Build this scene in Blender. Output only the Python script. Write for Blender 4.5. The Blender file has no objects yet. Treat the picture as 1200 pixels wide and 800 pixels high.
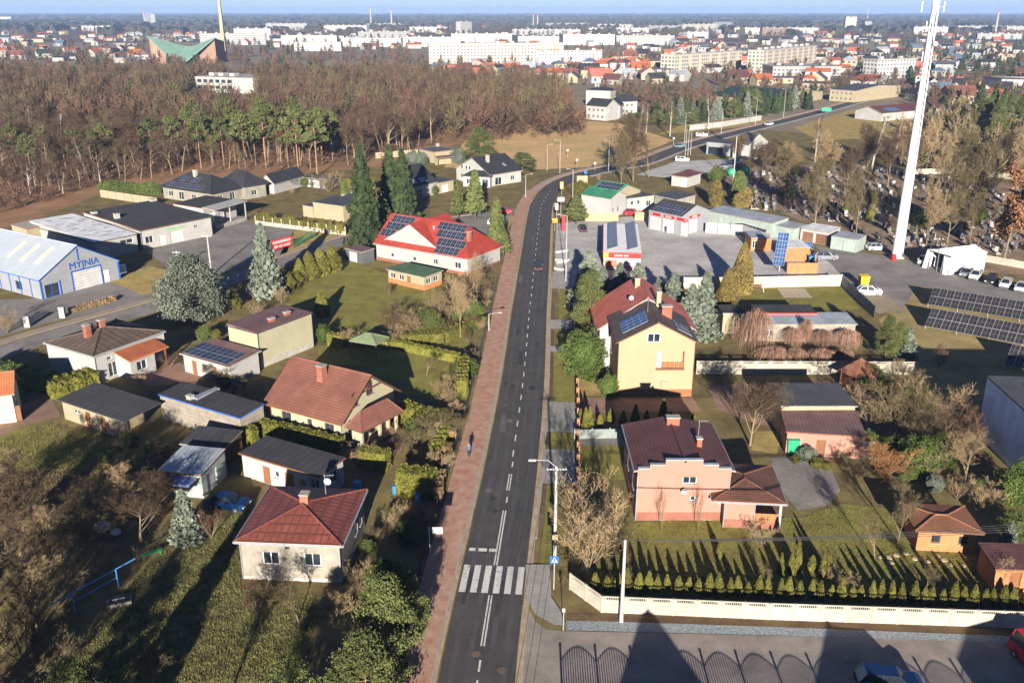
import bpy, math, random
import numpy as np
from mathutils import Vector, Matrix
R = math.radians
rnd = random.Random(7)
C = bpy.context.scene.collection
sc = bpy.context.scene

# ------------------------------------------------------------------ camera, sky, sun
CAM_H = 46.5; FPX = 1057.0; PITCH = math.atan(387 / FPX)
cam_d = bpy.data.cameras.new('camera'); cam = bpy.data.objects.new('camera', cam_d); C.objects.link(cam)
cam_d.sensor_width = 36; cam_d.lens = 36 * FPX / 1200; cam_d.clip_end = 40000; cam_d.clip_start = 0.5
cam.location = (0, 0, CAM_H); cam.rotation_euler = (R(90) - PITCH, 0, 0)
sc.camera = cam
SUN_EL, SHADOW_AZ = R(14.2), R(1.2)          # shadows run away from the viewer
sun_dir = Vector((-math.sin(SHADOW_AZ) * math.cos(SUN_EL), -math.cos(SHADOW_AZ) * math.cos(SUN_EL), math.sin(SUN_EL)))
w = bpy.data.worlds.new('World'); sc.world = w; w.use_nodes = True
nt = w.node_tree; sky = nt.nodes.new('ShaderNodeTexSky'); sky.sky_type = 'NISHITA'; sky.sun_disc = False
sky.sun_elevation = SUN_EL; sky.sun_rotation = R(180) + SHADOW_AZ; sky.air_density = 0.6; sky.dust_density = 0.1; sky.ozone_density = 3.0
tint = nt.nodes.new('ShaderNodeMix'); tint.data_type = 'RGBA'; tint.blend_type = 'MULTIPLY'; tint.inputs[0].default_value = 1; tint.inputs[7].default_value = (0.75, 0.72, 0.84, 1)
nt.links.new(sky.outputs[0], tint.inputs[6]); nt.links.new(tint.outputs[2], nt.nodes['Background'].inputs[0]); nt.nodes['Background'].inputs[1].default_value = 0.05
sl = bpy.data.lights.new('sun', 'SUN'); sl.energy = 5.0; sl.angle = R(0.5); sl.color = (1.0, 0.92, 0.8)
so = bpy.data.objects.new('sun', sl); C.objects.link(so); so.rotation_euler = sun_dir.to_track_quat('Z', 'Y').to_euler()
sc.view_settings.view_transform = 'Standard'; sc.view_settings.look = 'None'; sc.view_settings.exposure = 1.42; sc.view_settings.gamma = 1
sc.cycles.max_bounces = 5; sc.cycles.diffuse_bounces = 1; sc.cycles.glossy_bounces = 2; sc.cycles.transparent_max_bounces = 6
sc.cycles.volume_bounces = 0; sc.cycles.use_denoising = True

# ------------------------------------------------------------------ pixel -> place
cP, sP = math.cos(PITCH), math.sin(PITCH)
def g(px, py, z=0.0):
    u = (px - 600) / FPX; v = (py - 400) / FPX
    t = (z - CAM_H) / (-sP - v * cP)
    return Vector((u * t, (cP - v * sP) * t, z))
def proj(p):
    dz = p[2] - CAM_H; d = p[1] * cP - dz * sP
    return 600 + FPX * p[0] / d, 400 - FPX * (p[1] * sP + dz * cP) / d
def height_at(x, y, py):
    lo, hi = 0.0, 120.0
    for _ in range(40):
        m = (lo + hi) / 2
        if proj((x, y, m))[1] > py: lo = m
        else: hi = m
    return lo

# ------------------------------------------------------------------ materials
MATS = {}
def lin(c): return tuple(c[:3]) + (1,)
def mat(name, c1, c2=None, sc_=0.6, rough=0.85, pat=None, c3=None, size=(1, 1), bump=0.0, metal=0.0, spec=0.3, rand=0.12, detail=6.0, emit=None, mort=None, grain=0.09, contrast=(0.35, 0.65)):
    if name in MATS: return MATS[name]
    m = bpy.data.materials.new(name); m.use_nodes = True; MATS[name] = m
    n = m.node_tree.nodes; L = m.node_tree.links.new; b = n['Principled BSDF']
    b.inputs['Roughness'].default_value = rough; b.inputs['Metallic'].default_value = metal; b.inputs['Specular IOR Level'].default_value = spec
    c2 = c2 or tuple(x * 0.75 for x in c1)
    tc = n.new('ShaderNodeTexCoord')
    no = n.new('ShaderNodeTexNoise'); no.inputs['Scale'].default_value = sc_; no.inputs['Detail'].default_value = detail; no.inputs['Roughness'].default_value = 0.65
    L(tc.outputs['Object'], no.inputs['Vector'])
    rp = n.new('ShaderNodeValToRGB'); rp.color_ramp.elements[0].position = contrast[0]; rp.color_ramp.elements[1].position = contrast[1]
    rp.color_ramp.elements[0].color = lin(c2); rp.color_ramp.elements[1].color = lin(c1)
    L(no.outputs[0], rp.inputs[0]); col = rp.outputs[0]; hgt = None
    if pat:
        mp = n.new('ShaderNodeMapping'); L(tc.outputs['UV'], mp.inputs['Vector'])
        if pat in ('brick', 'blocks', 'grid'):
            br = n.new('ShaderNodeTexBrick'); L(mp.outputs[0], br.inputs['Vector']); br.inputs['Scale'].default_value = 1
            br.inputs['Brick Width'].default_value = size[0]; br.inputs['Row Height'].default_value = size[1]
            br.inputs['Mortar Size'].default_value = (mort or min(size) * 0.05); br.inputs['Mortar Smooth'].default_value = 0.3
            if pat == 'grid': br.offset = 0
            br.inputs['Color1'].default_value = (1, 1, 1, 1); br.inputs['Color2'].default_value = (.78, .78, .78, 1); br.inputs['Mortar'].default_value = (0, 0, 0, 1)
            f = br.outputs['Color']; mixc = c3 or tuple(x * 0.5 for x in c1)
            mx = n.new('ShaderNodeMix'); mx.data_type = 'RGBA'; mx.inputs[6].default_value = lin(mixc)
            L(f, mx.inputs[0]); L(col, mx.inputs[7]); col = mx.outputs[2]; hgt = f
        else:                                            # ribs / planks: bands along u or v
            sp = n.new('ShaderNodeSeparateXYZ'); L(mp.outputs[0], sp.inputs[0])
            def band(o, s, lo, hi):
                a = n.new('ShaderNodeMath'); a.operation = 'MULTIPLY'; a.inputs[1].default_value = 1 / s; L(o, a.inputs[0])
                fr = n.new('ShaderNodeMath'); fr.operation = 'FRACT'; L(a.outputs[0], fr.inputs[0])
                pg = n.new('ShaderNodeMath'); pg.operation = 'PINGPONG'; pg.inputs[1].default_value = 0.5; L(fr.outputs[0], pg.inputs[0])
                mr = n.new('ShaderNodeMapRange'); mr.inputs[1].default_value = lo; mr.inputs[2].default_value = hi; L(pg.outputs[0], mr.inputs[0]); return mr.outputs[0]
            f = band(sp.outputs[0] if pat != 'rows' else sp.outputs[1], size[0], 0.02, 0.16)
            if pat == 'tiles':
                f2 = band(sp.outputs[1], size[1], 0.02, 0.2); mm = n.new('ShaderNodeMath'); mm.operation = 'MULTIPLY'; L(f, mm.inputs[0]); L(f2, mm.inputs[1]); f = mm.outputs[0]
            mx = n.new('ShaderNodeMix'); mx.data_type = 'RGBA'; mx.inputs[6].default_value = lin(c3 or tuple(x * 0.6 for x in c1))
            L(f, mx.inputs[0]); L(col, mx.inputs[7]); col = mx.outputs[2]; hgt = f
    fn = n.new('ShaderNodeTexNoise'); fn.inputs['Scale'].default_value = sc_ * 11; fn.inputs['Detail'].default_value = 4; L(tc.outputs['Object'], fn.inputs['Vector'])
    fr_ = n.new('ShaderNodeMapRange'); fr_.inputs[1].default_value = .3; fr_.inputs[2].default_value = .7; fr_.inputs[3].default_value = 1 - grain; fr_.inputs[4].default_value = 1 + grain; L(fn.outputs[0], fr_.inputs[0])
    fh = n.new('ShaderNodeHueSaturation'); L(fr_.outputs[0], fh.inputs['Value']); L(col, fh.inputs['Color']); col = fh.outputs[0]
    if rand:
        oi = n.new('ShaderNodeObjectInfo'); mr = n.new('ShaderNodeMapRange'); mr.inputs[3].default_value = 1 - rand; mr.inputs[4].default_value = 1 + rand
        L(oi.outputs['Random'], mr.inputs[0]); hs = n.new('ShaderNodeHueSaturation'); L(mr.outputs[0], hs.inputs['Value']); L(col, hs.inputs['Color']); col = hs.outputs[0]
    L(col, b.inputs['Base Color'])
    if bump:
        bp = n.new('ShaderNodeBump'); bp.inputs['Strength'].default_value = min(1, bump); bp.inputs['Distance'].default_value = 0.05
        L(hgt if hgt is not None else no.outputs[0], bp.inputs['Height']); L(bp.outputs[0], b.inputs['Normal'])
    if emit: b.inputs['Emission Color'].default_value = lin(emit[0]); b.inputs['Emission Strength'].default_value = emit[1]
    return m

# ------------------------------------------------------------------ mesh building
class MB:
    def __init__(s): s.v = []; s.f = []; s.m = []
    def poly(s, pts, m=0):
        i = len(s.v); s.v += [tuple(p) for p in pts]; s.f.append(tuple(range(i, i + len(pts)))); s.m.append(m); return s
    def box(s, x0, y0, z0, x1, y1, z1, m=0):
        i = len(s.v); s.v += [(x0, y0, z0), (x1, y0, z0), (x1, y1, z0), (x0, y1, z0), (x0, y0, z1), (x1, y0, z1), (x1, y1, z1), (x0, y1, z1)]
        for q in ((0, 3, 2, 1), (4, 5, 6, 7), (0, 1, 5, 4), (1, 2, 6, 5), (2, 3, 7, 6), (3, 0, 4, 7)): s.f.append(tuple(i + k for k in q)); s.m.append(m)
        return s
    def slab(s, pts, off, m=0, m2=None):                 # a polygon thickened by the vector off
        i = len(s.v); n = len(pts); off = Vector(off)
        s.v += [tuple(p) for p in pts] + [tuple(Vector(p) - off) for p in pts]
        s.f.append(tuple(range(i, i + n))); s.m.append(m)
        s.f.append(tuple(range(i + 2 * n - 1, i + n - 1, -1))); s.m.append(m if m2 is None else m2)
        for k in range(n):
            k2 = (k + 1) % n; s.f.append((i + k2, i + k, i + n + k, i + n + k2)); s.m.append(m if m2 is None else m2)
        return s
    def tube(s, p0, p1, r0, r1=None, n=6, m=0, cap=True):
        r1 = r0 if r1 is None else r1; p0 = Vector(p0); p1 = Vector(p1); d = (p1 - p0)
        if d.length < 1e-6: return s
        d.normalize(); a = d.orthogonal().normalized(); b = d.cross(a); i = len(s.v)
        for p, r in ((p0, r0), (p1, r1)):
            for k in range(n):
                t = 2 * math.pi * k / n; s.v.append(tuple(p + a * (r * math.cos(t)) + b * (r * math.sin(t))))
        for k in range(n): s.f.append((i + k, i + (k + 1) % n, i + n + (k + 1) % n, i + n + k)); s.m.append(m)
        if cap: s.f.append(tuple(range(i + n, i + 2 * n))); s.m.append(m); s.f.append(tuple(range(i + n - 1, i - 1, -1))); s.m.append(m)
        return s
    def ball(s, c, r, m=0, seg=10, rings=6, sx=1, sy=1, sz=1):
        i = len(s.v); c = Vector(c)
        for a in range(rings + 1):
            t = math.pi * a / rings
            for k in range(seg):
                p = 2 * math.pi * k / seg; s.v.append((c.x + r * sx * math.sin(t) * math.cos(p), c.y + r * sy * math.sin(t) * math.sin(p), c.z + r * sz * math.cos(t)))
        for a in range(rings):
            for k in range(seg): s.f.append((i + a * seg + k, i + (a + 1) * seg + k, i + (a + 1) * seg + (k + 1) % seg, i + a * seg + (k + 1) % seg)); s.m.append(m)
        return s
    def mesh(s, name, mats, uv=True, smooth=False):
        me = bpy.data.meshes.new(name); me.from_pydata(s.v, [], s.f)
        for m in (mats if isinstance(mats, (list, tuple)) else [mats]):
            if m is not None: me.materials.append(m)
        me.polygons.foreach_set('material_index', s.m)
        if smooth: me.polygons.foreach_set('use_smooth', [True] * len(s.f))
        if uv:
            lay = me.uv_layers.new(name='UVMap'); out = np.zeros((len(me.loops), 2)); k = 0
            for f in s.f:
                p = [s.v[i] for i in f]
                nx = ny = nz = 0.0
                for a in range(len(p)):
                    q, r_ = p[a], p[(a + 1) % len(p)]
                    nx += (q[1] - r_[1]) * (q[2] + r_[2]); ny += (q[2] - r_[2]) * (q[0] + r_[0]); nz += (q[0] - r_[0]) * (q[1] + r_[1])
                l = math.sqrt(nx * nx + ny * ny + nz * nz) or 1; nx /= l; ny /= l; nz /= l
                if abs(nz) > 0.9995 or nx * nx + ny * ny < 1e-12: t = (1, 0, 0)
                else: h = math.hypot(nx, ny); t = (-ny / h, nx / h, 0)
                b = (ny * t[2] - nz * t[1], nz * t[0] - nx * t[2], nx * t[1] - ny * t[0])
                for q in p:
                    out[k, 0] = q[0] * t[0] + q[1] * t[1]; out[k, 1] = q[0] * b[0] + q[1] * b[1] + q[2] * b[2]; k += 1
            lay.data.foreach_set('uv', out.ravel())
        return me
    def build(s, name, mats, parent=None, loc=(0, 0, 0), rz=0.0, **kw):
        return put(name, s.mesh(name, mats, **kw), parent, loc, rz)
def put(name, me, parent=None, loc=(0, 0, 0), rz=0.0):
    o = bpy.data.objects.new(name, me); C.objects.link(o); o.location = loc; o.rotation_euler = (0, 0, rz)
    if parent is not None: o.parent = parent
    return o
def tag(o, label=None, cat=None, group=None, kind=None):
    if label: o['label'] = label
    if cat: o['category'] = cat
    if group: o['group'] = group
    if kind: o['kind'] = kind
    return o
def thing(name, label, cat, loc, rz=0.0, group=None):
    o = bpy.data.objects.new(name, None); C.objects.link(o); o.location = loc; o.rotation_euler = (0, 0, rz); o.empty_display_size = 0.2
    return tag(o, label, cat, group)
def copy_tree(o, parent=None):
    c = o.copy(); C.objects.link(c)
    if parent is not None: c.parent = parent
    for ch in list(o.children): copy_tree(ch, c)
    return c
def wp(p, z=None):                                       # a pixel on the ground, or ('w', x, y)
    if p[0] == 'w': return Vector((p[1], p[2], z or 0))
    return g(p[0], p[1], z or 0)
LAYER = [0]
def sheet(name, pts, z, m, parent=None):                 # a flat patch of the setting, corners given as ground pixels
    b = MB(); b.poly([wp(p, 0).to_2d().to_3d() + Vector((0, 0, z)) for p in pts])
    f = b.f[0]; p = [b.v[i] for i in f]
    a = sum(p[i][0] * p[(i + 1) % len(p)][1] - p[(i + 1) % len(p)][0] * p[i][1] for i in range(len(p)))
    if a < 0: b.f[0] = tuple(reversed(f))
    o = b.build(name, m, parent)
    if parent is None: o['kind'] = 'structure'
    return o
def smooth_line(pts, n=8):
    out = []
    P_ = [Vector(p) for p in pts]
    for i in range(len(P_) - 1):
        p0 = P_[max(0, i - 1)]; p1 = P_[i]; p2 = P_[i + 1]; p3 = P_[min(len(P_) - 1, i + 2)]
        for k in range(n):
            t = k / n; out.append(0.5 * ((2 * p1) + (p2 - p0) * t + (2 * p0 - 5 * p1 + 4 * p2 - p3) * t * t + (3 * p1 - p0 - 3 * p2 + p3) * t ** 3))
    out.append(P_[-1]); return out
def offset_line(line, d):                                # d > 0 to the right of travel
    out = []
    for i, p in enumerate(line):
        a = line[max(0, i - 1)]; b = line[min(len(line) - 1, i + 1)]; t = (b - a).normalized(); out.append(Vector((p.x + t.y * d, p.y - t.x * d, 0)))
    return out
def ribbon(name, line, d0, d1, z, m, parent=None, depth=0.0):
    a = offset_line(line, d0); b = offset_line(line, d1); q = MB()
    for i in range(len(line) - 1):
        A, B, C_, D = [Vector((p.x, p.y, z)) for p in (a[i], b[i], b[i + 1], a[i + 1])]
        if d0 > d1: A, B, C_, D = B, A, D, C_
        if depth: q.slab([A, B, C_, D], (0, 0, depth))
        else: q.poly([A, B, C_, D])
    o = q.build(name, m, parent)
    if parent is None: o['kind'] = 'structure'
    return o
# ------------------------------------------------------------------ palette
m_ground = mat('ground_winter_grass', (0.23, 0.185, 0.075), (0.125, 0.092, 0.048), 0.25, 1.0, bump=0.3, grain=.15, rand=0, spec=0.05, detail=12)
m_lawn = mat('lawn_green', (0.26, 0.25, 0.06), (0.16, 0.125, 0.045), 0.35, 1.0, bump=0.3, grain=.15, rand=0, spec=0.05, detail=12, contrast=(0.3, 0.7))
m_lawn_dry = mat('lawn_dry', (0.454, 0.333, 0.125), (0.259, 0.198, 0.073), 0.3, 1.0, bump=0.3, grain=.15, rand=0, spec=0.05, detail=12)
m_soil = mat('garden_soil', (0.168, 0.113, 0.0662), (0.101, 0.0676, 0.0412), 0.5, 1.0, bump=0.5, grain=.15, rand=0, spec=0.05, detail=12)
m_leaf_floor = mat('leaf_litter', (0.361, 0.205, 0.112), (0.213, 0.128, 0.0711), 0.12, 1.0, bump=0.3, grain=.15, rand=0, spec=0.05, detail=12)
m_meadow = mat('meadow_tan', (0.616, 0.382, 0.194), (0.41, 0.308, 0.125), 0.05, 1.0, rand=0, spec=0.05, detail=12)
m_asphalt = mat('asphalt', (0.0783, 0.0718, 0.0688), (0.054, 0.0501, 0.0493), 0.3, 0.9, rand=0, detail=14)
m_asphalt_old = mat('asphalt_old', (0.26, 0.235, 0.215), (0.15, 0.135, 0.125), 0.18, 0.9, grain=.15, rand=0, detail=14)
m_lane = mat('lane_surface', (0.32, 0.275, 0.24), (0.2, 0.17, 0.15), 0.35, 0.95, grain=.07, rand=0, detail=14)
m_concrete = mat('concrete_yard', (0.5, 0.475, 0.45), (0.32, 0.3, 0.285), 0.16, 0.9, grain=.15, rand=0, detail=12)
m_sett = mat('grey_setts', (0.386, 0.37, 0.343), (0.274, 0.262, 0.245), 0.5, 0.9, pat='brick', size=(0.4, 0.2), rand=0, detail=12)
m_redpave = mat('red_paving', (0.36, 0.15, 0.105), (0.495, 0.326, 0.226), 0.9, 0.9, pat='brick', size=(0.4, 0.2), c3=(0.3, 0.2, 0.16), grain=.15, rand=0, detail=14)
m_brownpave = mat('brown_paving', (0.332, 0.201, 0.141), (0.215, 0.128, 0.0908), 0.5, 0.9, pat='brick', size=(0.4, 0.2), rand=0)
m_sand = mat('sandy_edge', (0.45, 0.338, 0.225), (0.3, 0.225, 0.15), 0.8, 1.0, rand=0)
m_gravel = mat('blue_gravel', (0.364, 0.392, 0.406), (0.14, 0.168, 0.182), 5.0, 1.0, rand=0, bump=0.8)
m_kerb = mat('kerb_concrete', (0.38, 0.35, 0.31), (0.28, 0.26, 0.23), 1.5, 0.9, rand=0.1)
m_paint = mat('road_paint', (0.6, 0.58, 0.54), (0.2, 0.19, 0.19), 2.5, 0.8, rand=0.06, contrast=(0.3, 0.46))
m_wear = mat('worn_track', (0.085, 0.082, 0.085), (0.06, 0.058, 0.06), 0.35, 0.9, rand=0, detail=14)
m_far = mat('far_land', (0.102, 0.09, 0.06), (0.06, 0.06, 0.042), 0.012, 1.0, rand=0, detail=10)
m_town = mat('town_ground', (0.269, 0.202, 0.136), (0.163, 0.141, 0.088), 0.03, 1.0, rand=0, detail=10)

# ------------------------------------------------------------------ ground sheets
b = MB(); b.poly([(-9000, -300, 0), (9000, -300, 0), (9000, 16000, 0), (-9000, 16000, 0)]); tag(b.build('ground', m_ground), kind='structure')
sheet('distant_terrain', [('w', -8500, 1500), ('w', 8500, 1500), ('w', 8500, 15500), ('w', -8500, 15500)], 0.012, m_far)
sheet('town_terrain', [('w', -1100, 540), ('w', 40, 440), ('w', 150, 345), ('w', 900, 345), ('w', 1500, 1500), ('w', -1500, 1500)], 0.008, m_town)
sheet('forest_floor', [(-60, 285), (30, 262), (130, 222), (330, 205), (440, 196), (540, 168), (640, 158), (640, 112), (-60, 112)], 0.006, m_leaf_floor)
sheet('meadow', [(520, 196), (600, 200), (690, 196), (745, 182), (790, 165), (730, 145), (660, 140), (600, 150), (545, 165)], 0.014, m_meadow)
sheet('verge_meadow', [(770, 158), (860, 150), (905, 141), (860, 141), (800, 146)], 0.016, m_lawn_dry)
sheet('verge_meadow', [(825, 186), (862, 190), (870, 184), (835, 180)], 0.018, m_lawn)
sheet('vacant_field', [(930, 150), (1000, 128), (1060, 140), (1065, 160), (960, 165)], 0.016, m_lawn_dry)
# the main road
RC = [(-3.9, 30), (-2.75, 52), (-1.6, 68), (0.0, 88.7), (1.55, 113), (2.8, 140), (3.6, 155), (6.85, 218), (8.4, 234), (10.9, 249), (15.6, 263.5), (22.5, 275.5), (31, 285.5), (43, 298)]
RC = [Vector((x, y, 0)) for x, y in RC] + [g(*p) for p in ((800, 172.5), (843, 160.5), (900, 146.5), (963, 130.5), (1003, 119.5), (1040, 110))]
ROAD = smooth_line(RC, 8); HW = 2.85
road = ribbon('road', ROAD, -HW, HW, 0.03, m_asphalt)
for d in (-1.95, -0.75, 0.85, 2.0): ribbon('tyre_track', ROAD[:100], d - 0.2, d + 0.2, 0.034, m_wear, parent=road)
ribbon('road_edge_line', ROAD, -HW - 0.42, -HW - 0.12, 0.026, m_sand); ribbon('road_shoulder', ROAD[:64], HW, HW + 0.55, 0.024, m_sand)
pave = ribbon('pavement', ROAD[8:72], -HW - 0.5, -HW - 3.3, 0.13, m_redpave, depth=0.12)
ribbon('pavement', ROAD[64:], -HW - 0.5, -HW - 2.6, 0.12, mat('pink_paving', (0.42, 0.29, 0.23), (0.33, 0.24, 0.2), 0.6, 0.9, rand=0), depth=0.11)
ribbon('pavement', ROAD[86:], HW + 0.3, HW + 1.5, 0.1, m_sett, depth=0.09)
m_patch = mat('road_patch', (0.05, 0.048, 0.05), (0.036, 0.035, 0.037), 0.8, 0.9, rand=.2, detail=12); m_patch2 = mat('road_patch_pale', (0.12, 0.115, 0.11), (0.085, 0.08, 0.08), 0.8, 0.9, rand=.2, detail=12)
# kerb stones, one by one along the near stretch
def at_y(y):
    for i in range(len(ROAD) - 1):
        if ROAD[i].y <= y <= ROAD[i + 1].y:
            t = (y - ROAD[i].y) / (ROAD[i + 1].y - ROAD[i].y); d = (ROAD[i + 1] - ROAD[i]).normalized(); return ROAD[i].lerp(ROAD[i + 1], t), d
def road_pt(y, d):
    p, t = at_y(y); return Vector((p.x + t.y * d, p.y - t.x * d, 0)), math.atan2(-t.x, t.y)
kb = MB(); kb.box(-0.07, 0.008, 0, 0.07, 0.982, 0.145); kme = kb.mesh('kerb_stone', m_kerb)
for k in range(112):
    p, a = road_pt(52 + k, -HW - 0.46); o = put('kerb_stone', kme, pave, (p.x, p.y, 0), a)
for k in range(88):
    p, a = road_pt(73.5 + k, HW + 0.62); put('kerb_stone', kme, road, (p.x, p.y, -0.06), a)
# painted markings
def mark(y0, y1, d0, d1, name='road_marking'):
    a, _ = road_pt(y0, d0); b_, _ = road_pt(y0, d1); c_, _ = road_pt(y1, d1); d_, _ = road_pt(y1, d0); q = MB()
    q.poly([Vector((v.x, v.y, 0.042)) for v in (a, b_, c_, d_)]); return q.build(name, m_paint, road)
yz0, yz1 = g(574, 695).y, g(574, 663).y
for k in range(6): mark(yz0, yz1, -2.72 + k * 0.97, -2.72 + k * 0.97 + 0.56, 'zebra_stripe')
for a, b_ in ((-2.6, -2.0), (-1.75, -0.95), (-0.75, -0.1)): mark(yz1 + 2.2, yz1 + 2.7, a, b_)
for a, b_ in ((-0.12, 0.0), (0.12, 0.24)):
    mark(yz1 + 0.1, yz1 + 9.5, a, b_); mark(yz0 - 6.8, yz0 - 0.3, a, b_); mark(yz1 + 13.5, yz1 + 17, a, b_); mark(40, yz0 - 13, a, b_)
for y in (yz0 - 8.8, yz0 - 11): mark(y - 0.9, y + 0.4, -0.02, 0.14)
for y in (yz1 + 11, yz1 + 18.6): mark(y, y + 1.2, 0.04, 0.18)
y = yz1 + 21
while y < 250: mark(y, y + 1.6, -0.06, 0.08); y += 3.9 if y < 140 else 4.6
for k in range(26):
    y0 = rnd.uniform(52, 210); d0 = rnd.uniform(-2.7, 2.0); l_ = rnd.choice((.7, 1.2, 2.5, 5)); a, _ = road_pt(y0, d0); b_, _ = road_pt(y0, d0 + rnd.uniform(.25, .9)); c_, _ = road_pt(y0 + l_, d0 + rnd.uniform(.25, .9)); d_, _ = road_pt(y0 + l_, d0)
    q = MB(); q.poly([Vector((v.x, v.y, 0.0375 + k * .0001)) for v in (a, b_, c_, d_)]); q.build('repair_patch', m_patch if k % 3 else m_patch2, road)
man = MB(); man.tube((0, 0, 0), (0, 0, 0.012), 0.36, n=16); mme = man.mesh('manhole_cover', mat('cast_iron', (0.16, 0.12, 0.09), None, 8, 0.7))
for px, py in ((558, 766), (588, 785), (597, 493)):
    p = g(px, py); put('manhole_cover', mme, road, (p.x, p.y, 0.04))
# side road on the left
SR = smooth_line([g(*p) for p in ((-60, 437), (20, 407), (70, 391), (200, 354), (262, 331), (330, 307), (420, 277), (500, 263), (560, 254), (622, 245))], 6)
side_road = ribbon('side_road', SR, -2.6, 2.6, 0.02, m_asphalt_old)
ribbon('side_pavement', SR[:24], -4.9, -3.0, 0.1, mat('pale_paving', (0.38, 0.3, 0.23), (0.3, 0.235, 0.18), 0.6, 0.9, pat='brick', size=(0.4, 0.2), rand=0), depth=0.08)
ribbon('side_pavement', SR[30:50], -3.8, -2.7, 0.09, MATS['pale_paving'], depth=0.08)
sheet('verge', [(598, 252), (585, 275), (600, 262), (612, 255)], 0.03, m_lawn_dry)
# lane at the bottom right
sheet('lane', [(596, 900), (604, 735), (640, 737), (663, 739), (800, 742), (1260, 753), (1400, 900)], 0.016, m_lane)
sheet('lane', [(606, 690), (600, 760), (650, 745), (628, 728), (614, 705)], 0.02, m_lane)
sheet('gravel_strip', [(664, 727), (700, 727.5), (900, 734), (1260, 748), (1260, 755), (900, 744), (664, 738)], 0.022, m_gravel)
sheet('dirt_strip', [(664, 718), (900, 722), (1260, 735), (1260, 750), (900, 736), (664, 728)], 0.014, m_soil)
sheet('corner_paving', [(616, 662), (644, 662), (646, 700), (656, 715), (663, 733), (650, 733), (628, 721), (617, 700)], 0.1, m_sett)
# right hand verge: lawns and driveways between the road and the gardens
def strip(y0, y1, m, name='verge_lawn', z=0.03, w0=1.2, w1=4.1):
    a, _ = road_pt(y0, HW + w0); b_, _ = road_pt(y0, HW + w1); c_, _ = road_pt(y1, HW + w1); d_, _ = road_pt(y1, HW + w0)
    return sheet(name, [('w', v.x, v.y) for v in (a, b_, c_, d_)], z, m)
yy = [g(640, p).y for p in (660, 565, 525, 505, 470, 448, 412, 405, 385, 374, 338, 318)]
strip(yy[0], yy[1], m_lawn); strip(yy[2], yy[3], m_lawn); strip(yy[4], yy[6], m_lawn); strip(yy[7], yy[8], m_lawn, w0=1.6, w1=3); strip(yy[9], yy[10], m_lawn, w0=2, w1=4)
for a, b_ in ((1, 2), (3, 4), (6, 7), (8, 9), (10, 11)): strip(yy[a] + 0.02, yy[b_] - 0.02, m_sett, 'driveway', 0.05, 0.7, 4.3)
ribbon('path', ROAD[20:46], HW + 0.75, HW + 1.2, 0.034, m_soil)
# garden and yard surfaces, right
sheet('garden_paving', [(672, 466), (812, 466), (822, 482), (672, 484)], 0.02, m_brownpave)
sheet('lawn', [(674, 440), (722, 438), (722, 463), (674, 463)], 0.016, m_lawn_dry)
sheet('lawn', [(675, 520), (735, 520), (738, 562), (672, 562)], 0.016, m_lawn)
sheet('garden_path', [(673, 508), (728, 508), (733, 522), (672, 522)], 0.02, m_asphalt_old)
sheet('lawn', [(690, 612), (940, 606), (985, 590), (1085, 600), (1190, 690), (1190, 712), (700, 692), (672, 664)], 0.016, m_lawn)
sheet('driveway', [(905, 535), (968, 535), (985, 575), (970, 592), (935, 598), (905, 560)], 0.024, m_asphalt_old)
sheet('lawn', [(885, 505), (918, 505), (910, 532), (880, 527)], 0.02, m_lawn_dry)
sheet('lawn', [(862, 338), (985, 336), (1010, 364), (880, 362)], 0.016, m_lawn)
sheet('garden_paving', [(911, 338), (943, 338), (952, 349), (918, 349)], 0.024, mat('cream_paving', (0.5, 0.42, 0.31), None, 2, 0.9, rand=0, pat='grid', size=(1, 1)))
sheet('service_yard', [(652, 262), (757, 252), (800, 276), (830, 262), (905, 290), (905, 268), (990, 318), (985, 328), (690, 334), (655, 345), (650, 300)], 0.018, m_concrete)
sheet('gravel_yard', [(955, 288), (1040, 300), (1100, 312), (1200, 335), (1320, 372), (1320, 400), (1190, 352), (1075, 335), (1055, 368), (1000, 338), (985, 322)], 0.02, m_asphalt_old)
sheet('solar_field', [(1030, 375), (1080, 335), (1330, 400), (1330, 560), (1150, 480), (1085, 460)], 0.012, mat('straw_field', (0.4, 0.3, 0.13), (0.24, 0.19, 0.085), 0.2, 1.0, rand=0, spec=.05, detail=12))
sheet('parking_apron', [(1010, 338), (1038, 345), (1060, 362), (1030, 368), (1004, 350)], 0.024, mat('sand_yard', (0.33, 0.26, 0.18), None, 0.5, 1, rand=0))
sheet('cemetery_ground', [(835, 215), (880, 195), (1010, 192), (1260, 225), (1290, 330), (1150, 318), (1040, 298), (960, 268)], 0.01, mat('cemetery_soil', (0.3, 0.203, 0.124), (0.18, 0.126, 0.078), 0.2, 1, rand=0))
sheet('courtyard', [(830, 452), (905, 448), (1000, 445), (1030, 470), (1020, 530), (960, 535), (900, 500), (840, 480)], 0.012, m_brownpave)
sheet('car_park', [(745, 205), (790, 190), (870, 185), (860, 196), (800, 210)], 0.02, m_concrete)
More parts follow.
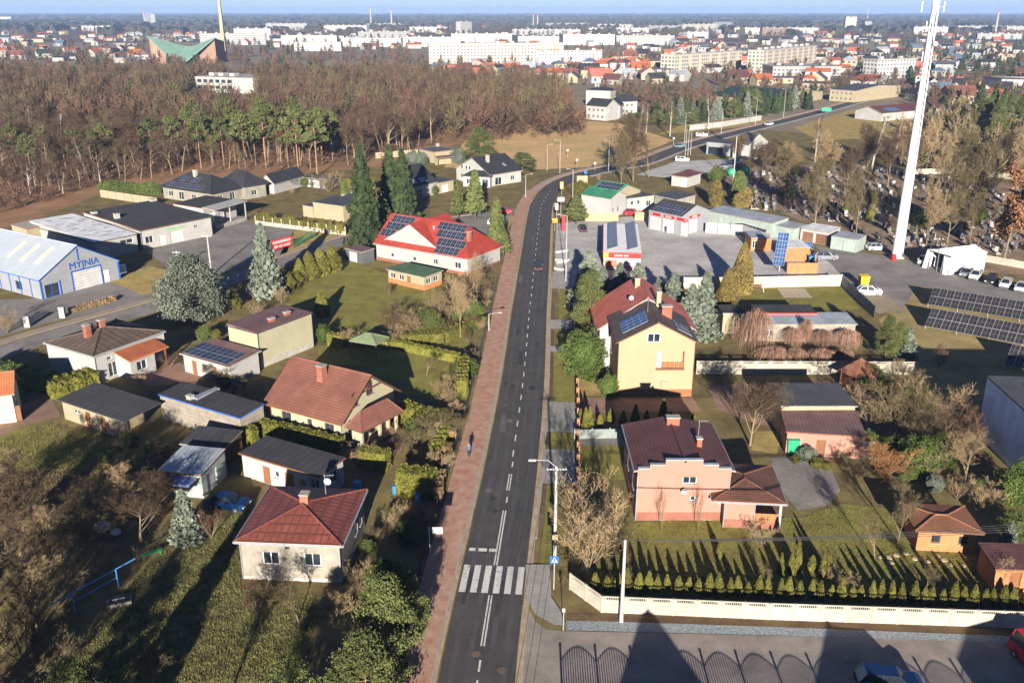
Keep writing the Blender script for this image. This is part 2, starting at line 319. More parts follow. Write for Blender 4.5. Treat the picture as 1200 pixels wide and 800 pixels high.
# left
sheet('wash_yard', [(-40, 352), (45, 350), (140, 325), (190, 340), (160, 355), (60, 378), (-40, 405)], 0.014, mat('wash_paving', (0.28, 0.247, 0.222), (0.196, 0.176, 0.156), 0.3, 0.9, pat='brick', size=(0.4, 0.2), grain=.15, rand=0))
sheet('warehouse_yard', [(172, 295), (290, 258), (345, 270), (335, 300), (245, 325), (200, 315)], 0.014, m_asphalt_old)
sheet('lawn', [(125, 328), (175, 312), (222, 322), (197, 342), (165, 345)], 0.018, m_lawn_dry)
sheet('lawn', [(232, 330), (335, 300), (345, 270), (420, 272), (325, 303), (262, 328)], 0.018, m_lawn_dry)
sheet('lawn', [(335, 345), (412, 305), (455, 322), (535, 332), (565, 375), (545, 410), (470, 402), (392, 400), (330, 372)], 0.012, m_lawn)
sheet('lawn', [(372, 405), (545, 412), (536, 470), (470, 462), (430, 430), (375, 425)], 0.014, m_lawn)
sheet('field', [(-60, 520), (55, 495), (140, 515), (170, 545), (60, 590), (-60, 600)], 0.01, m_lawn)
sheet('soil_bed', [(-60, 575), (60, 545), (150, 560), (90, 625), (-60, 680)], 0.014, m_soil)
sheet('driveway', [(-60, 492), (15, 478), (58, 462), (72, 488), (30, 498), (-60, 540)], 0.016, m_brownpave)
sheet('garden_paving', [(150, 448), (205, 425), (262, 433), (240, 445), (180, 452)], 0.016, mat('terrace_paving', (0.36, 0.209, 0.15), None, 0.6, 0.9, pat='brick', size=(0.4, 0.2), rand=0))
sheet('lawn', [(60, 800), (190, 640), (290, 590), (280, 690), (400, 700), (300, 830), (60, 860)], 0.01, mat('rough_lawn', (0.21, 0.205, 0.07), (0.11, 0.085, 0.045), 0.5, 1.0, rand=0, spec=.05, detail=12, grain=.2))
sheet('forecourt', [(480, 265), (535, 258), (600, 252), (596, 268), (560, 285), (480, 285)], 0.022, m_asphalt_old)
# ------------------------------------------------------------------ building kit
m_glass = mat('window_glass', (0.03, 0.04, 0.055), (0.015, 0.02, 0.028), 0.8, 0.12, spec=0.6, rand=0.3)
m_wframe = mat('white_frame', (0.75, 0.75, 0.73), None, 2, 0.5, rand=0.05)
m_brick = mat('chimney_brick', (0.34, 0.13, 0.085), (0.24, 0.09, 0.06), 1.5, 0.9, pat='brick', size=(0.5, 0.16))
m_white = mat('white_render', (0.36, 0.352, 0.335), (0.3, 0.292, 0.275), 0.4, 0.9, grain=0.025, rand=0.04)
m_cream = mat('cream_render', (0.33, 0.275, 0.18), (0.28, 0.23, 0.15), 0.4, 0.9, grain=0.025, rand=0.04)
m_oldwall = mat('weathered_render', (0.3, 0.275, 0.23), (0.2, 0.18, 0.148), 0.6, 0.95, grain=0.06, rand=0.05, detail=10)
m_metal = mat('galvanised', (0.45, 0.48, 0.5), (0.33, 0.35, 0.37), 1, 0.4, metal=0.4)
m_dkmetal = mat('dark_metal', (0.05, 0.05, 0.055), None, 2, 0.5)
m_felt = mat('dark_felt', (0.055, 0.053, 0.055), (0.036, 0.035, 0.038), 0.4, 0.85, pat='bands', size=(1.0, 1), c3=(0.03, 0.03, 0.032), rand=0.1)
m_pv = mat('solar_cells', (0.014, 0.02, 0.045), (0.01, 0.014, 0.032), 1, 0.18, pat='grid', size=(0.55, 0.86), c3=(0.16, 0.17, 0.2), spec=0.6, rand=0.15)
m_pvblue = mat('solar_cells_blue', (0.02, 0.07, 0.2), (0.015, 0.05, 0.15), 1, 0.15, pat='grid', size=(0.5, 0.86), c3=(0.3, 0.35, 0.45), spec=0.6, rand=0.1)
m_pvframe = mat('panel_frame', (0.5, 0.51, 0.53), None, 2, 0.4, metal=0.5)
def roofmat(name, c, kind='tiles', size=(0.3, 0.36), rough=0.6): return mat(name, c, tuple(x * 0.62 for x in c), 0.45, rough, pat=kind, size=size, c3=tuple(x * 0.55 for x in c), bump=0.5, rand=0.05)

def face_pts(W, D, i, f):
    l, r, fr, bk = i
    return {'F': ((l, fr), (W - r, fr)), 'R': ((W - r, fr), (W - r, D - bk)), 'B': ((W - r, D - bk), (l, D - bk)), 'L': ((l, D - bk), (l, fr))}[f]
class Vol: pass
def volume(t, A, B, C_=None, h=3.0, roof='flat', apex=None, rise=None, D=None, ov=0.35, wall=None, rm=None, ops=(), thick=0.16, inset=None, fascia=None, plinth=None, z0=0.0, gutter=None, frame=None, open_faces='', hipr=0.0):
    """one block of a building under the thing t; A, B = eave corners seen from outside (left, right), C_ = a point of the far eave"""
    a = wp(A, h); b_ = wp(B, h); ux = (b_ - a); ux.z = 0; W = ux.length; ux.normalize(); ny = Vector((-ux.y, ux.x, 0))
    if D is None: D = (wp(C_, h) - a).dot(ny)
    D = max(D, 1.5); ang = math.atan2(ux.y, ux.x); loc = Vector((a.x, a.y, 0)) - Vector(t.location); V = Vol()
    ap = {'gable_x': (W, D / 2), 'gable_y': (W / 2, 0), 'hip': (W / 2, min(W, D) / 2), 'shed': (W / 2, D)}.get(roof, (0, 0))
    if apex is not None:
        p = a + ux * ap[0] + ny * ap[1]; rise = max(0.3, height_at(p.x, p.y, apex) - h)
    rise = 0.25 if rise is None else rise
    i = inset or (ov, ov, ov, ov); wt = h
    if roof == 'gable_x': wt = h + rise * i[2] / (D / 2)
    if roof == 'gable_y': wt = h + rise * i[0] / (W / 2)
    q = MB(); frame = frame or m_wframe; fac = {}
    for f in 'FRBL':
        p0, p1 = face_pts(W, D, i, f); p0 = Vector(p0 + (0,)); p1 = Vector(p1 + (0,)); d = (p1 - p0); ln = d.length; d.normalize(); inn = Vector((-d.y, d.x, 0)); fac[f] = (p0, d, inn, ln)
        if f in open_faces: continue
        os_ = [o for o in ops if o[0] == f and o[2] + o[4] <= wt - 0.02 and o[1] >= 0 and o[1] + o[3] <= ln]
        us = sorted({0.0, ln} | {o[1] for o in os_} | {o[1] + o[3] for o in os_}); vs = sorted({z0, wt} | {o[2] for o in os_ if o[2] > z0} | {o[2] + o[4] for o in os_})
        for x in range(len(us) - 1):
            for y_ in range(len(vs) - 1):
                cu, cv = (us[x] + us[x + 1]) / 2, (vs[y_] + vs[y_ + 1]) / 2
                if any(o[1] < cu < o[1] + o[3] and o[2] < cv < o[2] + o[4] for o in os_): continue
                q.poly([p0 + d * us[x] + Vector((0, 0, vs[y_])), p0 + d * us[x + 1] + Vector((0, 0, vs[y_])), p0 + d * us[x + 1] + Vector((0, 0, vs[y_ + 1])), p0 + d * us[x] + Vector((0, 0, vs[y_ + 1]))])
        for o in os_:
            c = [p0 + d * (o[1] + o[3] * s) + Vector((0, 0, max(o[2], z0) + (o[2] + o[4] - max(o[2], z0)) * t_)) for s, t_ in ((0, 0), (1, 0), (1, 1), (0, 1))]
            for k in range(4): k2 = (k + 1) % 4; q.poly([c[k2], c[k], c[k] + inn * 0.13, c[k2] + inn * 0.13])
    l, r_, fr, bk = i
    if roof == 'gable_y':
        for y_, s in ((fr, 1), (D - bk, -1)):
            p = [(l, y_, wt), (W - r_, y_, wt), (W / 2, y_, h + rise)]; q.poly(p if s > 0 else p[::-1])
    if roof == 'gable_x':
        for x, s in (((W - r_, 1), (l, -1)) if not hipr else ((l, -1),)):
            p = [(x, fr, wt), (x, D - bk, wt), (x, D / 2, h + rise)]; q.poly(p if s > 0 else p[::-1])
    if roof in ('flat', 'shed'):
        s_ = rise / D; q.poly([(W - r_, fr, h), (W - r_, D - bk, h), (W - r_, D - bk, h + s_ * (D - bk)), (W - r_, fr, h + s_ * fr)]); q.poly([(l, D - bk, h), (l, fr, h), (l, fr, h + s_ * fr), (l, D - bk, h + s_ * (D - bk))])
        q.poly([(W - r_, D - bk, h), (l, D - bk, h), (l, D - bk, h + s_ * (D - bk)), (W - r_, D - bk, h + s_ * (D - bk))]); q.poly([(l, fr, h), (W - r_, fr, h), (W - r_, fr, h + s_ * fr), (l, fr, h + s_ * fr)])
    V.wall = q.build('wall', wall or m_white, t, loc, ang)
    # roof
    rb = MB(); tk = Vector((0, 0, thick)); Z = h + thick; top = h + rise + thick; V.slopes = {}
    if roof in ('flat', 'shed'):
        rb.slab([(0, 0, Z), (W, 0, Z), (W, D, Z + rise), (0, D, Z + rise)], tk, 0, 1); V.slopes['F'] = (Vector((0, 0, Z)), Vector((1, 0, 0)), Vector((0, D, rise)).normalized())
    elif roof == 'gable_y':
        rb.slab([(0, D, Z), (0, 0, Z), (W / 2, 0, top), (W / 2, D, top)], tk, 0, 1); rb.slab([(W, 0, Z), (W, D, Z), (W / 2, D, top), (W / 2, 0, top)], tk, 0, 1)
        V.slopes['L'] = (Vector((0, D, Z)), Vector((0, -1, 0)), Vector((W / 2, 0, rise)).normalized()); V.slopes['R'] = (Vector((W, 0, Z)), Vector((0, 1, 0)), Vector((-W / 2, 0, rise)).normalized())
    elif roof == 'gable_x':
        xr = W - hipr; rb.slab([(0, 0, Z), (W, 0, Z), (xr, D / 2, top), (0, D / 2, top)], tk, 0, 1); rb.slab([(W, D, Z), (0, D, Z), (0, D / 2, top), (xr, D / 2, top)], tk, 0, 1)
        if hipr: rb.slab([(W, 0, Z), (W, D, Z), (xr, D / 2, top)], tk, 0, 1)
        V.slopes['F'] = (Vector((0, 0, Z)), Vector((1, 0, 0)), Vector((0, D / 2, rise)).normalized())
    elif roof == 'hip':
        k = min(W, D) / 2
        r0, r1 = ((W / 2, k, top), (W / 2, D - k, top)) if D >= W else ((k, D / 2, top), (W - k, D / 2, top))
        c = [(0, 0, Z), (W, 0, Z), (W, D, Z), (0, D, Z)]
        if D >= W: fs = ([c[0], c[1], r0], [c[1], c[2], r1, r0], [c[2], c[3], r1], [c[3], c[0], r0, r1])
        else: fs = ([c[0], c[1], r1, r0], [c[1], c[2], r1], [c[2], c[3], r0, r1], [c[3], c[0], r0])
        for f in fs:
            f = [p for n_, p in enumerate(f) if n_ == 0 or p != f[n_ - 1]]
            if len(f) > 2: rb.poly(f)
        for n_ in range(4):
            p, p2 = Vector(c[n_]), Vector(c[(n_ + 1) % 4]); rb.poly([p - tk, p2 - tk, p2, p], 1)
        rb.poly([Vector(p) - tk for p in c[::-1]], 1)
        V.slopes['F'] = (Vector(c[0]), Vector((1, 0, 0)), Vector((0, k, rise)).normalized()); V.slopes['R'] = (Vector(c[1]), Vector((0, 1, 0)), Vector((-k, 0, rise)).normalized()); V.slopes['L'] = (Vector(c[3]), Vector((0, -1, 0)), Vector((k, 0, rise)).normalized())
        rg = MB()
        for n_ in range(4):
            e = Vector(c[n_]); tpt = min((Vector(r0), Vector(r1)), key=lambda v: (v - e).length); rg.tube(e + Vector((0, 0, .02)), tpt + Vector((0, 0, .02)), 0.1, n=5)
        rg.tube(Vector(r0) + Vector((0, 0, .02)), Vector(r1) + Vector((0, 0, .02)), 0.11, n=5)
    V.roof = rb.build('roof', [rm or m_felt, fascia or m_oldwall], t, loc, ang)
    if roof == 'hip': rg.build('ridge_tiles', rm or m_felt, V.roof)
    if roof == 'gable_x': MB().tube((-.02, D / 2, top), (W + .02 - hipr, D / 2, top), 0.12, n=5).build('ridge_tiles', rm or m_felt, V.roof)
    if roof == 'gable_y': MB().tube((W / 2, -.02, top), (W / 2, D + .02, top), 0.12, n=5).build('ridge_tiles', rm or m_felt, V.roof)
    if gutter is not None:
        for x0, y0, x1, y1 in ((0, -.06, W, -.06), (W + .06, 0, W + .06, D), (-.06, D, -.06, 0)):
            if roof == 'gable_y' and y0 == y1: continue
            if roof == 'gable_x' and x0 == x1: continue
            MB().tube((x0, y0, h + .04), (x1, y1, h + .04), 0.075, n=6).build('gutter', gutter, t, loc, ang)
        MB().tube((l + .02, fr - .07, h), (l + .02, fr - .07, 0.05), 0.05, n=6).build('downpipe', gutter, t, loc, ang)
        MB().tube((W - r_ - .02, fr - .07, h), (W - r_ - .02, fr - .07, 0.05), 0.05, n=6).build('downpipe', gutter, t, loc, ang)
    if plinth is not None:
        for f in 'FRL':
            p0, d, inn, ln = fac[f]; pm, ph = plinth; pb = MB()
            pb.slab([p0 - inn * .03 + Vector((0, 0, 0)), p0 + d * ln - inn * .03, p0 + d * ln - inn * .03 + Vector((0, 0, ph)), p0 - inn * .03 + Vector((0, 0, ph))], -inn * 0.028); pb.build('plinth', pm, t, loc, ang)
    V.t, V.loc, V.ang, V.W, V.D, V.h, V.rise, V.fac, V.Z = t, loc, ang, W, D, h, rise, fac, Z
    for o in ops: opening(V, o, frame)
    return V
m_door = mat('brown_door', (0.22, 0.09, 0.04), None, 1.5, 0.6, rand=0.15); m_door_w = mat('white_door', (0.72, 0.71, 0.68), None, 1, 0.6)
m_shutter = mat('roller_door', (0.5, 0.5, 0.5), None, 1, 0.5, pat='rows', size=(0.5, 1), c3=(0.3, 0.3, 0.3))
DOORS = {'d': m_door, 'dw': m_door_w, 'g': m_shutter}
def opening(V, o, frame):
    f, u, v, w_, h_ = o[:5]; kind = o[5] if len(o) > 5 else 'w'; p0, d, inn, ln = V.fac[f]
    recessed = v + h_ <= V.h; dep = 0.1 if recessed else -0.05
    q = MB(); fw = 0.07
    def bar(u0, v0, u1, v1):
        c = [p0 + d * (u + a) + inn * dep + Vector((0, 0, v + b_)) for a, b_ in ((u0, v0), (u1, v0), (u1, v1), (u0, v1))]; q.slab(c, -inn * 0.06)
    bar(0, 0, w_, fw); bar(0, h_ - fw, w_, h_); bar(0, fw, fw, h_ - fw); bar(w_ - fw, fw, w_, h_ - fw)
    if kind == 'w' and w_ > 0.9: bar(w_ / 2 - fw / 2, fw, w_ / 2 + fw / 2, h_ - fw)
    wo = q.build('window' if kind == 'w' else ('garage_door' if kind == 'g' else 'door'), frame if kind == 'w' else DOORS.get(kind, kind if not isinstance(kind, str) else m_door), V.t, V.loc, V.ang)
    c = [p0 + d * (u + a) + inn * (dep + 0.03) + Vector((0, 0, v + b_)) for a, b_ in ((fw, fw), (w_ - fw, fw), (w_ - fw, h_ - fw), (fw, h_ - fw))]
    pn = MB().slab(c, -inn * 0.02)
    pn.build('pane' if kind == 'w' else 'door_leaf', m_glass if kind == 'w' else (DOORS.get(kind) if isinstance(kind, str) else kind), wo)
    if kind == 'w':
        c = [p0 + d * (u + a) + inn * (0.1 if recessed else -0.05) + Vector((0, 0, v - 0.02)) for a in (-0.06, w_ + 0.06)]
        sb = MB().slab([c[0] - inn * 0.2, c[1] - inn * 0.2, c[1], c[0]], (0, 0, 0.05)); sb.build('sill', m_kerb, wo)
    return wo
def chimney(V, x, y, w_=0.6, d=0.5, z1=1.2, m=None, cap=True):
    if V.rise and len(V.slopes) == 2: zb = V.h + V.rise * (1 - abs(x - V.W / 2) / (V.W / 2))
    else: zb = V.h + V.rise * (1 - abs(y - V.D / 2) / (V.D / 2))
    q = MB(); q.box(x - w_ / 2, y - d / 2, zb - 0.4, x + w_ / 2, y + d / 2, zb + z1); ch = q.build('chimney', m or m_brick, V.roof)
    if cap: MB().box(x - w_ / 2 - .07, y - d / 2 - .07, zb + z1 + .002, x + w_ / 2 + .07, y + d / 2 + .07, zb + z1 + .1).build('chimney_cap', m_kerb, V.roof)
    return ch
_pvm = {}
def pv_mesh(w_, h_, m):
    k = (round(w_, 3), round(h_, 3), m.name)
    if k not in _pvm:
        q = MB(); q.box(0, 0, 0, w_, h_, 0.035, 1); q.poly([(0.03, 0.03, 0.038), (w_ - 0.03, 0.03, 0.038), (w_ - 0.03, h_ - 0.03, 0.038), (0.03, h_ - 0.03, 0.038)], 0); _pvm[k] = q.mesh('solar_panel', [m, m_pvframe])
    return _pvm[k]
def panels(parent, org, u, v, nu, nv, pw=1.05, ph=1.75, m=None, gap=0.03, lift=0.08, loc=(0, 0, 0), ang=0.0):
    me = pv_mesh(pw, ph, m or m_pv); n = u.cross(v).normalized(); base = Matrix.Translation(loc) @ Matrix.Rotation(ang, 4, 'Z')
    for a in range(nu):
        for b_ in range(nv):
            p = org + u * (a * (pw + gap)) + v * (b_ * (ph + gap)) + n * lift
            o = put('solar_panel', me, parent); o.matrix_basis = base @ Matrix(((u.x, v.x, n.x, p.x), (u.y, v.y, n.y, p.y), (u.z, v.z, n.z, p.z), (0, 0, 0, 1)))
def roof_panels(V, s, u0, v0, nu, nv, **kw):
    o, u, v = V.slopes[s]; panels(V.t, o + u * u0 + v * v0, u, v, nu, nv, loc=V.loc, ang=V.ang, **kw)
def dish(V, p, r=0.4):
    q = MB()
    for k in range(12):
        a0, a1 = 2 * math.pi * k / 12, 2 * math.pi * (k + 1) / 12; q.poly([(p[0], p[1] + .1, p[2]), (p[0] + r * math.cos(a0), p[1] - .02, p[2] + r * math.sin(a0)), (p[0] + r * math.cos(a1), p[1] - .02, p[2] + r * math.sin(a1))])
    q.tube((p[0], p[1] + .1, p[2]), (p[0], p[1] + .35, p[2] - .1), .03, n=5); q.build('satellite_dish', m_white, V.t, V.loc, V.ang)
def antenna(V, x, y, z, hgt=2.0):
    q = MB(); q.tube((x, y, z), (x, y, z + hgt), .025, n=5); q.tube((x - .1, y, z + hgt - .1), (x + .9, y, z + hgt), .02, n=4)
    for k in range(5): q.tube((x + .15 * k + .1, y - .3, z + hgt - .06), (x + .15 * k + .1, y + .3, z + hgt - .06), .012, n=4)
    q.build('antenna', m_metal, V.t, V.loc, V.ang)
def building(label, px, name='house', cat='house', group=None):
    p = wp(px); return thing(name, label, cat, (p.x, p.y, 0), group=group)
def band(V, f, u0, v0, u1, v1, m, name='sign_band', dep=0.06):
    p0, d, inn, ln = V.fac[f]; c = [p0 + d * a - inn * dep + Vector((0, 0, b_)) for a, b_ in ((u0, v0), (u1, v0), (u1, v1), (u0, v1))]
    return MB().slab(c, -inn * (dep - 0.012)).build(name, m, V.t, V.loc, V.ang)
def lettering(V, f, text, u, v, size, m, dep=0.08, name='lettering'):
    cu = bpy.data.curves.new(name, 'FONT'); cu.body = text; cu.size = size; cu.extrude = 0.01; cu.align_x = 'CENTER'; cu.align_y = 'CENTER'
    o = bpy.data.objects.new('tmp', cu); C.objects.link(o); dg = bpy.context.evaluated_depsgraph_get(); me = bpy.data.meshes.new_from_object(o.evaluated_get(dg)); C.objects.unlink(o); bpy.data.objects.remove(o)
    me.materials.clear(); me.materials.append(m); p0, d, inn, ln = V.fac[f]; p = p0 + d * u - inn * dep; base = Matrix.Translation(V.loc) @ Matrix.Rotation(V.ang, 4, 'Z')
    o = put(name, me, V.t); z = Vector((0, 0, 1)); n = -inn
    o.matrix_basis = base @ Matrix(((d.x, z.x, n.x, p.x), (d.y, z.y, n.y, p.y), (d.z, z.z, n.z, v), (0, 0, 0, 1))); return o
# ------------------------------------------------------------------ houses on the left of the road
r_red = roofmat('red_sheet_roof', (0.235, 0.073, 0.052), 'tiles', (0.62, 1.1), 0.45)
r_brown = roofmat('brown_tile_roof', (0.23, 0.095, 0.068)); r_maroon = roofmat('maroon_tile_roof', (0.135, 0.06, 0.055))
r_plum = roofmat('plum_sheet_roof', (0.2, 0.115, 0.11), 'bands', (0.4, 1), 0.6); r_bright = roofmat('bright_red_roof', (0.38, 0.055, 0.04))
r_black = roofmat('anthracite_roof', (0.045, 0.045, 0.05)); r_dkbrown = roofmat('dark_brown_felt', (0.125, 0.09, 0.07), 'bands', (1.0, 1), 0.9)
r_green = roofmat('green_sheet_roof', (0.05, 0.23, 0.13), 'bands', (0.4, 1), 0.5); r_coral = roofmat('coral_tile_roof', (0.6, 0.17, 0.12))
r_white = roofmat('white_sheet_roof', (0.8, 0.81, 0.82), 'bands', (1.0, 1), 0.6); r_silver = roofmat('silver_sheet_roof', (0.38, 0.41, 0.45), 'bands', (0.5, 1), 0.45)
r_shingle = roofmat('brown_shingle', (0.3, 0.13, 0.07), 'tiles', (0.3, 0.2), 0.9); r_slate = roofmat('slate_grey_roof', (0.1, 0.1, 0.105)); r_orange = roofmat('orange_tile_roof', (0.45, 0.14, 0.06))
r_ltgreen = roofmat('faded_green_felt', (0.09, 0.16, 0.09), 'bands', (1, 1), 0.9)
m_pink = mat('pink_render', (0.345, 0.182, 0.136), (0.315, 0.164, 0.122), 0.3, 0.9, grain=0.02, rand=0); m_yellow = mat('yellow_render', (0.36, 0.258, 0.158), (0.33, 0.235, 0.142), 0.3, 0.9, grain=0.02, rand=0)
m_terra = mat('terracotta_render', (0.288, 0.112, 0.048), None, 0.6, 0.9, rand=0); m_dkpink = mat('dusky_pink_plinth', (0.256, 0.104, 0.072), None, 0.6, 0.9, rand=0)
m_lemon = mat('lemon_render', (0.36, 0.33, 0.22), (0.31, 0.283, 0.19), 0.3, 0.9, grain=0.02, rand=0); m_greyblock = mat('grey_block_wall', (0.288, 0.256, 0.208), (0.2, 0.176, 0.144), 0.8, 0.95, pat='blocks', size=(0.9, 0.5), rand=0)
m_corr = mat('grey_corrugated', (0.264, 0.272, 0.288), (0.224, 0.232, 0.248), 0.6, 0.5, pat='bands', size=(0.5, 1), c3=(0.2, 0.21, 0.23), rand=0); m_blue = mat('blue_trim', (0.015, 0.1, 0.42), None, 2, 0.5, rand=0)
m_wood = mat('orange_wood', (0.5, 0.2, 0.08), (0.38, 0.15, 0.06), 1.2, 0.7, pat='rows', size=(0.22, 1), c3=(0.2, 0.08, 0.03), rand=0.1); m_red = mat('sign_red', (0.6, 0.02, 0.02), None, 2, 0.5, rand=0)
m_shadeblue = mat('shade_wall_blue', (0.78, 0.83, 0.92), None, 0.4, 0.8, rand=0); m_dkwood = mat('dark_wood', (0.14, 0.07, 0.04), None, 1.5, 0.8, pat='bands', size=(0.25, 1)); m_greydoor = mat('sage_steel', (0.34, 0.4, 0.36), (0.26, 0.31, 0.28), 0.8, 0.6, pat='bands', size=(0.35, 1), rand=0.06)  # modern block: a white wall with the blue of its shade put into the colour

t = building('weathered white cottage with dark red hipped sheet roof beside the zebra crossing', (340, 686))
V = volume(t, (274, 636), (401, 641), (441, 575), 3.8, 'hip', apex=592, rm=r_red, wall=m_oldwall, gutter=m_metal, fascia=m_white, plinth=(m_kerb, 0.35),
           ops=(('F', 1.9, 1.55, 1.45, 1.25), ('F', 5.55, 1.55, 1.45, 1.25), ('R', 5.2, 1.4, 1.1, 1.35), ('R', 7.0, 1.3, 1.0, 2.0), ('L', 3, 1.5, 1.3, 1.2)))
chimney(V, V.W / 2 + .1, V.W / 2 + .5, 0.75, 0.75, 1.0); dish(V, (V.W / 2 + 2, V.D - 3.5, 6.6), .35); antenna(V, V.W / 2 + 1.6, V.D - 3, 5.0)
band(V, 'F', 3.95, 3.2, 4.35, 3.42, m_glass, 'vent', 0.03)
t = building('brown tiled gabled house with half timbered gable and hipped porch behind clipped hedges', (400, 512))
V = volume(t, (307, 473), (401, 499), (474, 460), 2.9, 'gable_x', apex=441, rm=r_brown, wall=m_lemon, gutter=m_door, fascia=m_dkwood, ov=0.7, plinth=(m_terra, 0.3),
           ops=(('F', 1.6, 1.0, 1.5, 1.3), ('F', 5.6, 1.3, 0.7, 0.9), ('F', 8.2, 0.9, 1.4, 1.4), ('R', 1.9, 3.9, 1.1, 1.7), ('R', 4.6, 4.4, 1.1, 1.7), ('R', 1.2, 0.6, 1.6, 2.0)), frame=m_dkwood)
chimney(V, V.W * 0.5, V.D * 0.36, 0.8, 0.9, 1.8)
p0, d_, inn, ln = V.fac['R']
for a in (0.28, 0.5, 0.72):
    z1 = V.h + V.rise * (1 - abs(a - .5) * 2) - .15; q = MB(); q.slab([p0 + d_ * (ln * a - .08) - inn * .05 + Vector((0, 0, 5.1)), p0 + d_ * (ln * a + .08) - inn * .05 + Vector((0, 0, 5.1)), p0 + d_ * (ln * a + .08) - inn * .05 + Vector((0, 0, max(5.2, z1))), p0 + d_ * (ln * a - .08) - inn * .05 + Vector((0, 0, max(5.2, z1)))], -inn * .03); q.build('gable_timber', m_dkwood, t, V.loc, V.ang)
band(V, 'R', ln * .22, 5.0, ln * .78, 5.25, m_dkwood, 'gable_beam')
V2 = volume(t, (424, 508), (473, 483), (409, 499), 2.5, 'hip', rise=1.7, rm=r_brown, wall=m_lemon, ov=0.5, fascia=m_dkwood, open_faces='FR', inset=(.5, .5, .5, .5))
for x, y in ((.6, .6), (V2.W / 2, .6), (V2.W - .7, .6), (V2.W - .7, V2.D - .7)): MB().box(x - .14, y - .14, 0, x + .14, y + .14, 2.55).build('porch_column', m_lemon, t, V2.loc, V2.ang)
MB().box(.4, .4, 0, V2.W - .4, V2.D - .3, .3).build('porch_floor', m_brownpave, t, V2.loc, V2.ang)
t = building('white bungalow with dark brown hipped felt roof and red lean-to on its garden side', (117, 450))
V = volume(t, (109, 419), (194, 389), (52, 402), 3.9, 'hip', rise=1.3, rm=r_dkbrown, wall=m_white, gutter=m_metal, fascia=m_white, ov=0.25,
           ops=(('F', 1.9, 2.7, .7, .5), ('F', 1.9, .3, 1.3, 2.0), ('F', 9.0, 2.9, .7, .5), ('L', 4.0, 1.4, .7, .6)))
for x in (.28, .36, .52): chimney(V, V.W * x, V.D * .5 + (x > .3) * .8, .8, .7, 1.3)
V2 = volume(t, (152, 425), (198, 407), (143, 420), 2.6, 'shed', rise=.9, D=3.2, rm=r_orange, wall=m_white, fascia=m_wood, ov=.2, ops=(('F', 1.0, .9, 1.6, 1.3),), inset=(.2, 2.4, .2, .05))
MB().box(V2.W - .5, .3, 0, V2.W - .3, .5, 2.6).build('porch_post', m_door, t, V2.loc, V2.ang)
t = building('low white garage with brown doors under a roof full of solar panels', (240, 436), 'garage', 'garage')
V = volume(t, (210, 415), (268, 431.5), (297, 413), 2.6, 'shed', rise=.5, rm=r_plum, wall=m_white, fascia=m_kerb, ov=.35, ops=(('F', 1.6, .05, .95, 2.0, 'd'), ('F', 3.6, .9, 1.0, 1.1), ('F', 5.6, .05, .95, 2.0, 'd')), frame=m_door)
o_, u_, v_ = V.slopes['F']; ny_ = max(1, int((V.D - .8) / 1.8)); panels(t, o_ + u_ * .35 + v_ * .3, u_, v_, int((V.W - .5) / 1.08), ny_, loc=V.loc, ang=V.ang)
t = building('tall windowless cream house with flat plum coloured roof and two small chimneys', (301, 424))
V = volume(t, (301, 391), (366, 367), (259, 384), 5.2, 'flat', rise=.2, rm=r_plum, wall=m_lemon, fascia=r_plum, gutter=m_dkmetal, ov=.12, plinth=(m_kerb, .9), ops=(('R', 2, 1.2, 1.2, 1.2), ('R', 5, 3.4, 1.2, 1.2)))
chimney(V, V.W * .42, V.D * .3, .9, .6, .5); chimney(V, V.W * .72, V.D * .34, .9, .6, .5)
t = building('low cream garage with black felt roof and brown doors on a paved strip', (110, 500), 'garage', 'garage')
V = volume(t, (67, 469), (145, 495), (170, 470), 2.5, 'shed', rise=.35, rm=m_felt, wall=m_cream, fascia=m_dkmetal, ov=.35, inset=(.35, 2.8, .35, .35), ops=(('F', 2.0, 1.3, 1.3, .45), ('F', 4.2, .03, 1.0, 2.0, 'd'), ('F', 5.6, 1.1, .5, .6), ('F', 7.0, .03, 1.0, 2.0, 'd')))
for x in (V.W - .3, V.W - 1.6): MB().box(x - .06, .3, 0, x + .06, .42, 2.5).build('post', m_dkmetal, t, V.loc, V.ang)
t = building('long block-built garage with black felt roof and bare grey end wall', (230, 500), 'garage', 'garage')
V = volume(t, (185, 463), (281, 491), (313, 477), 3.2, 'shed', rise=.25, rm=m_felt, wall=m_greyblock, fascia=m_blue, ov=.15, ops=(('R', 1.5, .03, 2.2, 2.1, 'g'),))
chimney(V, V.W * .34, .9, .7, .6, .5, m_white); MB().box(V.W * .36, 1.0, V.Z + .05, V.W * .42, 4.5, V.Z + .32).build('roof_pipe', m_metal, V.roof)
t = building('grey steel shed with sloping silver sheet roof behind the blue car', (225, 580), 'shed', 'shed')
V = volume(t, (184, 553), (236, 558), (271, 531), 2.6, 'shed', rise=.35, rm=r_silver, wall=m_greydoor, fascia=m_door, ov=.12, ops=(('R', 1.0, .03, 2.0, 2.1, 'g'),))
V = volume(t, (181, 571), (221, 576), (236, 560), 1.9, 'shed', rise=.4, rm=m_felt, wall=m_dkwood, fascia=m_dkwood, ov=.1, open_faces='FR'); MB().box(1.0, .4, V.Z + .05, 3.6, 2.2, V.Z + .3).build('tarpaulin', mat('pale_blue_tarp', (0.3, 0.36, 0.62), (0.12, 0.16, 0.4), 3, .5), V.roof)
t = building('open fronted shed with dark sagging roof beside the block garage', (240, 535), 'shed', 'shed')
V = volume(t, (210, 521), (263, 527), (247, 504), 2.2, 'shed', rise=.3, rm=m_felt, wall=m_dkwood, fascia=m_oldwall, ov=.15, open_faces='F')
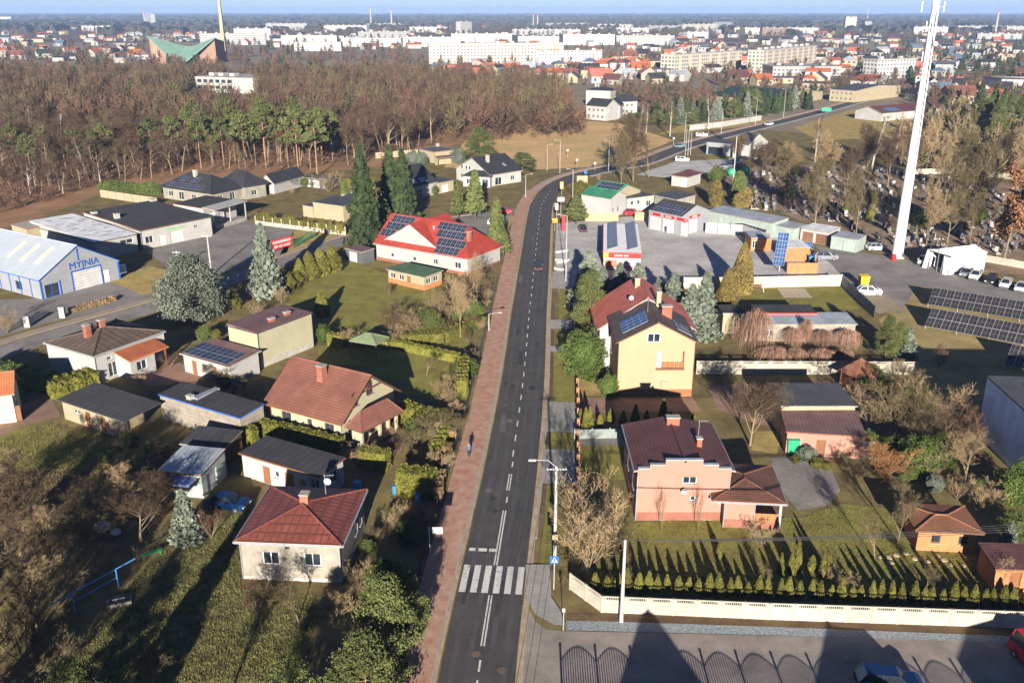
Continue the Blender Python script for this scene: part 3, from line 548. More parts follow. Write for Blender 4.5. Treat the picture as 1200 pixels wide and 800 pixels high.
for x in (.2, V.W / 2, V.W - .3): MB().box(x, .15, 0, x + .14, .29, 2.2).build('post', m_dkwood, t, V.loc, V.ang)
t = building('low white outbuilding with flat black roof and many doors behind the cottage', (320, 560), 'outbuilding', 'outbuilding')
V = volume(t, (279, 532), (374, 560), (308, 512), 2.7, 'flat', rise=.2, rm=m_felt, wall=m_white, fascia=m_door, ov=.25, ops=(('F', .8, .3, .9, 2.0, 'dw'), ('F', 2.8, .03, 1.0, 2.0, 'd'), ('F', 4.4, 1.1, .6, .7), ('F', 5.8, .03, 1.2, 2.0, 'd'), ('F', 7.8, 1.0, .8, .8), ('F', 9.3, .3, 1.0, 1.9), ('R', 1.5, .9, 1.4, 1.3)))
t = building('pale green house with orange tiled roof cut by the frame beside a long clipped hedge', (5, 500))
V = volume(t, (-42, 470), (17, 463), (10, 447), 3.6, 'gable_x', rise=2.0, rm=r_orange, wall=mat('pale_green_render', (0.528, 0.528, 0.336), None, .4, .9), ov=.4, ops=(('R', 1, .9, 1.0, 1.2), ('F', 4.2, .05, .9, 2.0, 'd')))
t = building('white bungalow with bright red roof, white front gable and solar panels', (500, 312))
V = volume(t, (437, 286), (549, 305), None, 3.2, 'gable_x', rise=4.9, D=12, hipr=5.0, rm=r_bright, wall=m_white, gutter=m_metal, ov=.5, fascia=m_kerb, plinth=(m_dkpink, .6), ops=(('F', 3.5, 1.1, .8, .8), ('F', 9.0, 1.1, .8, .8), ('F', 14, 1.1, 1.0, 1.1), ('F', 19, 1.1, 1.4, 1.2), ('R', 3, 1, 1.4, 1.2)))
for u0, v0, n_ in ((12.6, 5.7, 6), (13.4, 3.9, 6), (14.4, 2.0, 6), (14.9, .2, 5), (1.2, 5.7, 5), (.8, 3.9, 4), (.5, 2.1, 3)): roof_panels(V, 'F', u0, v0, n_, 1)
chimney(V, V.W * .9, V.D * .3, .7, .7, 1.4); chimney(V, V.W * .52, V.D * .36, .3, .3, .7, m_metal)
V = volume(t, (446, 284), (517, 296), None, 3.5, 'gable_y', apex=264, D=12.0, rm=r_bright, wall=m_white, ov=.12, fascia=m_metal, z0=3.3)
t = building('low wooden summer pavilion with green felt roof on the lawn', (480, 332), 'pavilion', 'pavilion')
V = volume(t, (452, 316), (497, 326), (524, 319), 2.4, 'flat', rise=.15, rm=r_ltgreen, wall=m_cream, ov=.3, plinth=(m_wood, .9), ops=(('F', .5, 1.0, 1.2, 1.0), ('F', 2.6, 1.0, 1.2, 1.0), ('F', 4.6, .05, .9, 2.0, 'd'), ('R', .6, 1.0, 1.2, 1.0), ('R', 2.6, 1.0, 1.2, 1.0)), frame=m_wframe)
t = building('dark grey steel garage with plum sheet roof at the lawn edge', (425, 305), 'garage', 'garage')
volume(t, (404, 291.5), (424, 296.5), (436, 292), 2.3, 'flat', rise=.2, rm=r_plum, wall=mat('charcoal_sheet', (0.09, 0.095, 0.1), None, 1, .6, pat='bands', size=(.3, 1)), ov=.1, ops=(('F', 1, .03, 2.4, 2.0, 'g'),))
# car wash
t = building('grey corrugated car wash hall with blue trim and wide roller door', (95, 340), 'car_wash', 'car wash')
V = volume(t, (45, 330), (141, 306), None, 3.3, 'gable_y', apex=288.5, D=24, rm=mat('wash_roof', (0.36, 0.4, 0.45), (0.3, 0.34, 0.38), .5, .55, pat='bands', size=(.9, 1), c3=(.26, .29, .33), rand=0), wall=m_corr, ov=.2, fascia=m_blue,
           ops=(('F', 6.2, .03, 5.4, 3.3, 'g'), ('F', 11.9, .03, 1.2, 2.3, 'dw'), ('F', 13.8, 1.0, 2.9, 1.5), ('F', .8, .03, 2.6, 2.3), ('L', 2.0, .8, 2.0, 1.5), ('L', 8, .8, 2.0, 1.5), ('L', 16, .8, 2.0, 1.5)), frame=m_blue)
W = V.W
lettering(V, 'F', 'MYJNIA', 8.6, 4.45, 1.75, m_blue)
for u0, v0, u1, v1 in ((5.9, .02, 6.15, 3.5), (11.65, .02, 11.85, 3.5), (5.9, 3.36, 11.85, 3.6), (0.02, .02, .35, 3.2), (W - .8, .02, W - .42, 3.2), (3.5, .02, 3.75, 2.6), (W / 2 - .35, 5.2, W / 2 - .08, V.h + V.rise - .4)): band(V, 'F', u0, v0, u1, v1, m_blue, 'trim', .05)
for k in range(5): band(V, 'F', 6.5 + k * 1.0, 1.35, 7.2 + k * 1.0, 1.75, m_glass, 'door_window', -.06)
for k in range(3):
    o_, u_, v_ = V.slopes['L']; a = o_ + u_ * (10 + k * 4.2); n_ = u_.cross(v_); q = MB(); q.slab([a + v_ * 3.2 + n_ * .05, a + u_ * 1.1 + v_ * 3.2 + n_ * .05, a + u_ * 1.1 + v_ * 7.6 + n_ * .05, a + v_ * 7.6 + n_ * .05], n_ * .04); q.build('skylight', mat('skylight_plastic', (.62, .58, .42), None, 1, .6), V.roof)
for k in range(7): p0, d_, inn, ln = V.fac['L']; band(V, 'L', 1.5 + k * 3.2, .02, 1.75 + k * 3.2, 3.2, m_blue, 'trim', .05)
# warehouse
t = building('long white warehouse with black, white and grey roof sections behind the car wash', (170, 293), 'warehouse', 'warehouse')
V = volume(t, (164, 271), (248, 254.5), (212, 234), 4.0, 'shed', rise=.9, rm=m_felt, wall=m_white, ov=.15, fascia=m_dkpink, gutter=m_dkmetal, ops=(('F', .9, 1.1, 1.7, 1.5), ('F', 4.0, .03, 1.3, 2.2, 'dw'), ('F', 6.6, .03, 3.0, 2.6, 'g'), ('F', 12.5, 2.3, 1.0, .7)))
chimney(V, 1.0, V.D - 3, 1.1, 1.0, 1.0, m_white); chimney(V, 2.2, V.D * .55, 1.0, .9, .8, m_white); chimney(V, V.W - .8, V.D - 1.0, 1.2, 1.0, 1.4, m_white)
band(V, 'F', 5.9, 3.05, 10.6, 3.3, mat('sign_green', (.12, .4, .12), None, 2, .6), 'sign_strip', .03)
V = volume(t, (109, 285), (161, 274.5), (61, 260), 3.7, 'shed', rise=.9, rm=r_white, wall=m_white, ov=.15, fascia=m_white, gutter=m_dkmetal, ops=(('F', 5.5, 2.2, 2.8, .9), ('F', 1.0, .03, 2.4, 2.5, 'g')))
q = MB()
for k in range(26):
    x = rnd.uniform(.8, V.W - 1.5); y = rnd.uniform(1, V.D - 2); z = V.Z + V.rise * y / V.D + .02; q.box(x, y, z, x + rnd.uniform(.6, 2.0), y + .22, z + .02)
tag(q.build('roof_patch', m_dkmetal, V.roof), kind='stuff')
V = volume(t, (31, 269), (62, 263), (54, 257), 4.0, 'flat', rise=.2, rm=m_kerb, wall=m_cream, ov=.1, fascia=m_dkpink)
V = volume(t, (250, 247), (288, 236.5), (265, 226), 4.4, 'shed', rise=.5, rm=m_felt, wall=m_white, ov=.1, fascia=m_dkpink, inset=(.1, .1, 3.0, .1), ops=(('F', 1.5, .8, 2.2, 2.4, 'dw'), ('F', 5, .8, 1.6, 2.4, 'g')))
MB().slab([(-.1, -.3, 4.55), (V.W + .2, -.3, 4.55), (V.W + .2, 3.2, 4.9), (-.1, 3.2, 4.9)], (0, 0, .12)).build('canopy', m_white, t, V.loc, V.ang)
MB().box(.2, .1, 0, V.W, 2.9, .8).build('loading_dock', m_kerb, t, V.loc, V.ang)
for x in (.3, V.W * .5, V.W - .2): MB().box(x - .1, .1, 0, x + .1, .3, 4.4).build('canopy_post', m_white, t, V.loc, V.ang)
t = building('black roofed hipped villa with solar panels and white chimney at the forest edge', (245, 236))
V = volume(t, (186, 219), (247, 228), (288, 219.5), 3.0, 'hip', apex=204, rm=r_black, wall=m_oldwall, ov=.7, fascia=m_dkmetal, ops=(('F', 2, .8, 1.8, 1.4), ('F', 6, .3, 2.0, 2.1), ('F', 11, .8, 1.6, 1.3), ('R', 2, .8, 1.6, 1.3), ('R', 6, .3, 1.6, 2.1)))
roof_panels(V, 'F', 2.2, .6, 13, 1); roof_panels(V, 'F', 4.5, 3.2, 3, 1); roof_panels(V, 'F', 9.0, 3.2, 3, 1); chimney(V, V.W * .45, V.D * .42, .9, .8, 1.6, m_white)
V = volume(t, (255, 214), (286, 220), (306, 213.5), 3.3, 'hip', apex=200, rm=r_black, wall=m_oldwall, ov=.6, fascia=m_dkmetal, ops=(('F', 2, .8, 1.4, 1.3), ('R', 2, .8, 1.6, 1.3)))
t = building('small white gabled house with black roof next to the black villa', (310, 222))
volume(t, (304, 215), (321, 216.5), (312, 203), 2.6, 'gable_y', rise=2.4, rm=r_black, wall=m_white, ov=.3, ops=(('F', 1.2, 1.0, 1.0, 1.0),))
t = building('windowless beige building with dark grey flat roof behind a conifer row', (385, 255), 'workshop', 'workshop')
V = volume(t, (366, 237.5), (402, 242.5), (426, 235.5), 3.6, 'flat', rise=.3, rm=r_slate, wall=m_cream, ov=.1, ops=(('R', 1.5, 1.6, .8, 1.0), ('R', 3.2, 1.6, .8, 1.0)))
volume(t, (354, 241), (366, 243), (372, 238), 2.6, 'flat', rise=.15, rm=r_slate, wall=m_cream, ov=.1)
t = building('low dark grey garage row with flat roof below the wood', (372, 217), 'garage', 'garage')
V = volume(t, (353, 208), (388, 211.5), (398, 208), 2.5, 'flat', rise=.2, rm=r_slate, wall=mat('charcoal_sheet', (0.09, 0.095, 0.1)), ov=.08, ops=(('F', .6, .03, 2.4, 2.1, 'g'), ('F', 3.8, .03, 2.4, 2.1, 'g'), ('F', 7.2, .03, 2.4, 2.1, 'g')))
t = building('pair of low sheds with white and grey lean-to roofs behind the beige workshop', (400, 228), 'shed', 'shed')
volume(t, (395, 233), (412, 235), (420, 230), 2.6, 'shed', rise=.4, rm=r_slate, wall=m_oldwall, ov=.1, ops=(('F', .8, .03, 1.4, 2.0, 'd'),)); volume(t, (412, 232), (428, 229), (424, 225), 2.4, 'shed', rise=.3, rm=r_white, wall=m_white, ov=.1)
t = building('white house with steep anthracite roof and two rows of skylights behind tall firs', (500, 238))
V = volume(t, (481, 221), (513, 213.5), None, 3.2, 'gable_x', apex=192, D=11, rm=r_black, wall=m_white, ov=.3, ops=(('F', 2.5, .1, 2.4, 2.3), ('F', .6, 1, .8, 1), ('R', 2, 1, 1.2, 1.2)))
o_, u_, v_ = V.slopes['F']
for k in range(6): a = o_ + u_ * (1.2 + k * 1.0 + (k > 2) * 1.0) + v_ * 1.0; n_ = u_.cross(v_); MB().slab([a + n_ * .08, a + u_ * .6 + n_ * .08, a + u_ * .6 + v_ * 1.4 + n_ * .08, a + v_ * 1.4 + n_ * .08], n_ * .06).build('skylight', m_metal, V.roof)
volume(t, (514, 215), (532, 211.5), None, 2.8, 'flat', D=6, rm=r_slate, wall=m_cream, ov=.1, ops=(('F', 1, .03, 2.6, 2.2, 'g'),))
t = building('white villa with large black gabled roof, dormer porch and chimney near the road bend', (560, 220))
V = volume(t, (532, 198), (574, 206), (603, 198), 3.2, 'gable_y', apex=185.5, rm=r_black, wall=m_white, ov=.5, ops=(('F', 2.2, 3.6, .9, 1.2), ('F', 4.2, 3.6, .9, 1.2), ('F', 5.6, 3.6, .9, 1.2), ('F', 1.6, .9, 1.2, 1.3), ('R', 2, .1, 2.4, 2.2), ('R', 8, .9, 1.5, 1.3)))
chimney(V, V.W * .66, V.D * .3, .8, .8, 2.0, m_white); roofp = V.slopes['R']; a = roofp[0] + roofp[1] * 8 + roofp[2] * 3; n_ = roofp[1].cross(roofp[2]); MB().slab([a + n_ * .08, a + roofp[1] * .8 + n_ * .08, a + roofp[1] * .8 + roofp[2] * 1.4 + n_ * .08, a + roofp[2] * 1.4 + n_ * .08], n_ * .06).build('skylight', m_metal, V.roof)
V = volume(t, (541, 207), (575, 208.5), None, 2.8, 'hip', rise=1.3, D=5, rm=r_black, wall=m_white, ov=.3, ops=(('F', 1.0, .8, 1.4, 1.4), ('F', 5.5, .1, 1.8, 2.2)))
t = building('cream cube house with shallow slate roof and small porch before the wood', (509, 196))
V = volume(t, (509, 178.5), (535, 175.5), (486, 175.5), 3.6, 'hip', rise=.9, rm=r_slate, wall=m_cream, ov=.15, gutter=m_door, ops=(('F', 1.5, 1.0, 1.2, 1.2), ('F', 4.2, .1, 1.0, 2.1, 'd'), ('F', 6.4, 1.0, 1.2, 1.2)))
chimney(V, V.W * .5, V.D * .5, .8, .8, 1.0, m_white); volume(t, (513, 186), (534, 184), None, 2.3, 'shed', rise=.3, D=2.4, rm=r_brown, wall=m_cream, ov=.2, open_faces='F', ops=())

# ------------------------------------------------------------------ houses on the right of the road
t = building('tall yellow gabled house with brown roof, loggia and red tiled rear wing', (770, 466))
V = volume(t, (699, 388), (816, 388), None, 5.9, 'gable_y', apex=350, D=11, rm=r_coral, wall=m_white, ov=.45, gutter=m_door, ops=(('L', 3, 3, 1.2, 1.4), ('L', 7, 3, 1.2, 1.4), ('L', 3, .8, 1.2, 1.4)))
chimney(V, V.W * .5 - .6, V.D * .6, .7, .6, 1.3, m_cream)
V = volume(t, (722, 403), (819, 403), None, 7.3, 'gable_y', apex=379, D=10.5, rm=r_slate if False else roofmat('umber_sheet_roof', (0.115, 0.085, 0.075), 'bands', (.4, 1), .6), wall=m_yellow, ov=.35, fascia=m_dkwood, gutter=m_dkwood, plinth=(m_terra, 1.0),
           ops=(('F', 3.6, 7.45, 1.6, 1.15), ('F', 4.9, 3.85, 3.5, 2.35, m_yellow), ('F', 4.0, .5, .6, .35), ('R', 2, 3.5, 1.3, 1.4), ('L', 2, 3.5, 1.3, 1.4)))
band(V, 'F', 4.85, 3.7, 8.45, 4.0, m_dkwood, 'loggia_floor', .2); band(V, 'F', 4.95, 4.0, 5.5, 6.15, m_wframe, 'loggia_door', .03)
for k in range(5): band(V, 'F', 5.6 + k * .56, 4.02, 6.05 + k * .56, 4.75, m_terra, 'balustrade_panel', .12)
band(V, 'F', 8.2, 4.0, 8.4, 6.2, m_dkwood, 'loggia_post', .02)
roof_panels(V, 'L', 4.4, 1.2, 4, 1, pw=1.05, ph=1.75, m=m_pvblue); roof_panels(V, 'L', 4.4, 3.0, 4, 1, m=m_pvblue); roof_panels(V, 'R', 1.2, .8, 2, 2, pw=1.75, ph=1.05); 
chimney(V, V.W * .68, V.D * .52, 1.3, .8, 1.5); chimney(V, V.W * .62, V.D * .8, .6, .6, 2.2, m_cream); dish(V, (V.W * .3, V.D + .2, 10.0), .34); antenna(V, V.W * .44, V.D * .5, 9.8, 1.6)
t = building('salmon pink house with stepped front gable and maroon tiled roof', (800, 611))
V = volume(t, (744, 553), (861, 553), (735, 498), 5.4, 'gable_y', rise=.95, rm=r_maroon, wall=m_pink, ov=.25, gutter=m_metal, inset=(.3, .3, .25, .3), plinth=(m_dkpink, .9),
           ops=(('F', 4.35, 4.0, 1.35, 1.3), ('F', 5.2, 2.15, .5, .5), ('F', 8.0, 1.75, .85, .6), ('F', 2.2, .15, .7, .4), ('F', 6.6, .15, .7, .4), ('L', 3, 2.5, 1.2, 1.3), ('L', 7, 2.5, 1.2, 1.3), ('R', 6, 3.4, 1.2, 1.0)))
p0, d_, inn, ln = V.fac['F']
for a, b_, z in ((0, .125, 5.75), (.125, .29, 6.15), (.29, .69, 6.65), (.69, .86, 6.15), (.86, 1, 5.75)):
    q = MB(); c0 = p0 + d_ * (ln * a + .001) - inn * .27; c1 = p0 + d_ * (ln * b_ - .001) - inn * .27; q.slab([c0 + Vector((0, 0, 5.0)), c1 + Vector((0, 0, 5.0)), c1 + Vector((0, 0, z)), c0 + Vector((0, 0, z))], -inn * .26); q.build('parapet', m_pink, t, V.loc, V.ang)
    MB().slab([c0 - inn * .06 + Vector((0, 0, z + .09)), c1 - inn * .06 + Vector((0, 0, z + .09)), c1 + inn * .36 + Vector((0, 0, z + .09)), c0 + inn * .36 + Vector((0, 0, z + .09))], (0, 0, .085)).build('parapet_coping', m_metal, t, V.loc, V.ang)
q = MB(); q.slab([p0 - inn * .012 + Vector((0, 0, .92)), p0 + d_ * ln - inn * .012 + Vector((0, 0, .92)), p0 + d_ * ln - inn * .27 + Vector((0, 0, 5.0)), p0 - inn * .27 + Vector((0, 0, 5.0))][:0] or [p0 - inn * .26 + Vector((0, 0, 4.99)), p0 + d_ * ln - inn * .26 + Vector((0, 0, 4.99)), p0 + d_ * ln + Vector((0, 0, 4.99)), p0 + Vector((0, 0, 4.99))], (0, 0, .1)); q.build('parapet_base', m_pink, t, V.loc, V.ang)
chimney(V, V.W * .52, V.D * .82, 1.3, .7, .9); chimney(V, V.W * .72, V.D * .4, .5, .5, 1.0); antenna(V, V.W * .72, V.D * .45, 6.4, 2.2); dish(V, (V.W * .5, -.3, 3.5), .3)
V = volume(t, (835, 588), (922, 592), (890, 546), 2.9, 'hip', apex=562, rm=roofmat('chestnut_tile_roof', (0.2, 0.095, 0.065)), wall=m_pink, ov=.4, inset=(1.2, 2.8, .4, .4), gutter=m_metal, plinth=(m_dkpink, .9), fascia=m_pink, ops=(('R', 1.5, .2, 1.0, 2.0, 'd'), ('R', 4.5, 1, 1.2, 1.2)))
MB().box(V.W - .55, .35, 0, V.W - .3, .6, 3.0).build('porch_column', m_white, t, V.loc, V.ang); MB().box(V.W - 2.8, .4, 0, V.W - .3, V.D - 1, .75).build('terrace', m_dkpink, t, V.loc, V.ang)
for k in range(10): MB().box(V.W - 2.75 + k * .245, .42, .76, V.W - 2.75 + k * .245 + .22, .46, 1.65).build('balcony_slat', m_wood, t, V.loc, V.ang)
t = building('low pink outbuilding with two flat roofs and brown door beside the forked driveway', (945, 530), 'outbuilding', 'outbuilding')
V = volume(t, (915, 477), (1005, 477), (929, 452), 3.6, 'flat', rise=.25, rm=r_slate, wall=m_cream, ov=.2, fascia=m_oldwall, ops=())
V = volume(t, (921, 507), (1016, 513), (1006, 482), 2.7, 'shed', rise=.35, rm=r_plum, wall=m_pink, ov=.2, fascia=m_dkpink, inset=(.2, .2, .2, .2), ops=(('F', .9, 1.0, .7, 1.0), ('F', 3.2, .03, 1.0, 2.0, 'd'), ('F', 6.0, .03, 3.4, 2.1, 'g'))); chimney(V, 2.6, V.D - 1.2, .5, .5, .6)
t = building('small orange timber cabin with brown hipped shingle roof on the big lawn', (1110, 645), 'garden_cabin', 'cabin')
V = volume(t, (1073, 623), (1154, 627), (1132, 594), 2.2, 'hip', apex=607, rm=r_shingle, wall=m_wood, ov=.45, ops=(('F', 1.2, .9, .8, .8), ('F', 3.6, .9, .8, .8)), frame=m_dkwood, fascia=m_dkwood)
t = building('orange timber shed with maroon roof at the end of the conifer row', (1180, 685), 'garden_shed', 'shed')
V = volume(t, (1166, 668), (1230, 670), None, 2.2, 'shed', rise=.3, D=3.6, rm=r_maroon, wall=m_wood, ov=.25, ops=(('F', 1.2, .03, 1.0, 1.9, 'd'),), fascia=m_dkwood)
# modern block cut by the right frame edge
t = building('modern flat-roofed block with smooth shaded wall cut by the frame', (1180, 545), 'commercial_building', 'building')
a_ = g(1213, 493, 7.0); c_ = g(1155.5, 443, 7.0); sd = (c_ - a_); sd.z = 0; sd.normalize(); bx_ = a_ + Vector((sd.y, -sd.x, 0)) * 16
V = volume(t, ('w', a_.x, a_.y), ('w', bx_.x, bx_.y), (1155.5, 443), 7.0, 'flat', rise=.15, rm=r_slate, wall=m_shadeblue, ov=.1, fascia=m_dkmetal, ops=(('F', 2, 1, 2, 1.6),))
MB().box(3, V.D - 6, V.Z + .1, 4.6, V.D - 4.4, V.Z + .7).build('roof_hatch', m_metal, V.roof)
t = building('row of low sheds with silver, black and cream fronts behind weeping trees', (920, 388), 'outbuilding', 'outbuilding')
volume(t, (847, 368), (874, 368), (849, 359), 3.2, 'flat', rise=.15, rm=m_felt, wall=m_cream, ov=.12, fascia=m_kerb); volume(t, (887, 368), (958, 368), (950, 359), 3.1, 'flat', rise=.15, rm=m_felt, wall=m_oldwall, ov=.1, fascia=m_red)
V = volume(t, (873, 381), (1005, 381), (996, 369), 2.6, 'shed', rise=.3, rm=r_silver, wall=m_oldwall, ov=.2, ops=(('F', 3, .8, 1.2, 1), ('F', 9, .03, 1, 2, 'd')))
# garage workshop with red band
t = building('grey tyre workshop with red fascia signs and solar panels covering its roof', (799, 275), 'workshop', 'workshop')
V = volume(t, (760, 247), (799, 255), (832, 247.5), 4.1, 'gable_x', apex=241, rm=m_felt, wall=m_corr, ov=.1, fascia=m_corr, ops=(('F', .5, .05, 3.2, 3.0, 'g'), ('F', 4.2, .05, 3.2, 3.0, 'g'), ('F', 7.9, .05, 3.2, 3.0, 'g'), ('R', .6, .05, 1.7, 2.6, 'dw'), ('R', 2.9, .05, 2.8, 3.0, 'g')))
for u0 in (.4, 4.3, 8.0): band(V, 'F', u0, 3.3, u0 + 3.0, 3.95, m_red)
for u0 in (.6, 4.8, 10.2): band(V, 'F', u0, 3.45, u0 + (.5 if u0 != 4.8 else 1.7), 3.8, m_white, 'sign_panel', .075)
band(V, 'R', 2.7, 3.4, 6.4, 4.05, m_red); band(V, 'R', 3.6, 3.5, 5.4, 3.95, m_white, 'sign_panel', .075)
o_, u_, v_ = V.slopes['F']; nv = int((Vector((0, V.D / 2, V.rise)).length - .1) / 1.78); panels(t, o_ + u_ * .1 + v_ * .1, u_, v_, int((V.W - .1) / 1.08), nv, loc=V.loc, ang=V.ang, lift=.06)
t = building('white shop pavilion with red fascia and two tilted rows of solar panels', (730, 314), 'shop_pavilion', 'shop')
V = volume(t, (707, 296.2), (752, 297.3), (733, 263.5), 3.4, 'flat', rise=.05, rm=mat('white_membrane', (.82, .82, .82), (.74, .74, .74), .5, .6, rand=0), wall=m_white, ov=.1, fascia=m_red, ops=(('F', .5, .4, 2.0, 1.6), ('L', 3, .4, 2, 2.0), ('L', 8, .4, 2, 2.0)))
band(V, 'F', .0, 2.45, V.W - .2, 3.35, m_red); band(V, 'F', -.1, 2.4, .9, 3.5, mat('sign_amber', (.75, .38, .06), None, 2, .6), 'sign_panel', .12); band(V, 'F', 2.0, 2.75, 3.6, 3.05, m_white, 'sign_panel', .075); band(V, 'F', 3.8, 2.75, 4.7, 3.05, m_white, 'sign_panel', .075)
band(V, 'F', .3, .5, 2.5, 2.0, mat('sign_salmon', (.7, .16, .1), None, 2, .6), 'poster', .05); band(V, 'F', 3.4, .4, 6.4, 2.1, m_white, 'poster', .05); band(V, 'F', 3.9, .55, 5.6, .8, m_red, 'poster', .07)
for x0 in (.8, V.W - 2.6):
    u_ = Vector((0, -1, 0)); v_ = Vector((.95, 0, .31)); panels(t, Vector((x0, V.D - .7, V.Z + .25)), u_, v_, int((V.D - 1) / 1.08), 1, m=mat('solar_cells_grey', (.1, .13, .2), (.08, .1, .16), 1, .3, pat='grid', size=(.5, .86), c3=(.25, .27, .32), rand=.05), ph=2.0, loc=V.loc, ang=V.ang, lift=0)
MB().box(-.14, 0, 3.45, -.02, V.D, 3.75).build('parapet', m_red, t, V.loc, V.ang)
t = building('cream house with green sheet roof and dark panels by the road bend', (705, 248))
V = volume(t, (685, 227), (717, 232), None, 4.2, 'gable_x', apex=217, D=13, rm=r_green, wall=m_cream, ov=.25, fascia=r_green, ops=(('F', 2, 1, 1.0, 1.3), ('F', 5, .05, 1.0, 2.2, 'd'), ('R', 2, 1, 1.2, 1.3)))
roof_panels(V, 'F', 1.2, 1.2, 6, 3)
V2 = volume(t, (716, 234), (735, 229), None, 4.4, 'gable_y', rise=1.4, D=9, rm=r_green, wall=m_white, ov=.2, ops=(('F', 1, 1, 1, 1.3), ('F', 3, 1, 1, 1.3)))
V2 = volume(t, (735, 233.5), (767, 229.5), None, 3.4, 'flat', rise=.2, D=8, rm=r_slate, wall=m_white, ov=.1, ops=(('F', 1.2, 1.8, .8, 1.0), ('F', 3.2, 1.8, .8, 1.0), ('F', 6, 1.0, 1.4, 1.4)))
t = building('low storage building with dark roof and brick end behind the tyre workshop', (790, 243), 'shed', 'shed')
volume(t, (766, 229), (793, 235), (807, 229.5), 3.0, 'shed', rise=.5, rm=r_slate, wall=m_oldwall, ov=.15, ops=(('R', 1, .03, 2, 2.2, 'd'),))
t = building('small white hut with maroon hipped roof by the car park', (795, 217), 'hut', 'hut')
volume(t, (785, 206), (806, 208.5), (820, 203), 2.8, 'hip', rise=1.1, rm=r_maroon, wall=m_white, ov=.4, ops=(('F', 3.8, .05, 1.0, 2.0, 'dw'),))
# garages behind the service yard
t = building('long steel garage row with pale roof and sage doors along the yard', (865, 262), 'garage', 'garage')
V = volume(t, (827, 247.5), (905, 262.5), (917, 256), 3.2, 'flat', rise=.3, rm=r_silver, wall=m_greydoor, ov=.12, ops=tuple(('F', .6 + k * 3.6, .03, 2.8, 2.4, m_greydoor) for k in range(5)))
GAR = 'steel garages by the gravel yard'
t = building('sage steel garage joined to the long pale-roofed row', (920, 275), 'garage', 'garage', GAR); volume(t, (905, 264), (931, 269), (944, 264.5), 2.6, 'flat', rise=.2, rm=r_silver, wall=m_greydoor, ov=.08, ops=tuple(('F', .4 + k * 2.8, .03, 2.3, 2.1, m_greydoor) for k in range(2)))
t = building('white double garage with brown shutters between sage garages', (955, 284), 'garage', 'garage', GAR); volume(t, (938, 268), (971, 273.5), (988, 268.5), 2.6, 'flat', rise=.2, rm=r_white, wall=m_white, ov=.08, ops=tuple(('F', .5 + k * 3.0, .03, 2.4, 2.1, mat('brown_shutter', (.2, .1, .06), None, 1, .6, pat='rows', size=(.3, 1))) for k in range(2)))
t = building('sage double steel garage standing last before the mast', (990, 291), 'garage', 'garage', GAR); volume(t, (974, 277), (1005, 282), (1021, 278), 2.6, 'flat', rise=.2, rm=r_silver, wall=m_greydoor, ov=.06, ops=tuple(('F', .3 + k * 2.7, .03, 2.3, 2.1, m_greydoor) for k in range(2)))
t = building('large white fabric tent with open end beside the parked cars', (1120, 320), 'storage_tent', 'tent')
m_tent = mat('tent_fabric', (.75, .75, .75), (.66, .66, .67), .5, .6, rand=0); V = volume(t, (1115, 301), (1157, 296), (1099, 291), 3.5, 'gable_x', rise=.7, rm=m_tent, wall=m_tent, ov=.05, thick=.06, fascia=m_tent, open_faces='L')
for x in range(4): MB().tube((x * V.W / 3, V.D / 2, 0.02), (x * V.W / 3, V.D / 2, V.h + V.rise), .05).build('tent_pole', m_metal, t, V.loc, V.ang)
for ks in ((0, 1), (5, 6)):
    q = MB()
    for k in ks: y0 = k * V.D / 7; q.slab([(-.3 - .35 * (k % 2), y0, 0.02), (-.3 - .35 * ((k + 1) % 2), y0 + V.D / 7, 0.02), (0, y0 + V.D / 7, V.h - .2), (0, y0, V.h - .2)], (.02, 0, 0))
    q.build('tent_curtain', m_tent, t, V.loc, V.ang)
t = building('orange sales hut with silver roof at the edge of the service yard', (890, 294), 'sales_hut', 'hut'); volume(t, (880, 279.5), (898, 279.5), None, 2.6, 'flat', D=5.5, rise=.15, rm=r_silver, wall=m_wood, ov=.15, ops=(('F', .3, .5, 1.0, 1.6),))
volume(t, (898, 281), (905, 280), None, 2.4, 'flat', D=4, rise=.1, rm=r_silver, wall=m_wood, ov=.05)
t = building('orange hut with white roof behind timber fence panels in the yard', (935, 310), 'sales_hut', 'hut'); V = volume(t, (919, 291), (950, 291), None, 2.6, 'flat', D=6, rise=.15, rm=r_white, wall=m_wood, ov=.12, ops=(('F', 4.4, .03, .9, 2, 'd'),))
# modern showroom, white terrace houses and others in the middle distance
t = building('modern white and black showroom with pointed white end wall by the far road', (850, 183), 'showroom', 'showroom')
V = volume(t, (828, 167), (858, 169.5), None, 4.0, 'flat', D=10, rise=.1, rm=r_slate, wall=m_corr, ov=.1, ops=(('F', .6, .05, 5.5, 2.6), ('F', 7.2, .8, 2.0, 2.2)), frame=m_dkmetal)
V = volume(t, (859, 169), (877, 171), None, 4.6, 'gable_x', D=13, rise=3.2, rm=r_slate, wall=m_white, ov=.1, ops=(('F', 1.2, .05, 2.0, 3.4), ('R', 3, .05, 3, 3)), frame=m_dkmetal)
t = building('white two storey terrace house with black roof and left gable across the meadow', (695, 142)); volume(t, (686, 124), (711, 126), None, 6.0, 'gable_x', D=10, rise=3, rm=r_black, wall=m_white, ov=.3, ops=tuple(('F', 1 + k * 2.4, z, 1.2, 1.3) for k in range(4) for z in (1, 3.8)))
t = building('white two storey gabled house with balconies in the middle of the terrace', (718, 140)); volume(t, (709, 124), (727, 124.5), None, 5.6, 'gable_y', D=10, rise=3, rm=r_black, wall=m_white, ov=.3, ops=tuple(('F', 1 + k * 2.4, z, 1.2, 1.3) for k in range(3) for z in (1, 3.6)))
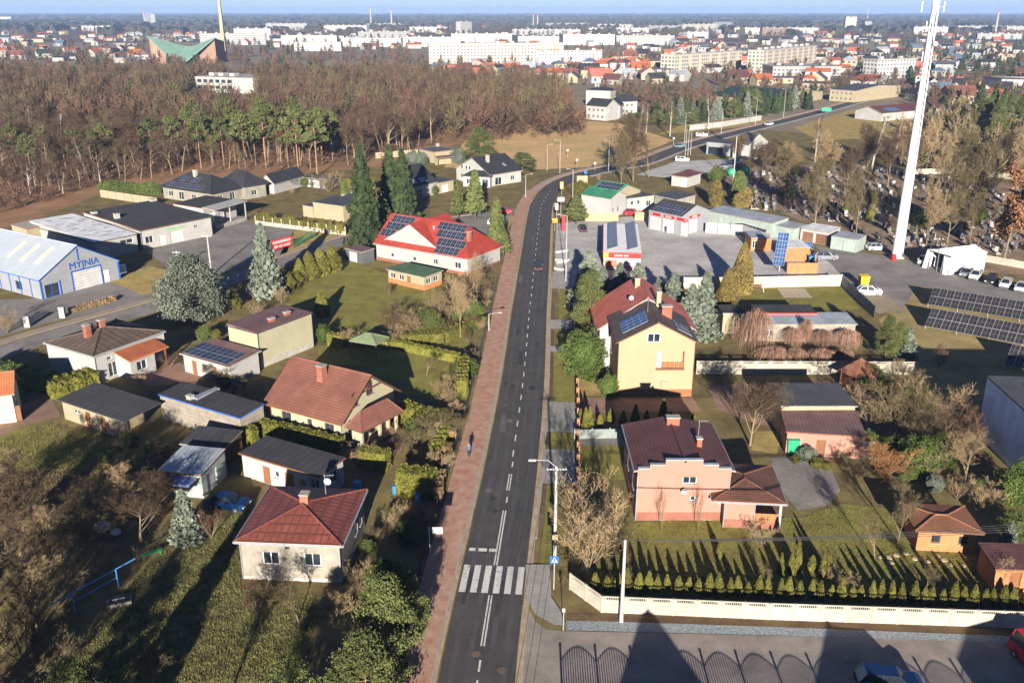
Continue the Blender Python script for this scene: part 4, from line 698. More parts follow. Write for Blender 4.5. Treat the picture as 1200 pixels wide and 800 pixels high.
t = building('white two storey house with black gabled roof at the right end of the terrace', (737, 137)); volume(t, (727, 120), (748, 119), None, 6.0, 'gable_x', D=10, rise=3, rm=r_black, wall=m_white, ov=.3, ops=tuple(('F', 1 + k * 2.4, z, 1.2, 1.3) for k in range(3) for z in (1, 3.8)))
t = building('tall white house with flat black roof and chimneys rising behind the terrace', (700, 122)); V = volume(t, (686, 106), (716, 107), None, 8, 'hip', D=10, rise=1.4, rm=r_black, wall=m_white, ov=.3); chimney(V, 4, 5, .8, .8, 2, m_metal); chimney(V, 5.5, 5, .8, .8, 2, m_metal)
t = building('white hall with maroon roof and blue solar panels beside the far crossroads', (1010, 142), 'hall', 'hall')
V = volume(t, (1001, 130), (1034, 133.5), (1064, 122.5), 3.4, 'gable_y', rise=2.4, rm=r_maroon, wall=m_white, ov=.4); roof_panels(V, 'R', 6, 1.5, 8, 2, m=m_pvblue)
t = building('beige two storey house with slate roof near the far crossroads', (990, 120)); volume(t, (972, 105), (1003, 107), (1010, 98), 6, 'gable_x', rise=1.6, rm=r_slate, wall=m_cream, ov=.3, ops=tuple(('F', 1 + k * 2.6, z, 1.2, 1.3) for k in range(5) for z in (1, 3.8)))
t = building('white house with long red tiled roof near the far crossroads', (1015, 104)); volume(t, (996, 95), (1024, 96), (1030, 89), 5, 'gable_x', rise=2.4, rm=r_orange, wall=m_white, ov=.3, ops=tuple(('F', 2 + k * 4, 1.5, 1.6, 1.4) for k in range(5)))
t = building('white wedge shaped hall beside the car lot at the edge of town', (1165, 100), 'hall', 'hall'); volume(t, (1152, 90), (1174, 93), (1186, 84), 7, 'shed', rise=-2.0, rm=r_slate, wall=m_white, ov=.1)
t = building('long green roofed hall behind the conifers beside the far road', (880, 120), 'hall', 'hall'); volume(t, (826, 113), (912, 118), (915, 105), 4, 'gable_x', rise=3, rm=roofmat('deep_green_roof', (.035, .07, .05)), wall=m_cream, ov=.3)
t = building('white modern school block half hidden in the wood', (262, 104), 'school', 'school'); V = volume(t, (228, 90), (296, 92), None, 9, 'flat', D=26, rise=.2, rm=m_kerb, wall=m_white, ov=.1, ops=tuple(('F', 1.5 + k * 4.4, z, 3.0, 1.9) for k in range(6) for z in (2.2, 5.8)), frame=m_dkmetal)
for k, x in enumerate((6, 13, 21)): MB().box(x, 6, V.Z + .2, x + 3.5, 11, V.Z + 2.0).build('roof_box', m_white, V.roof)
t = building('brick church with green butterfly copper roof rising above the wood', (215, 66), 'church', 'church')
q = MB(); p = Vector((0, 0, 0)); mC = mat('copper_green', (.19, .31, .24), (.14, .24, .185), .1, .7, pat='bands', size=(1.5, 1), rand=0); mB = mat('church_brick', (.26, .165, .115), (.2, .125, .088), .2, .9, rand=0)
q.poly([(-38, 0, 0), (38, 0, 0), (38, 0, 27), (9, -1, 5), (-9, -1, 5), (-38, 0, 29)]); q.poly([(-38, 36, 0), (-38, 0, 0), (-38, 0, 29), (-38, 36, 25)]); q.poly([(38, 0, 0), (38, 36, 0), (38, 36, 23), (38, 0, 27)]); q.poly([(38, 36, 0), (-38, 36, 0), (-38, 36, 25), (0, 36, 10), (38, 36, 23)])
cw = g(215, 64, 0); t.location = (cw.x * .82, cw.y * .82, 0); s_ = .82; q.build('wall', mB, t)
q = MB()
for pts in ([(-40, -3, 30), (-8, -14, 4), (-4, 22, 18)], [(40, -3, 28), (4, 22, 18), (8, -14, 4)], [(-8, -14, 4), (8, -14, 4), (4, 22, 18), (-4, 22, 18)], [(-40, -3, 30), (-4, 22, 18), (-36, 36, 22)], [(4, 22, 18), (40, -3, 28), (36, 36, 20)]): q.slab(pts, (0, 0, .8))
q.build('roof', mC, t); q = MB()
for k in range(9): q.box(-34 + k * 2.6, -.3, 6, -33 + k * 2.6, -.1, 20 - k)
q.build('window_slats', m_cream, t); t.scale = (.8, .8, .84)
t = building('slender pale concrete church tower standing apart beside the church', (262, 58), 'church_tower', 'tower'); cw = g(263, 62, 0); t.location = (cw.x * .84, cw.y * .84, 0)
MB().tube((0, 0, 0), (0, 0, 56), 3.2, 1.5, n=4).build('shaft', m_cream, t); MB().tube((0, 0, 56), (0, 0, 66), .5, .2).build('cross_post', m_metal, t); MB().box(-2, -.2, 61, 2, .2, 61.8).build('cross_arm', m_metal, t)
# ------------------------------------------------------------------ plants
def fmat(name, c1, c2, sc_=1.2): return mat(name, c1, c2, sc_, 0.95, rand=0.22, spec=0.1, contrast=(0.4, 0.6))
f_bare = fmat('bare_twigs', (0.118, 0.078, 0.047), (0.068, 0.046, 0.03)); f_bare_red = fmat('reddish_twigs', (0.13, 0.074, 0.048), (0.08, 0.048, 0.034)); f_bare_olive = fmat('olive_twigs', (0.155, 0.12, 0.06), (0.1, 0.078, 0.042)); f_tan = fmat('tan_twigs', (0.33, 0.24, 0.13), (0.24, 0.17, 0.1))
f_bark = mat('bark_tan', (0.25, 0.19, 0.115), (0.14, 0.105, 0.07), 1.5, 0.95, rand=0.25); f_bark_pine = mat('bark_pine', (0.36, 0.2, 0.11), (0.2, 0.12, 0.08), 1.0, 0.95, rand=0.15); f_bark_birch = mat('bark_birch', (0.42, 0.39, 0.34), (0.18, 0.16, 0.14), 2.0, 0.9, rand=0.1); f_bark_dark = mat('bark_dark', (0.12, 0.09, 0.065), None, 2, 0.95, rand=0.2)
f_spruce = fmat('spruce_needles', (0.06, 0.08, 0.03), (0.03, 0.044, 0.02)); f_blue = fmat('blue_spruce_needles', (0.17, 0.19, 0.145), (0.09, 0.108, 0.082)); f_pine = fmat('pine_needles', (0.125, 0.135, 0.045), (0.062, 0.075, 0.026)); f_thuja = fmat('thuja_leaf', (0.15, 0.14, 0.03), (0.085, 0.082, 0.02)); f_thuja_dk = fmat('thuja_dark_leaf', (0.1, 0.125, 0.035), (0.06, 0.08, 0.022)); f_gold = fmat('golden_thuja_leaf', (0.19, 0.14, 0.045), (0.115, 0.085, 0.03)); f_hedge = fmat('hedge_leaf', (0.165, 0.16, 0.03), (0.1, 0.1, 0.02)); f_brownhedge = fmat('brown_hedge_leaf', (0.25, 0.17, 0.09), (0.17, 0.115, 0.06)); f_oak = fmat('oak_dead_leaf', (0.29, 0.145, 0.075), (0.18, 0.09, 0.048)); f_weep = fmat('weeping_twigs', (0.34, 0.2, 0.14), (0.2, 0.115, 0.08)); f_willow = fmat('orange_willow_twigs', (0.4, 0.2, 0.08), (0.28, 0.14, 0.06)); f_green = fmat('bright_green_leaf', (0.1, 0.14, 0.035), (0.055, 0.08, 0.02))
f_core = mat('inner_twigs', (0.035, 0.035, 0.018), None, 2, 1.0, rand=0)
def npmesh(name, v, k, m):                               # v: (n, k, 3) loose polygons
    v = np.asarray(v, dtype=np.float64).reshape(-1, 3); n = len(v) // k; me = bpy.data.meshes.new(name)
    me.vertices.add(len(v)); me.vertices.foreach_set('co', v.ravel()); me.loops.add(n * k); me.loops.foreach_set('vertex_index', np.arange(n * k, dtype=np.int32))
    me.polygons.add(n); me.polygons.foreach_set('loop_start', np.arange(0, n * k, k, dtype=np.int32)); me.materials.append(m); me.update(calc_edges=True); return me
def cards(c, size, rs, up=0.0, aspect=1.0, out=None):    # leaf-sized quads round the points c
    n = len(c); d = rs.normal(size=(n, 3)); d[:, 2] = d[:, 2] + up
    d /= np.linalg.norm(d, axis=1)[:, None]; e = rs.normal(size=(n, 3))
    if out is not None: e = e * 0.7 + np.cross(out, d)
    e -= d * np.sum(e * d, 1)[:, None]; e /= np.linalg.norm(e, axis=1)[:, None] + 1e-9; s = (size * rs.uniform(.6, 1.3, n))[:, None] / 2
    return np.stack([c - d * s * aspect - e * s * .5, c - d * s * .2 + e * s, c + d * s * aspect + e * s * .3, c + d * s * .2 - e * s], 1)
def tri_twigs(p0, p1, w, rs):
    d = p1 - p0; e = np.cross(d, rs.normal(size=d.shape)); e /= np.linalg.norm(e, axis=1)[:, None] + 1e-9; w = np.broadcast_to(np.asarray(w), (len(p0),))[:, None]
    return np.stack([p0 - e * w, p0 + e * w, p1 + e * w * .3], 1)
def bare_tree(seed, h=10.0, spread=0.45, trunk=0.35, counts=(9, 6, 6, 5, 4), tw=0.016, up=0.35, r0=None, multi=1, lean=0.0, bend=.05):
    rs = np.random.RandomState(seed); rr = random.Random(seed); wood = MB(); segs = [[], [], []]; r0 = r0 or h * 0.016
    def grow(p, d, L, r, lev):
        n = 3 if lev < 2 else 2; pts = [p]
        for k in range(n):
            j = bend if lev == 0 else .14; d = (d + Vector((rr.gauss(0, j), rr.gauss(0, j), rr.gauss(0, j * .6) + (.06 if lev else 0)))).normalized(); pts.append(pts[-1] + d * (L / n))
        for k in range(n):
            ra, rb = r * (1 - .75 * k / n), r * (1 - .75 * (k + 1) / n)
            if lev < 2: wood.tube(pts[k], pts[k + 1], ra, rb, n=6 if lev == 0 else 4, cap=False)
            else: segs[0].append((pts[k][:], pts[k + 1][:], max(ra, tw)))
        if lev >= len(counts) - 1: return
        for k in range(counts[lev]):
            t = rr.uniform(trunk if lev == 0 else .25, 1.0); i = min(n - 1, int(t * n)); q = pts[i].lerp(pts[i + 1], t * n - i)
            ang = rr.uniform(.45, 1.0) if lev else rr.uniform(.35, .9) ; ax = d.orthogonal(); ax.rotate(Matrix.Rotation(rr.uniform(0, 6.283), 3, d)); nd = d.copy(); nd.rotate(Matrix.Rotation(ang, 3, ax)); nd = (nd + Vector((0, 0, up * (.6 if lev < 2 else .3)))).normalized()
            ln = (h * spread * rr.uniform(.7, 1.1) * (1.15 - .5 * t)) if lev == 0 else L * rr.uniform(.38, .62)
            if lev + 1 >= len(counts) - 1: segs[1].append((q[:], (q + nd * ln)[:], tw))
            else: grow(q, nd, ln, r * (.55 if lev == 0 else .5) * (1 - .5 * t), lev + 1)
    for m_ in range(multi):
        a = rr.uniform(0, 6.28); d = Vector((math.cos(a) * (.5 if multi > 1 else lean), math.sin(a) * (.5 if multi > 1 else lean), 1)).normalized()
        grow(Vector((0, 0, 0)), d, h * rr.uniform(.7, .85), r0, 0)
    last = segs[1]; p0 = np.array([s[0] for s in last]); p1 = np.array([s[1] for s in last]); nk = counts[-1]; rp = []
    for k in range(nk):
        t = rs.uniform(.2, 1, len(p0))[:, None]; q = p0 + (p1 - p0) * t; L = np.linalg.norm(p1 - p0, axis=1)[:, None]; d = (p1 - p0) / (L + 1e-9) + rs.normal(scale=.6, size=p0.shape); d[:, 2] += .2; rp.append(tri_twigs(q, q + d / np.linalg.norm(d, axis=1)[:, None] * L * rs.uniform(.35, .7, len(p0))[:, None], tw * .8, rs))
    a0 = np.array([s[0] for s in segs[0]]); a1 = np.array([s[1] for s in segs[0]]); aw = np.array([s[2] for s in segs[0]])
    tr = np.concatenate([tri_twigs(p0, p1, tw * 1.2, rs)] + rp + ([tri_twigs(a0, a1, aw, rs), tri_twigs(a0, a1, aw, rs)] if len(a0) else []))
    z = tr[:, :, 2].max(); return wood, tr, z
def finish_tree(name, wood, tr, k, z, mw, mc, crown='crown'):
    wv = [tuple(c / z for c in v) for v in wood.v]; wood.v = wv
    return (name, wood.mesh('trunk', mw, uv=False, smooth=True), npmesh(crown, np.asarray(tr) / z, k, mc))
PROTO = {}
def proto(kind, *a): PROTO.setdefault(kind, []).append(finish_tree(*a))
for s in range(5):
    w_, t_, z = bare_tree(20 + s, 18, .34, .32, (11, 6, 5, 5, 4), .024); proto('bare', 'bare_tree', w_, t_, 3, z, f_bark, (f_bare, f_bare, f_bare_red, f_bare_olive, f_bare)[s])
for s in range(3):
    w_, t_, z = bare_tree(50 + s, 9, .52, .25, (10, 6, 6, 5, 4), .013, up=.2); proto('garden', 'bare_tree', w_, t_, 3, z, f_bark, (f_bare_olive, f_bare, f_tan)[s])
for s in range(2):
    w_, t_, z = bare_tree(70 + s, 4, .6, .15, (8, 6, 5, 4, 3), .011, up=.1, lean=.25); proto('fruit', 'fruit_tree', w_, t_, 3, z, f_bark, (f_bare_olive, f_tan)[s])
for s in range(3):
    w_, t_, z = bare_tree(80 + s, 4, .4, .05, (5, 5, 5, 4), .012, up=.5, multi=7, r0=.035); proto('shrub', 'bare_shrub', w_, t_, 3, z, f_bark, (f_tan, f_bare_olive, f_bare_red)[s])
w_, t_, z = bare_tree(88, 4, .42, .05, (6, 6, 6, 5), .012, up=.3, multi=9, r0=.03); proto('shrubo', 'willow_shrub', w_, t_, 3, z, f_bark, f_willow)
for s in range(3):
    w_, t_, z = bare_tree(60 + s, 13, .42, .14, (17, 7, 6, 6, 5), .024, up=.35, bend=.04); proto('hazel', 'bare_tree', w_, t_, 3, z, f_bark, (f_tan, f_bare_olive, f_bare)[s])
w_, t_, z = bare_tree(77, 5, .45, .2, (16, 4, 4), .012, up=2.2, bend=.01, r0=.05); proto('sapling', 'sapling', w_, t_, 3, z, f_bark, f_weep)
for s in range(2):
    w_, t_, z = bare_tree(90 + s, 16, .2, .3, (12, 5, 5, 4), .02, up=.5); proto('birch', 'birch_tree', w_, t_, 3, z, f_bark_birch, f_bare_red)
def conifer(seed, droop=.25, dens=1.0, rad=.24, lo=.06, irregular=.15, size=.05):
    rs = np.random.RandomState(seed); pts = []; n = int(300 * dens); w_ = MB(); w_.tube((0, 0, 0), (0, 0, .97), .014, .002, n=6)
    for k in range(n):
        t = (k + rs.rand()) / n; z = lo + (1 - lo) * t; L = rad * (1 - z) ** .85 * rs.uniform(1 - 2 * irregular, 1 + irregular) + .012; a = rs.uniform(0, 6.2832)
        d = np.array([math.cos(a), math.sin(a), -droop + .55 * z]); m_ = 4 + int(9 * (1 - z))
        f = rs.uniform(.25, 1.0, m_)[:, None]; sd = np.array([-math.sin(a), math.cos(a), 0]); pts.append(np.array([0, 0, z]) + d * L * f + sd * rs.normal(size=(m_, 1)) * L * .2 * f + np.array([0, 0, 1]) * (rs.normal(size=(m_, 1)) * .008 - .06 * L * f * f))
    c = np.concatenate(pts); o = c * np.array([1, 1, 0]); o /= np.linalg.norm(o, axis=1)[:, None] + 1e-6; return w_, cards(c, size, rs, up=.2, aspect=1.3, out=o)
for s in range(2):
    w_, t_ = conifer(s, .3, 1.3, .24); proto('spruce', 'spruce_tree', w_, t_, 4, 1, f_bark_dark, f_spruce); w_, t_ = conifer(10 + s, .15, 1.2, .27); proto('blue', 'blue_spruce', w_, t_, 4, 1, f_bark_dark, f_blue)
    w_, t_ = conifer(14 + s, .1, .9, .22, lo=.2); proto('ltspruce', 'spruce_tree', w_, t_, 4, 1, f_bark, f_pine)
def pine(seed, lo=.5, rad=.18, nb=30, tufts=80, ts=.055):
    rs = np.random.RandomState(seed); w_ = MB(); w_.tube((0, 0, 0), (0, 0, .6), .011, .008, n=6, cap=False); w_.tube((0, 0, .6), (.01, 0, .96), .008, .002, n=5, cap=False); cs = []
    for k in range(nb):
        t = (k + rs.rand()) / nb; z = lo + (1 - lo) * t; a = rs.uniform(0, 6.28); L = rad * (math.sin(math.pi * min(1, .25 + .75 * t)) * .9 + .15) * rs.uniform(.6, 1.1); e = np.array([math.cos(a) * L, math.sin(a) * L, z + .03]); w_.tube((0, 0, z - .03), e, .004, .001, n=3, cap=False)
        cs.append(e + rs.normal(size=(tufts, 3)) * np.array([.32, .32, .15]) * rad * .46)
    c = np.concatenate(cs); return w_, cards(c, ts, rs, up=.6, aspect=1.5)
for s in range(3): w_, t_ = pine(30 + s, ts=.026); proto('pine', 'pine_tree', w_, t_, 4, 1, f_bark_pine, f_pine)
for s in range(2): w_, t_ = pine(40 + s, .1, .34, 64, 340, .017); proto('youngpine', 'young_pine', w_, t_, 4, 1, f_bark_pine, f_pine)
def cone_plant(seed, r=.2, n=1500, size=.06, power=.75, mid=.28, core=True):
    rs = np.random.RandomState(seed); z = rs.uniform(0.01, 1, n); prof = np.where(z < mid, (.75 + .25 * z / mid), ((1 - z) / (1 - mid)) ** power); a = rs.uniform(0, 6.2832, n); lump = 1 + .12 * np.sin(3 * a + seed) * np.sin(9 * z + seed) ; rr_ = r * prof * lump * rs.uniform(.82, 1.08, n)
    c = np.stack([np.cos(a) * rr_, np.sin(a) * rr_, z * .98], 1); o = np.stack([np.cos(a), np.sin(a), np.zeros(n)], 1); w_ = MB()
    w_.tube((0, 0, 0), (0, 0, mid), r * .62, r * .82, n=8, cap=False); w_.tube((0, 0, mid), (0, 0, .93), r * .82, .01, n=8, cap=False); return w_, cards(c, size, rs, up=2.2, aspect=1.5, out=o)
for s in range(3): w_, t_ = cone_plant(s, .2, 1100, .075); proto('thuja', 'conical_thuja', w_, t_, 4, 1, f_thuja, f_thuja)
for s in range(2): w_, t_ = cone_plant(5 + s, .21, 4500, .032); proto('bigthuja', 'tall_thuja', w_, t_, 4, 1, f_gold if s == 0 else f_thuja, f_gold if s == 0 else f_thuja)
w_, t_ = cone_plant(8, .16, 900, .08, .35, .5); proto('darkthuja', 'columnar_thuja', w_, t_, 4, 1, f_thuja_dk, f_thuja_dk); w_, t_ = cone_plant(9, .16, 1200, .07, .35, .5); proto('goldcol', 'columnar_thuja', w_, t_, 4, 1, f_gold, f_gold)
def ball_plant(seed, n=1800, size=.07, sz=1.0, lump=.1):
    rs = np.random.RandomState(seed); d = rs.normal(size=(n, 3)); d /= np.linalg.norm(d, axis=1)[:, None]; lu = lump; lump = 1 + lu * np.sin(7 * d[:, 0] + seed) + lu * np.sin(8 * d[:, 1] + 6 * d[:, 2]) + lu * .7 * np.sin(15 * d[:, 2] + 11 * d[:, 0]); c = d * (.5 * lump * rs.uniform(.86, 1.05, n))[:, None]; c[:, 2] = (c[:, 2] + .5); c = c[c[:, 2] > 0.01]; w_ = MB(); w_.ball((0, 0, .47), .38, seg=10, rings=6); return w_, cards(c, size, rs, up=.4)
for s, m_ in enumerate((f_green, f_thuja, f_thuja_dk, f_blue)): w_, t_ = ball_plant(s, 9000, .034, lump=.13); proto('ball%d' % s, 'round_shrub', w_, t_, 4, 1, m_, m_)
w_, t_ = pine(44, .04, .5, 150, 120, .026); proto('bigblue', 'round_conifer', w_, t_, 4, 1, f_bark_dark, f_blue)
def weeping(seed, n=900):
    rs = np.random.RandomState(seed); w_ = MB(); w_.tube((0, 0, 0), (0, 0, .8), .03, .02, n=5, cap=False); tr = []
    for k in range(n):
        a = rs.uniform(0, 6.283); r = (.42 * math.sqrt(rs.rand()) + .03) * (1 + .22 * math.sin(3 * a + seed) + .15 * math.sin(7 * a)); z = rs.uniform(-.12, .06) + .8 + .2 * math.cos(r / .45 * 1.57) + rs.normal() * .02; d = np.array([math.cos(a), math.sin(a), 0]); p = [d * r * .35 + [0, 0, .8 + .1 * rs.rand()], d * r * .85 + [0, 0, z], d * r * 1.1 + [0, 0, z * rs.uniform(.45, .75)], d * r * 1.15 + [0, 0, z * rs.uniform(.03, .35)]]
        tr.append(p)
    tr = np.array(tr); T = np.concatenate([tri_twigs(tr[:, i], tr[:, i + 1], .0032, rs) for i in range(3) for _ in range(2)]); return w_, T
for s, m_ in enumerate((f_weep, f_willow)): w_, t_ = weeping(s, 520); proto('weep%d' % s, 'weeping_tree', w_, t_, 3, 1, f_bark, m_)
def oak(seed):
    w_, t_, z = bare_tree(seed, 12, .42, .25, (10, 6, 5, 4, 3), .02); rs = np.random.RandomState(seed); c = t_[:, 2] / z; c = c[rs.rand(len(c)) < .9]; c = np.repeat(c, 2, 0) + rs.normal(size=(len(c) * 2, 3)) * .02
    w_.v = [tuple(x / z for x in v) for v in w_.v]; return ('oak_tree', w_.mesh('trunk', f_bark, uv=False), npmesh('crown', cards(c, .024, rs), 4, f_oak))
PROTO['oak'] = [oak(3)]
def plant(kind, px, py, top, label, cat='tree', group=None, wid=None, name=None, var=None, rot=None, h=None, at=None, parts=True):
    """a plant rooted at the ground pixel (px, py) whose tip shows at row top; wid = crown width in pixels where it is known"""
    p = Vector((at[0], at[1], 0)) if at is not None else g(px, py); h = h or height_at(p.x, p.y, top); pr = PROTO[kind]; nm, tm, cm = pr[rnd.randrange(len(pr)) if var is None else var % len(pr)]
    t = thing(name or nm, label, cat, (p.x, p.y, 0), rnd.uniform(0, 6.28) if rot is None else rot, group); sx = h
    if wid:
        d = p.y * cP + CAM_H * sP; sx = (wid * d / FPX) / {'thuja': .42, 'bigthuja': .44, 'darkthuja': .34, 'goldcol': .34}.get(kind, {'spruce': .46, 'blue': .52, 'ltspruce': .44, 'youngpine': .8, 'weep0': .95, 'weep1': .95, 'garden': .95, 'fruit': 1.1, 'shrub': .95, 'bare': .65, 'oak': .9, 'birch': .42, 'hazel': .85, 'sapling': .4, 'shrubo': .95}.get(kind, 1.0))
    t.scale = (sx, sx, h)
    woody = kind[:4] not in ('thuj', 'bigt', 'dark', 'gold', 'ball', 'bigb')
    put('trunk' if woody else 'stem_core', tm, t); put('crown' if woody else 'foliage', cm, t); return t
def hedge(label, pts, h, wdt, m=f_hedge, dens=14, size=.22, group=None, name='hedge', core=None, cat='hedge'):
    """a clipped hedge along ground pixels"""
    P_ = [wp(p) for p in pts]; c0 = P_[0].copy(); dens *= 2.2; size *= .75; t = thing(name, label, cat, (c0.x, c0.y, 0), group=group); q = MB(); cs = []; os_ = []; rs = np.random.RandomState(rnd.randrange(9999))
    for i in range(len(P_) - 1):
        a, b_ = P_[i] - c0, P_[i + 1] - c0; d = (b_ - a); L = d.length; d.normalize(); s = Vector((-d.y, d.x, 0)); k = .42 * wdt
        q.slab([a - s * k + Vector((0, 0, h * .94)), b_ - s * k + Vector((0, 0, h * .94)), b_ + s * k + Vector((0, 0, h * .94)), a + s * k + Vector((0, 0, h * .94))], (0, 0, h * .93))
        for area, f in ((L * h, lambda u, v: (u, -.5, v)), (L * h, lambda u, v: (u, .5, v)), (L * wdt, lambda u, v: (u, v - .5, 1)), (wdt * h, lambda u, v: (0, u - .5, v)), (wdt * h, lambda u, v: (1, u - .5, v))):
            for _ in range(int(area * dens)):
                u, y_, z = f(rs.rand(), rs.rand()); bl = 1 + .1 * math.sin(u * L * 2.3 + y_ * 3); cs.append(np.array(a + d * (u * L)) + np.array(s) * (y_ * wdt * bl) + np.array([0, 0, z * h * (.96 + .06 * math.sin(u * L * 5.1)) + .02])); os_.append(np.array(s) * y_ * 2)
    q.build('stem_core', m, t, uv=False); put('foliage', npmesh('foliage', cards(np.array(cs), size, rs, up=.8), 4, m), t); return t
# ------------------------------------------------------------------ single plants, left
plant('blue', 313, 348, 263, 'tall slim blue spruce at the bend of the side road', wid=44, var=0)
plant('bigblue', 227, 374, 304, 'huge rounded blue-green conifer beside the side road', wid=64)
FIR = 'tall dark firs beside the red roofed bungalow'
plant('spruce', 428, 287, 172, 'tall dark fir nearest the red roofed bungalow, leftmost of its clump', group=FIR, wid=46); plant('spruce', 459, 258, 172, 'tall dark fir in the middle of the clump by the side road', group=FIR, wid=38); plant('spruce', 474, 264, 176, 'tall dark fir at the right end of the clump by the side road', group=FIR, wid=40); plant('ltspruce', 452, 272, 234, 'short yellow-green fir at the foot of the tall dark firs', wid=26)
YS = 'yellow-green spruces by the road bend'
for x, y, t_, w_ in ((537, 256, 212, 24), (557, 257, 200, 32), (582, 302, 232, 32), (590, 300, 268, 26)): plant('ltspruce', x, y, t_, 'yellow-green spruce standing between the red bungalow and the road bend', group=YS, wid=w_)
plant('ball3', 484, 192, 177, 'pair-forming round blue-green conifer beside the cream cube house', group='round conifers by the cream cube house', cat='shrub'); plant('ball3', 494, 193, 179, 'pair-forming round blue-green conifer beside the cream cube house', group='round conifers by the cream cube house', cat='shrub'); plant('ball3', 538, 192, 174, 'single round conifer at the corner of the cream cube house', cat='shrub')
plant('youngpine', 563, 196, 152, 'broad pale pine behind the white villa with black roof', wid=34); plant('youngpine', 612, 202, 180, 'low round pine at the road bend', wid=34)
plant('blue', 220, 634, 575, 'dense blue spruce in the yard beside the blue car', wid=42)
YP = 'young pines beside the red pavement'
for x, y, t_, w_ in ((452, 800, 682, 80), (482, 745, 676, 44), (432, 850, 752, 90)): plant('youngpine', x, y, t_, 'bushy young pine along the fence of the red pavement', group=YP, wid=w_)
plant('youngpine', 345, 850, 775, 'young pine at the bottom of the cottage garden', wid=70); plant('youngpine', 92, 840, 778, 'small lone young pine in the rough lawn corner', wid=70)
for k, (x, y, t_, w_) in enumerate(((363, 326, 294, 26), (376, 322, 290, 26), (389, 318, 287, 26), (352, 330, 302, 18))): plant('bigthuja', x, y, t_, 'broad yellow-green thuja in the group beside the plum roofed garage', cat='shrub', group='thujas by the plum roofed garage', wid=w_, var=1)
for x, y, t_, w_ in ((345, 335, 319, 17), (338, 340, 322, 14), (277, 362, 345, 12), (268, 356, 340, 14)): plant('ball1', x, y, t_, 'low rounded yellow-green shrub along the side road verge', cat='shrub', group='rounded shrubs by the side road', wid=w_)
plant('thuja', 378, 371, 341, 'single small conical thuja alone on the wide lawn', cat='shrub', wid=18); plant('darkthuja', 405, 240, 232, 'narrow green thuja against the beige workshop wall', cat='shrub', h=6.5, wid=9)
plant('ball2', 240, 399, 383, 'egg shaped clipped shrub behind the solar panel garage', cat='shrub', wid=16); plant('ball1', 253, 397, 387, 'small round shrub behind the solar panel garage', cat='shrub', wid=12); plant('ball0', 379, 402, 381, 'small ball-headed garden tree by the tall cream house', wid=13)
hedge('thick bright yellow-green hedge beside the white bungalow', [(58, 466), (113, 450)], 2.2, 2.6, dens=10, size=.35); hedge('long dark hedge in shade along the side road', [(-30, 442), (60, 458)], 2.6, 2.6, m=f_thuja_dk, dens=7, size=.35)
hedge('yellow-green thuja hedge between the brown tiled house and the flat outbuilding', [(288, 504), (402, 531)], 1.9, 1.2, dens=22, size=.28); hedge('short thuja hedge stub beside the block garage', [(281, 517), (300, 521)], 2.2, 1.2, dens=20, size=.28)
hedge('clipped hedge stepping down to the red pavement by the driveway', [(424, 545), (455, 550)], 2.2, 1.5, dens=22, size=.28); hedge('tall clipped hedge block beside the blue barrels', [(468, 576), (510, 580)], 2.8, 2.2, dens=20, size=.3)
for k, (x, y) in enumerate(((534, 500), (529, 516), (524, 534), (517, 552), (509, 566))): hedge('small clipped brown hedge cube in the row along the red pavement', [(x - 6, y), (x + 6, y)], 1.5, 1.3, m=f_brownhedge, dens=40, size=.2, group='brown hedge cubes along the pavement', name='clipped_shrub', cat='shrub')
hedge('snaking yellow-green hedge behind the brown hedge cubes', [(519, 495), (523, 515), (513, 535), (504, 560)], 1.9, 1.0, dens=25, size=.24); hedge('tall narrow hedge column by the pavement beside the lawn', [(541, 470), (544, 442)], 3.0, 1.4, m=f_thuja, dens=22, size=.28)
hedge('brown clipped hedge post at the driveway mouth', [(513, 592), (518, 566)], 1.8, .8, m=f_brownhedge, dens=35, size=.2)
hedge('yellow-green hedge across the lawn behind the brown tiled house', [(394, 404), (470, 409), (553, 428)], 1.3, 1.2, dens=16, size=.25); hedge('hedge closing off the lawn by the tall cream house', [(386, 404), (404, 407)], 2.0, 1.2, dens=20, size=.25)
hedge('big bushy hedge beside the brown tiled house porch', [(470, 490), (497, 500), (520, 503)], 2.2, 2.2, dens=16, size=.32, m=f_hedge)
TR = 'thuja row in front of the beige workshop'
for k in range(24): plant('thuja', 302 + k * 4.3, 262 + k * .55, 0, 'slim thuja in the fence row before the beige workshop', cat='shrub', group=TR, h=rnd.uniform(2.0, 3.2), wid=8)
for k in range(13): plant('thuja', 396 + k * 3.4, 219 + k * .2, 0, 'slim thuja in the short row below the wood', cat='shrub', group='thuja row below the wood', h=rnd.uniform(2.4, 3.4), wid=7)
for k in range(12): plant('darkthuja', 120 + k * 6, 224 + k * .3, 0, 'dark thuja along the pale garden wall at the forest edge', cat='shrub', group='thujas along the forest wall', h=rnd.uniform(2.5, 3.6), wid=9)
hedge('olive hedge along the lawn between the bungalow and the red pavement', [(470, 402), (520, 400), (566, 380)], 1.6, 2.0, m=f_thuja, dens=9, size=.3)
BL = 'bare garden trees left of the road'
LB = 'bare brown shrub or tree in the gardens left of the road'
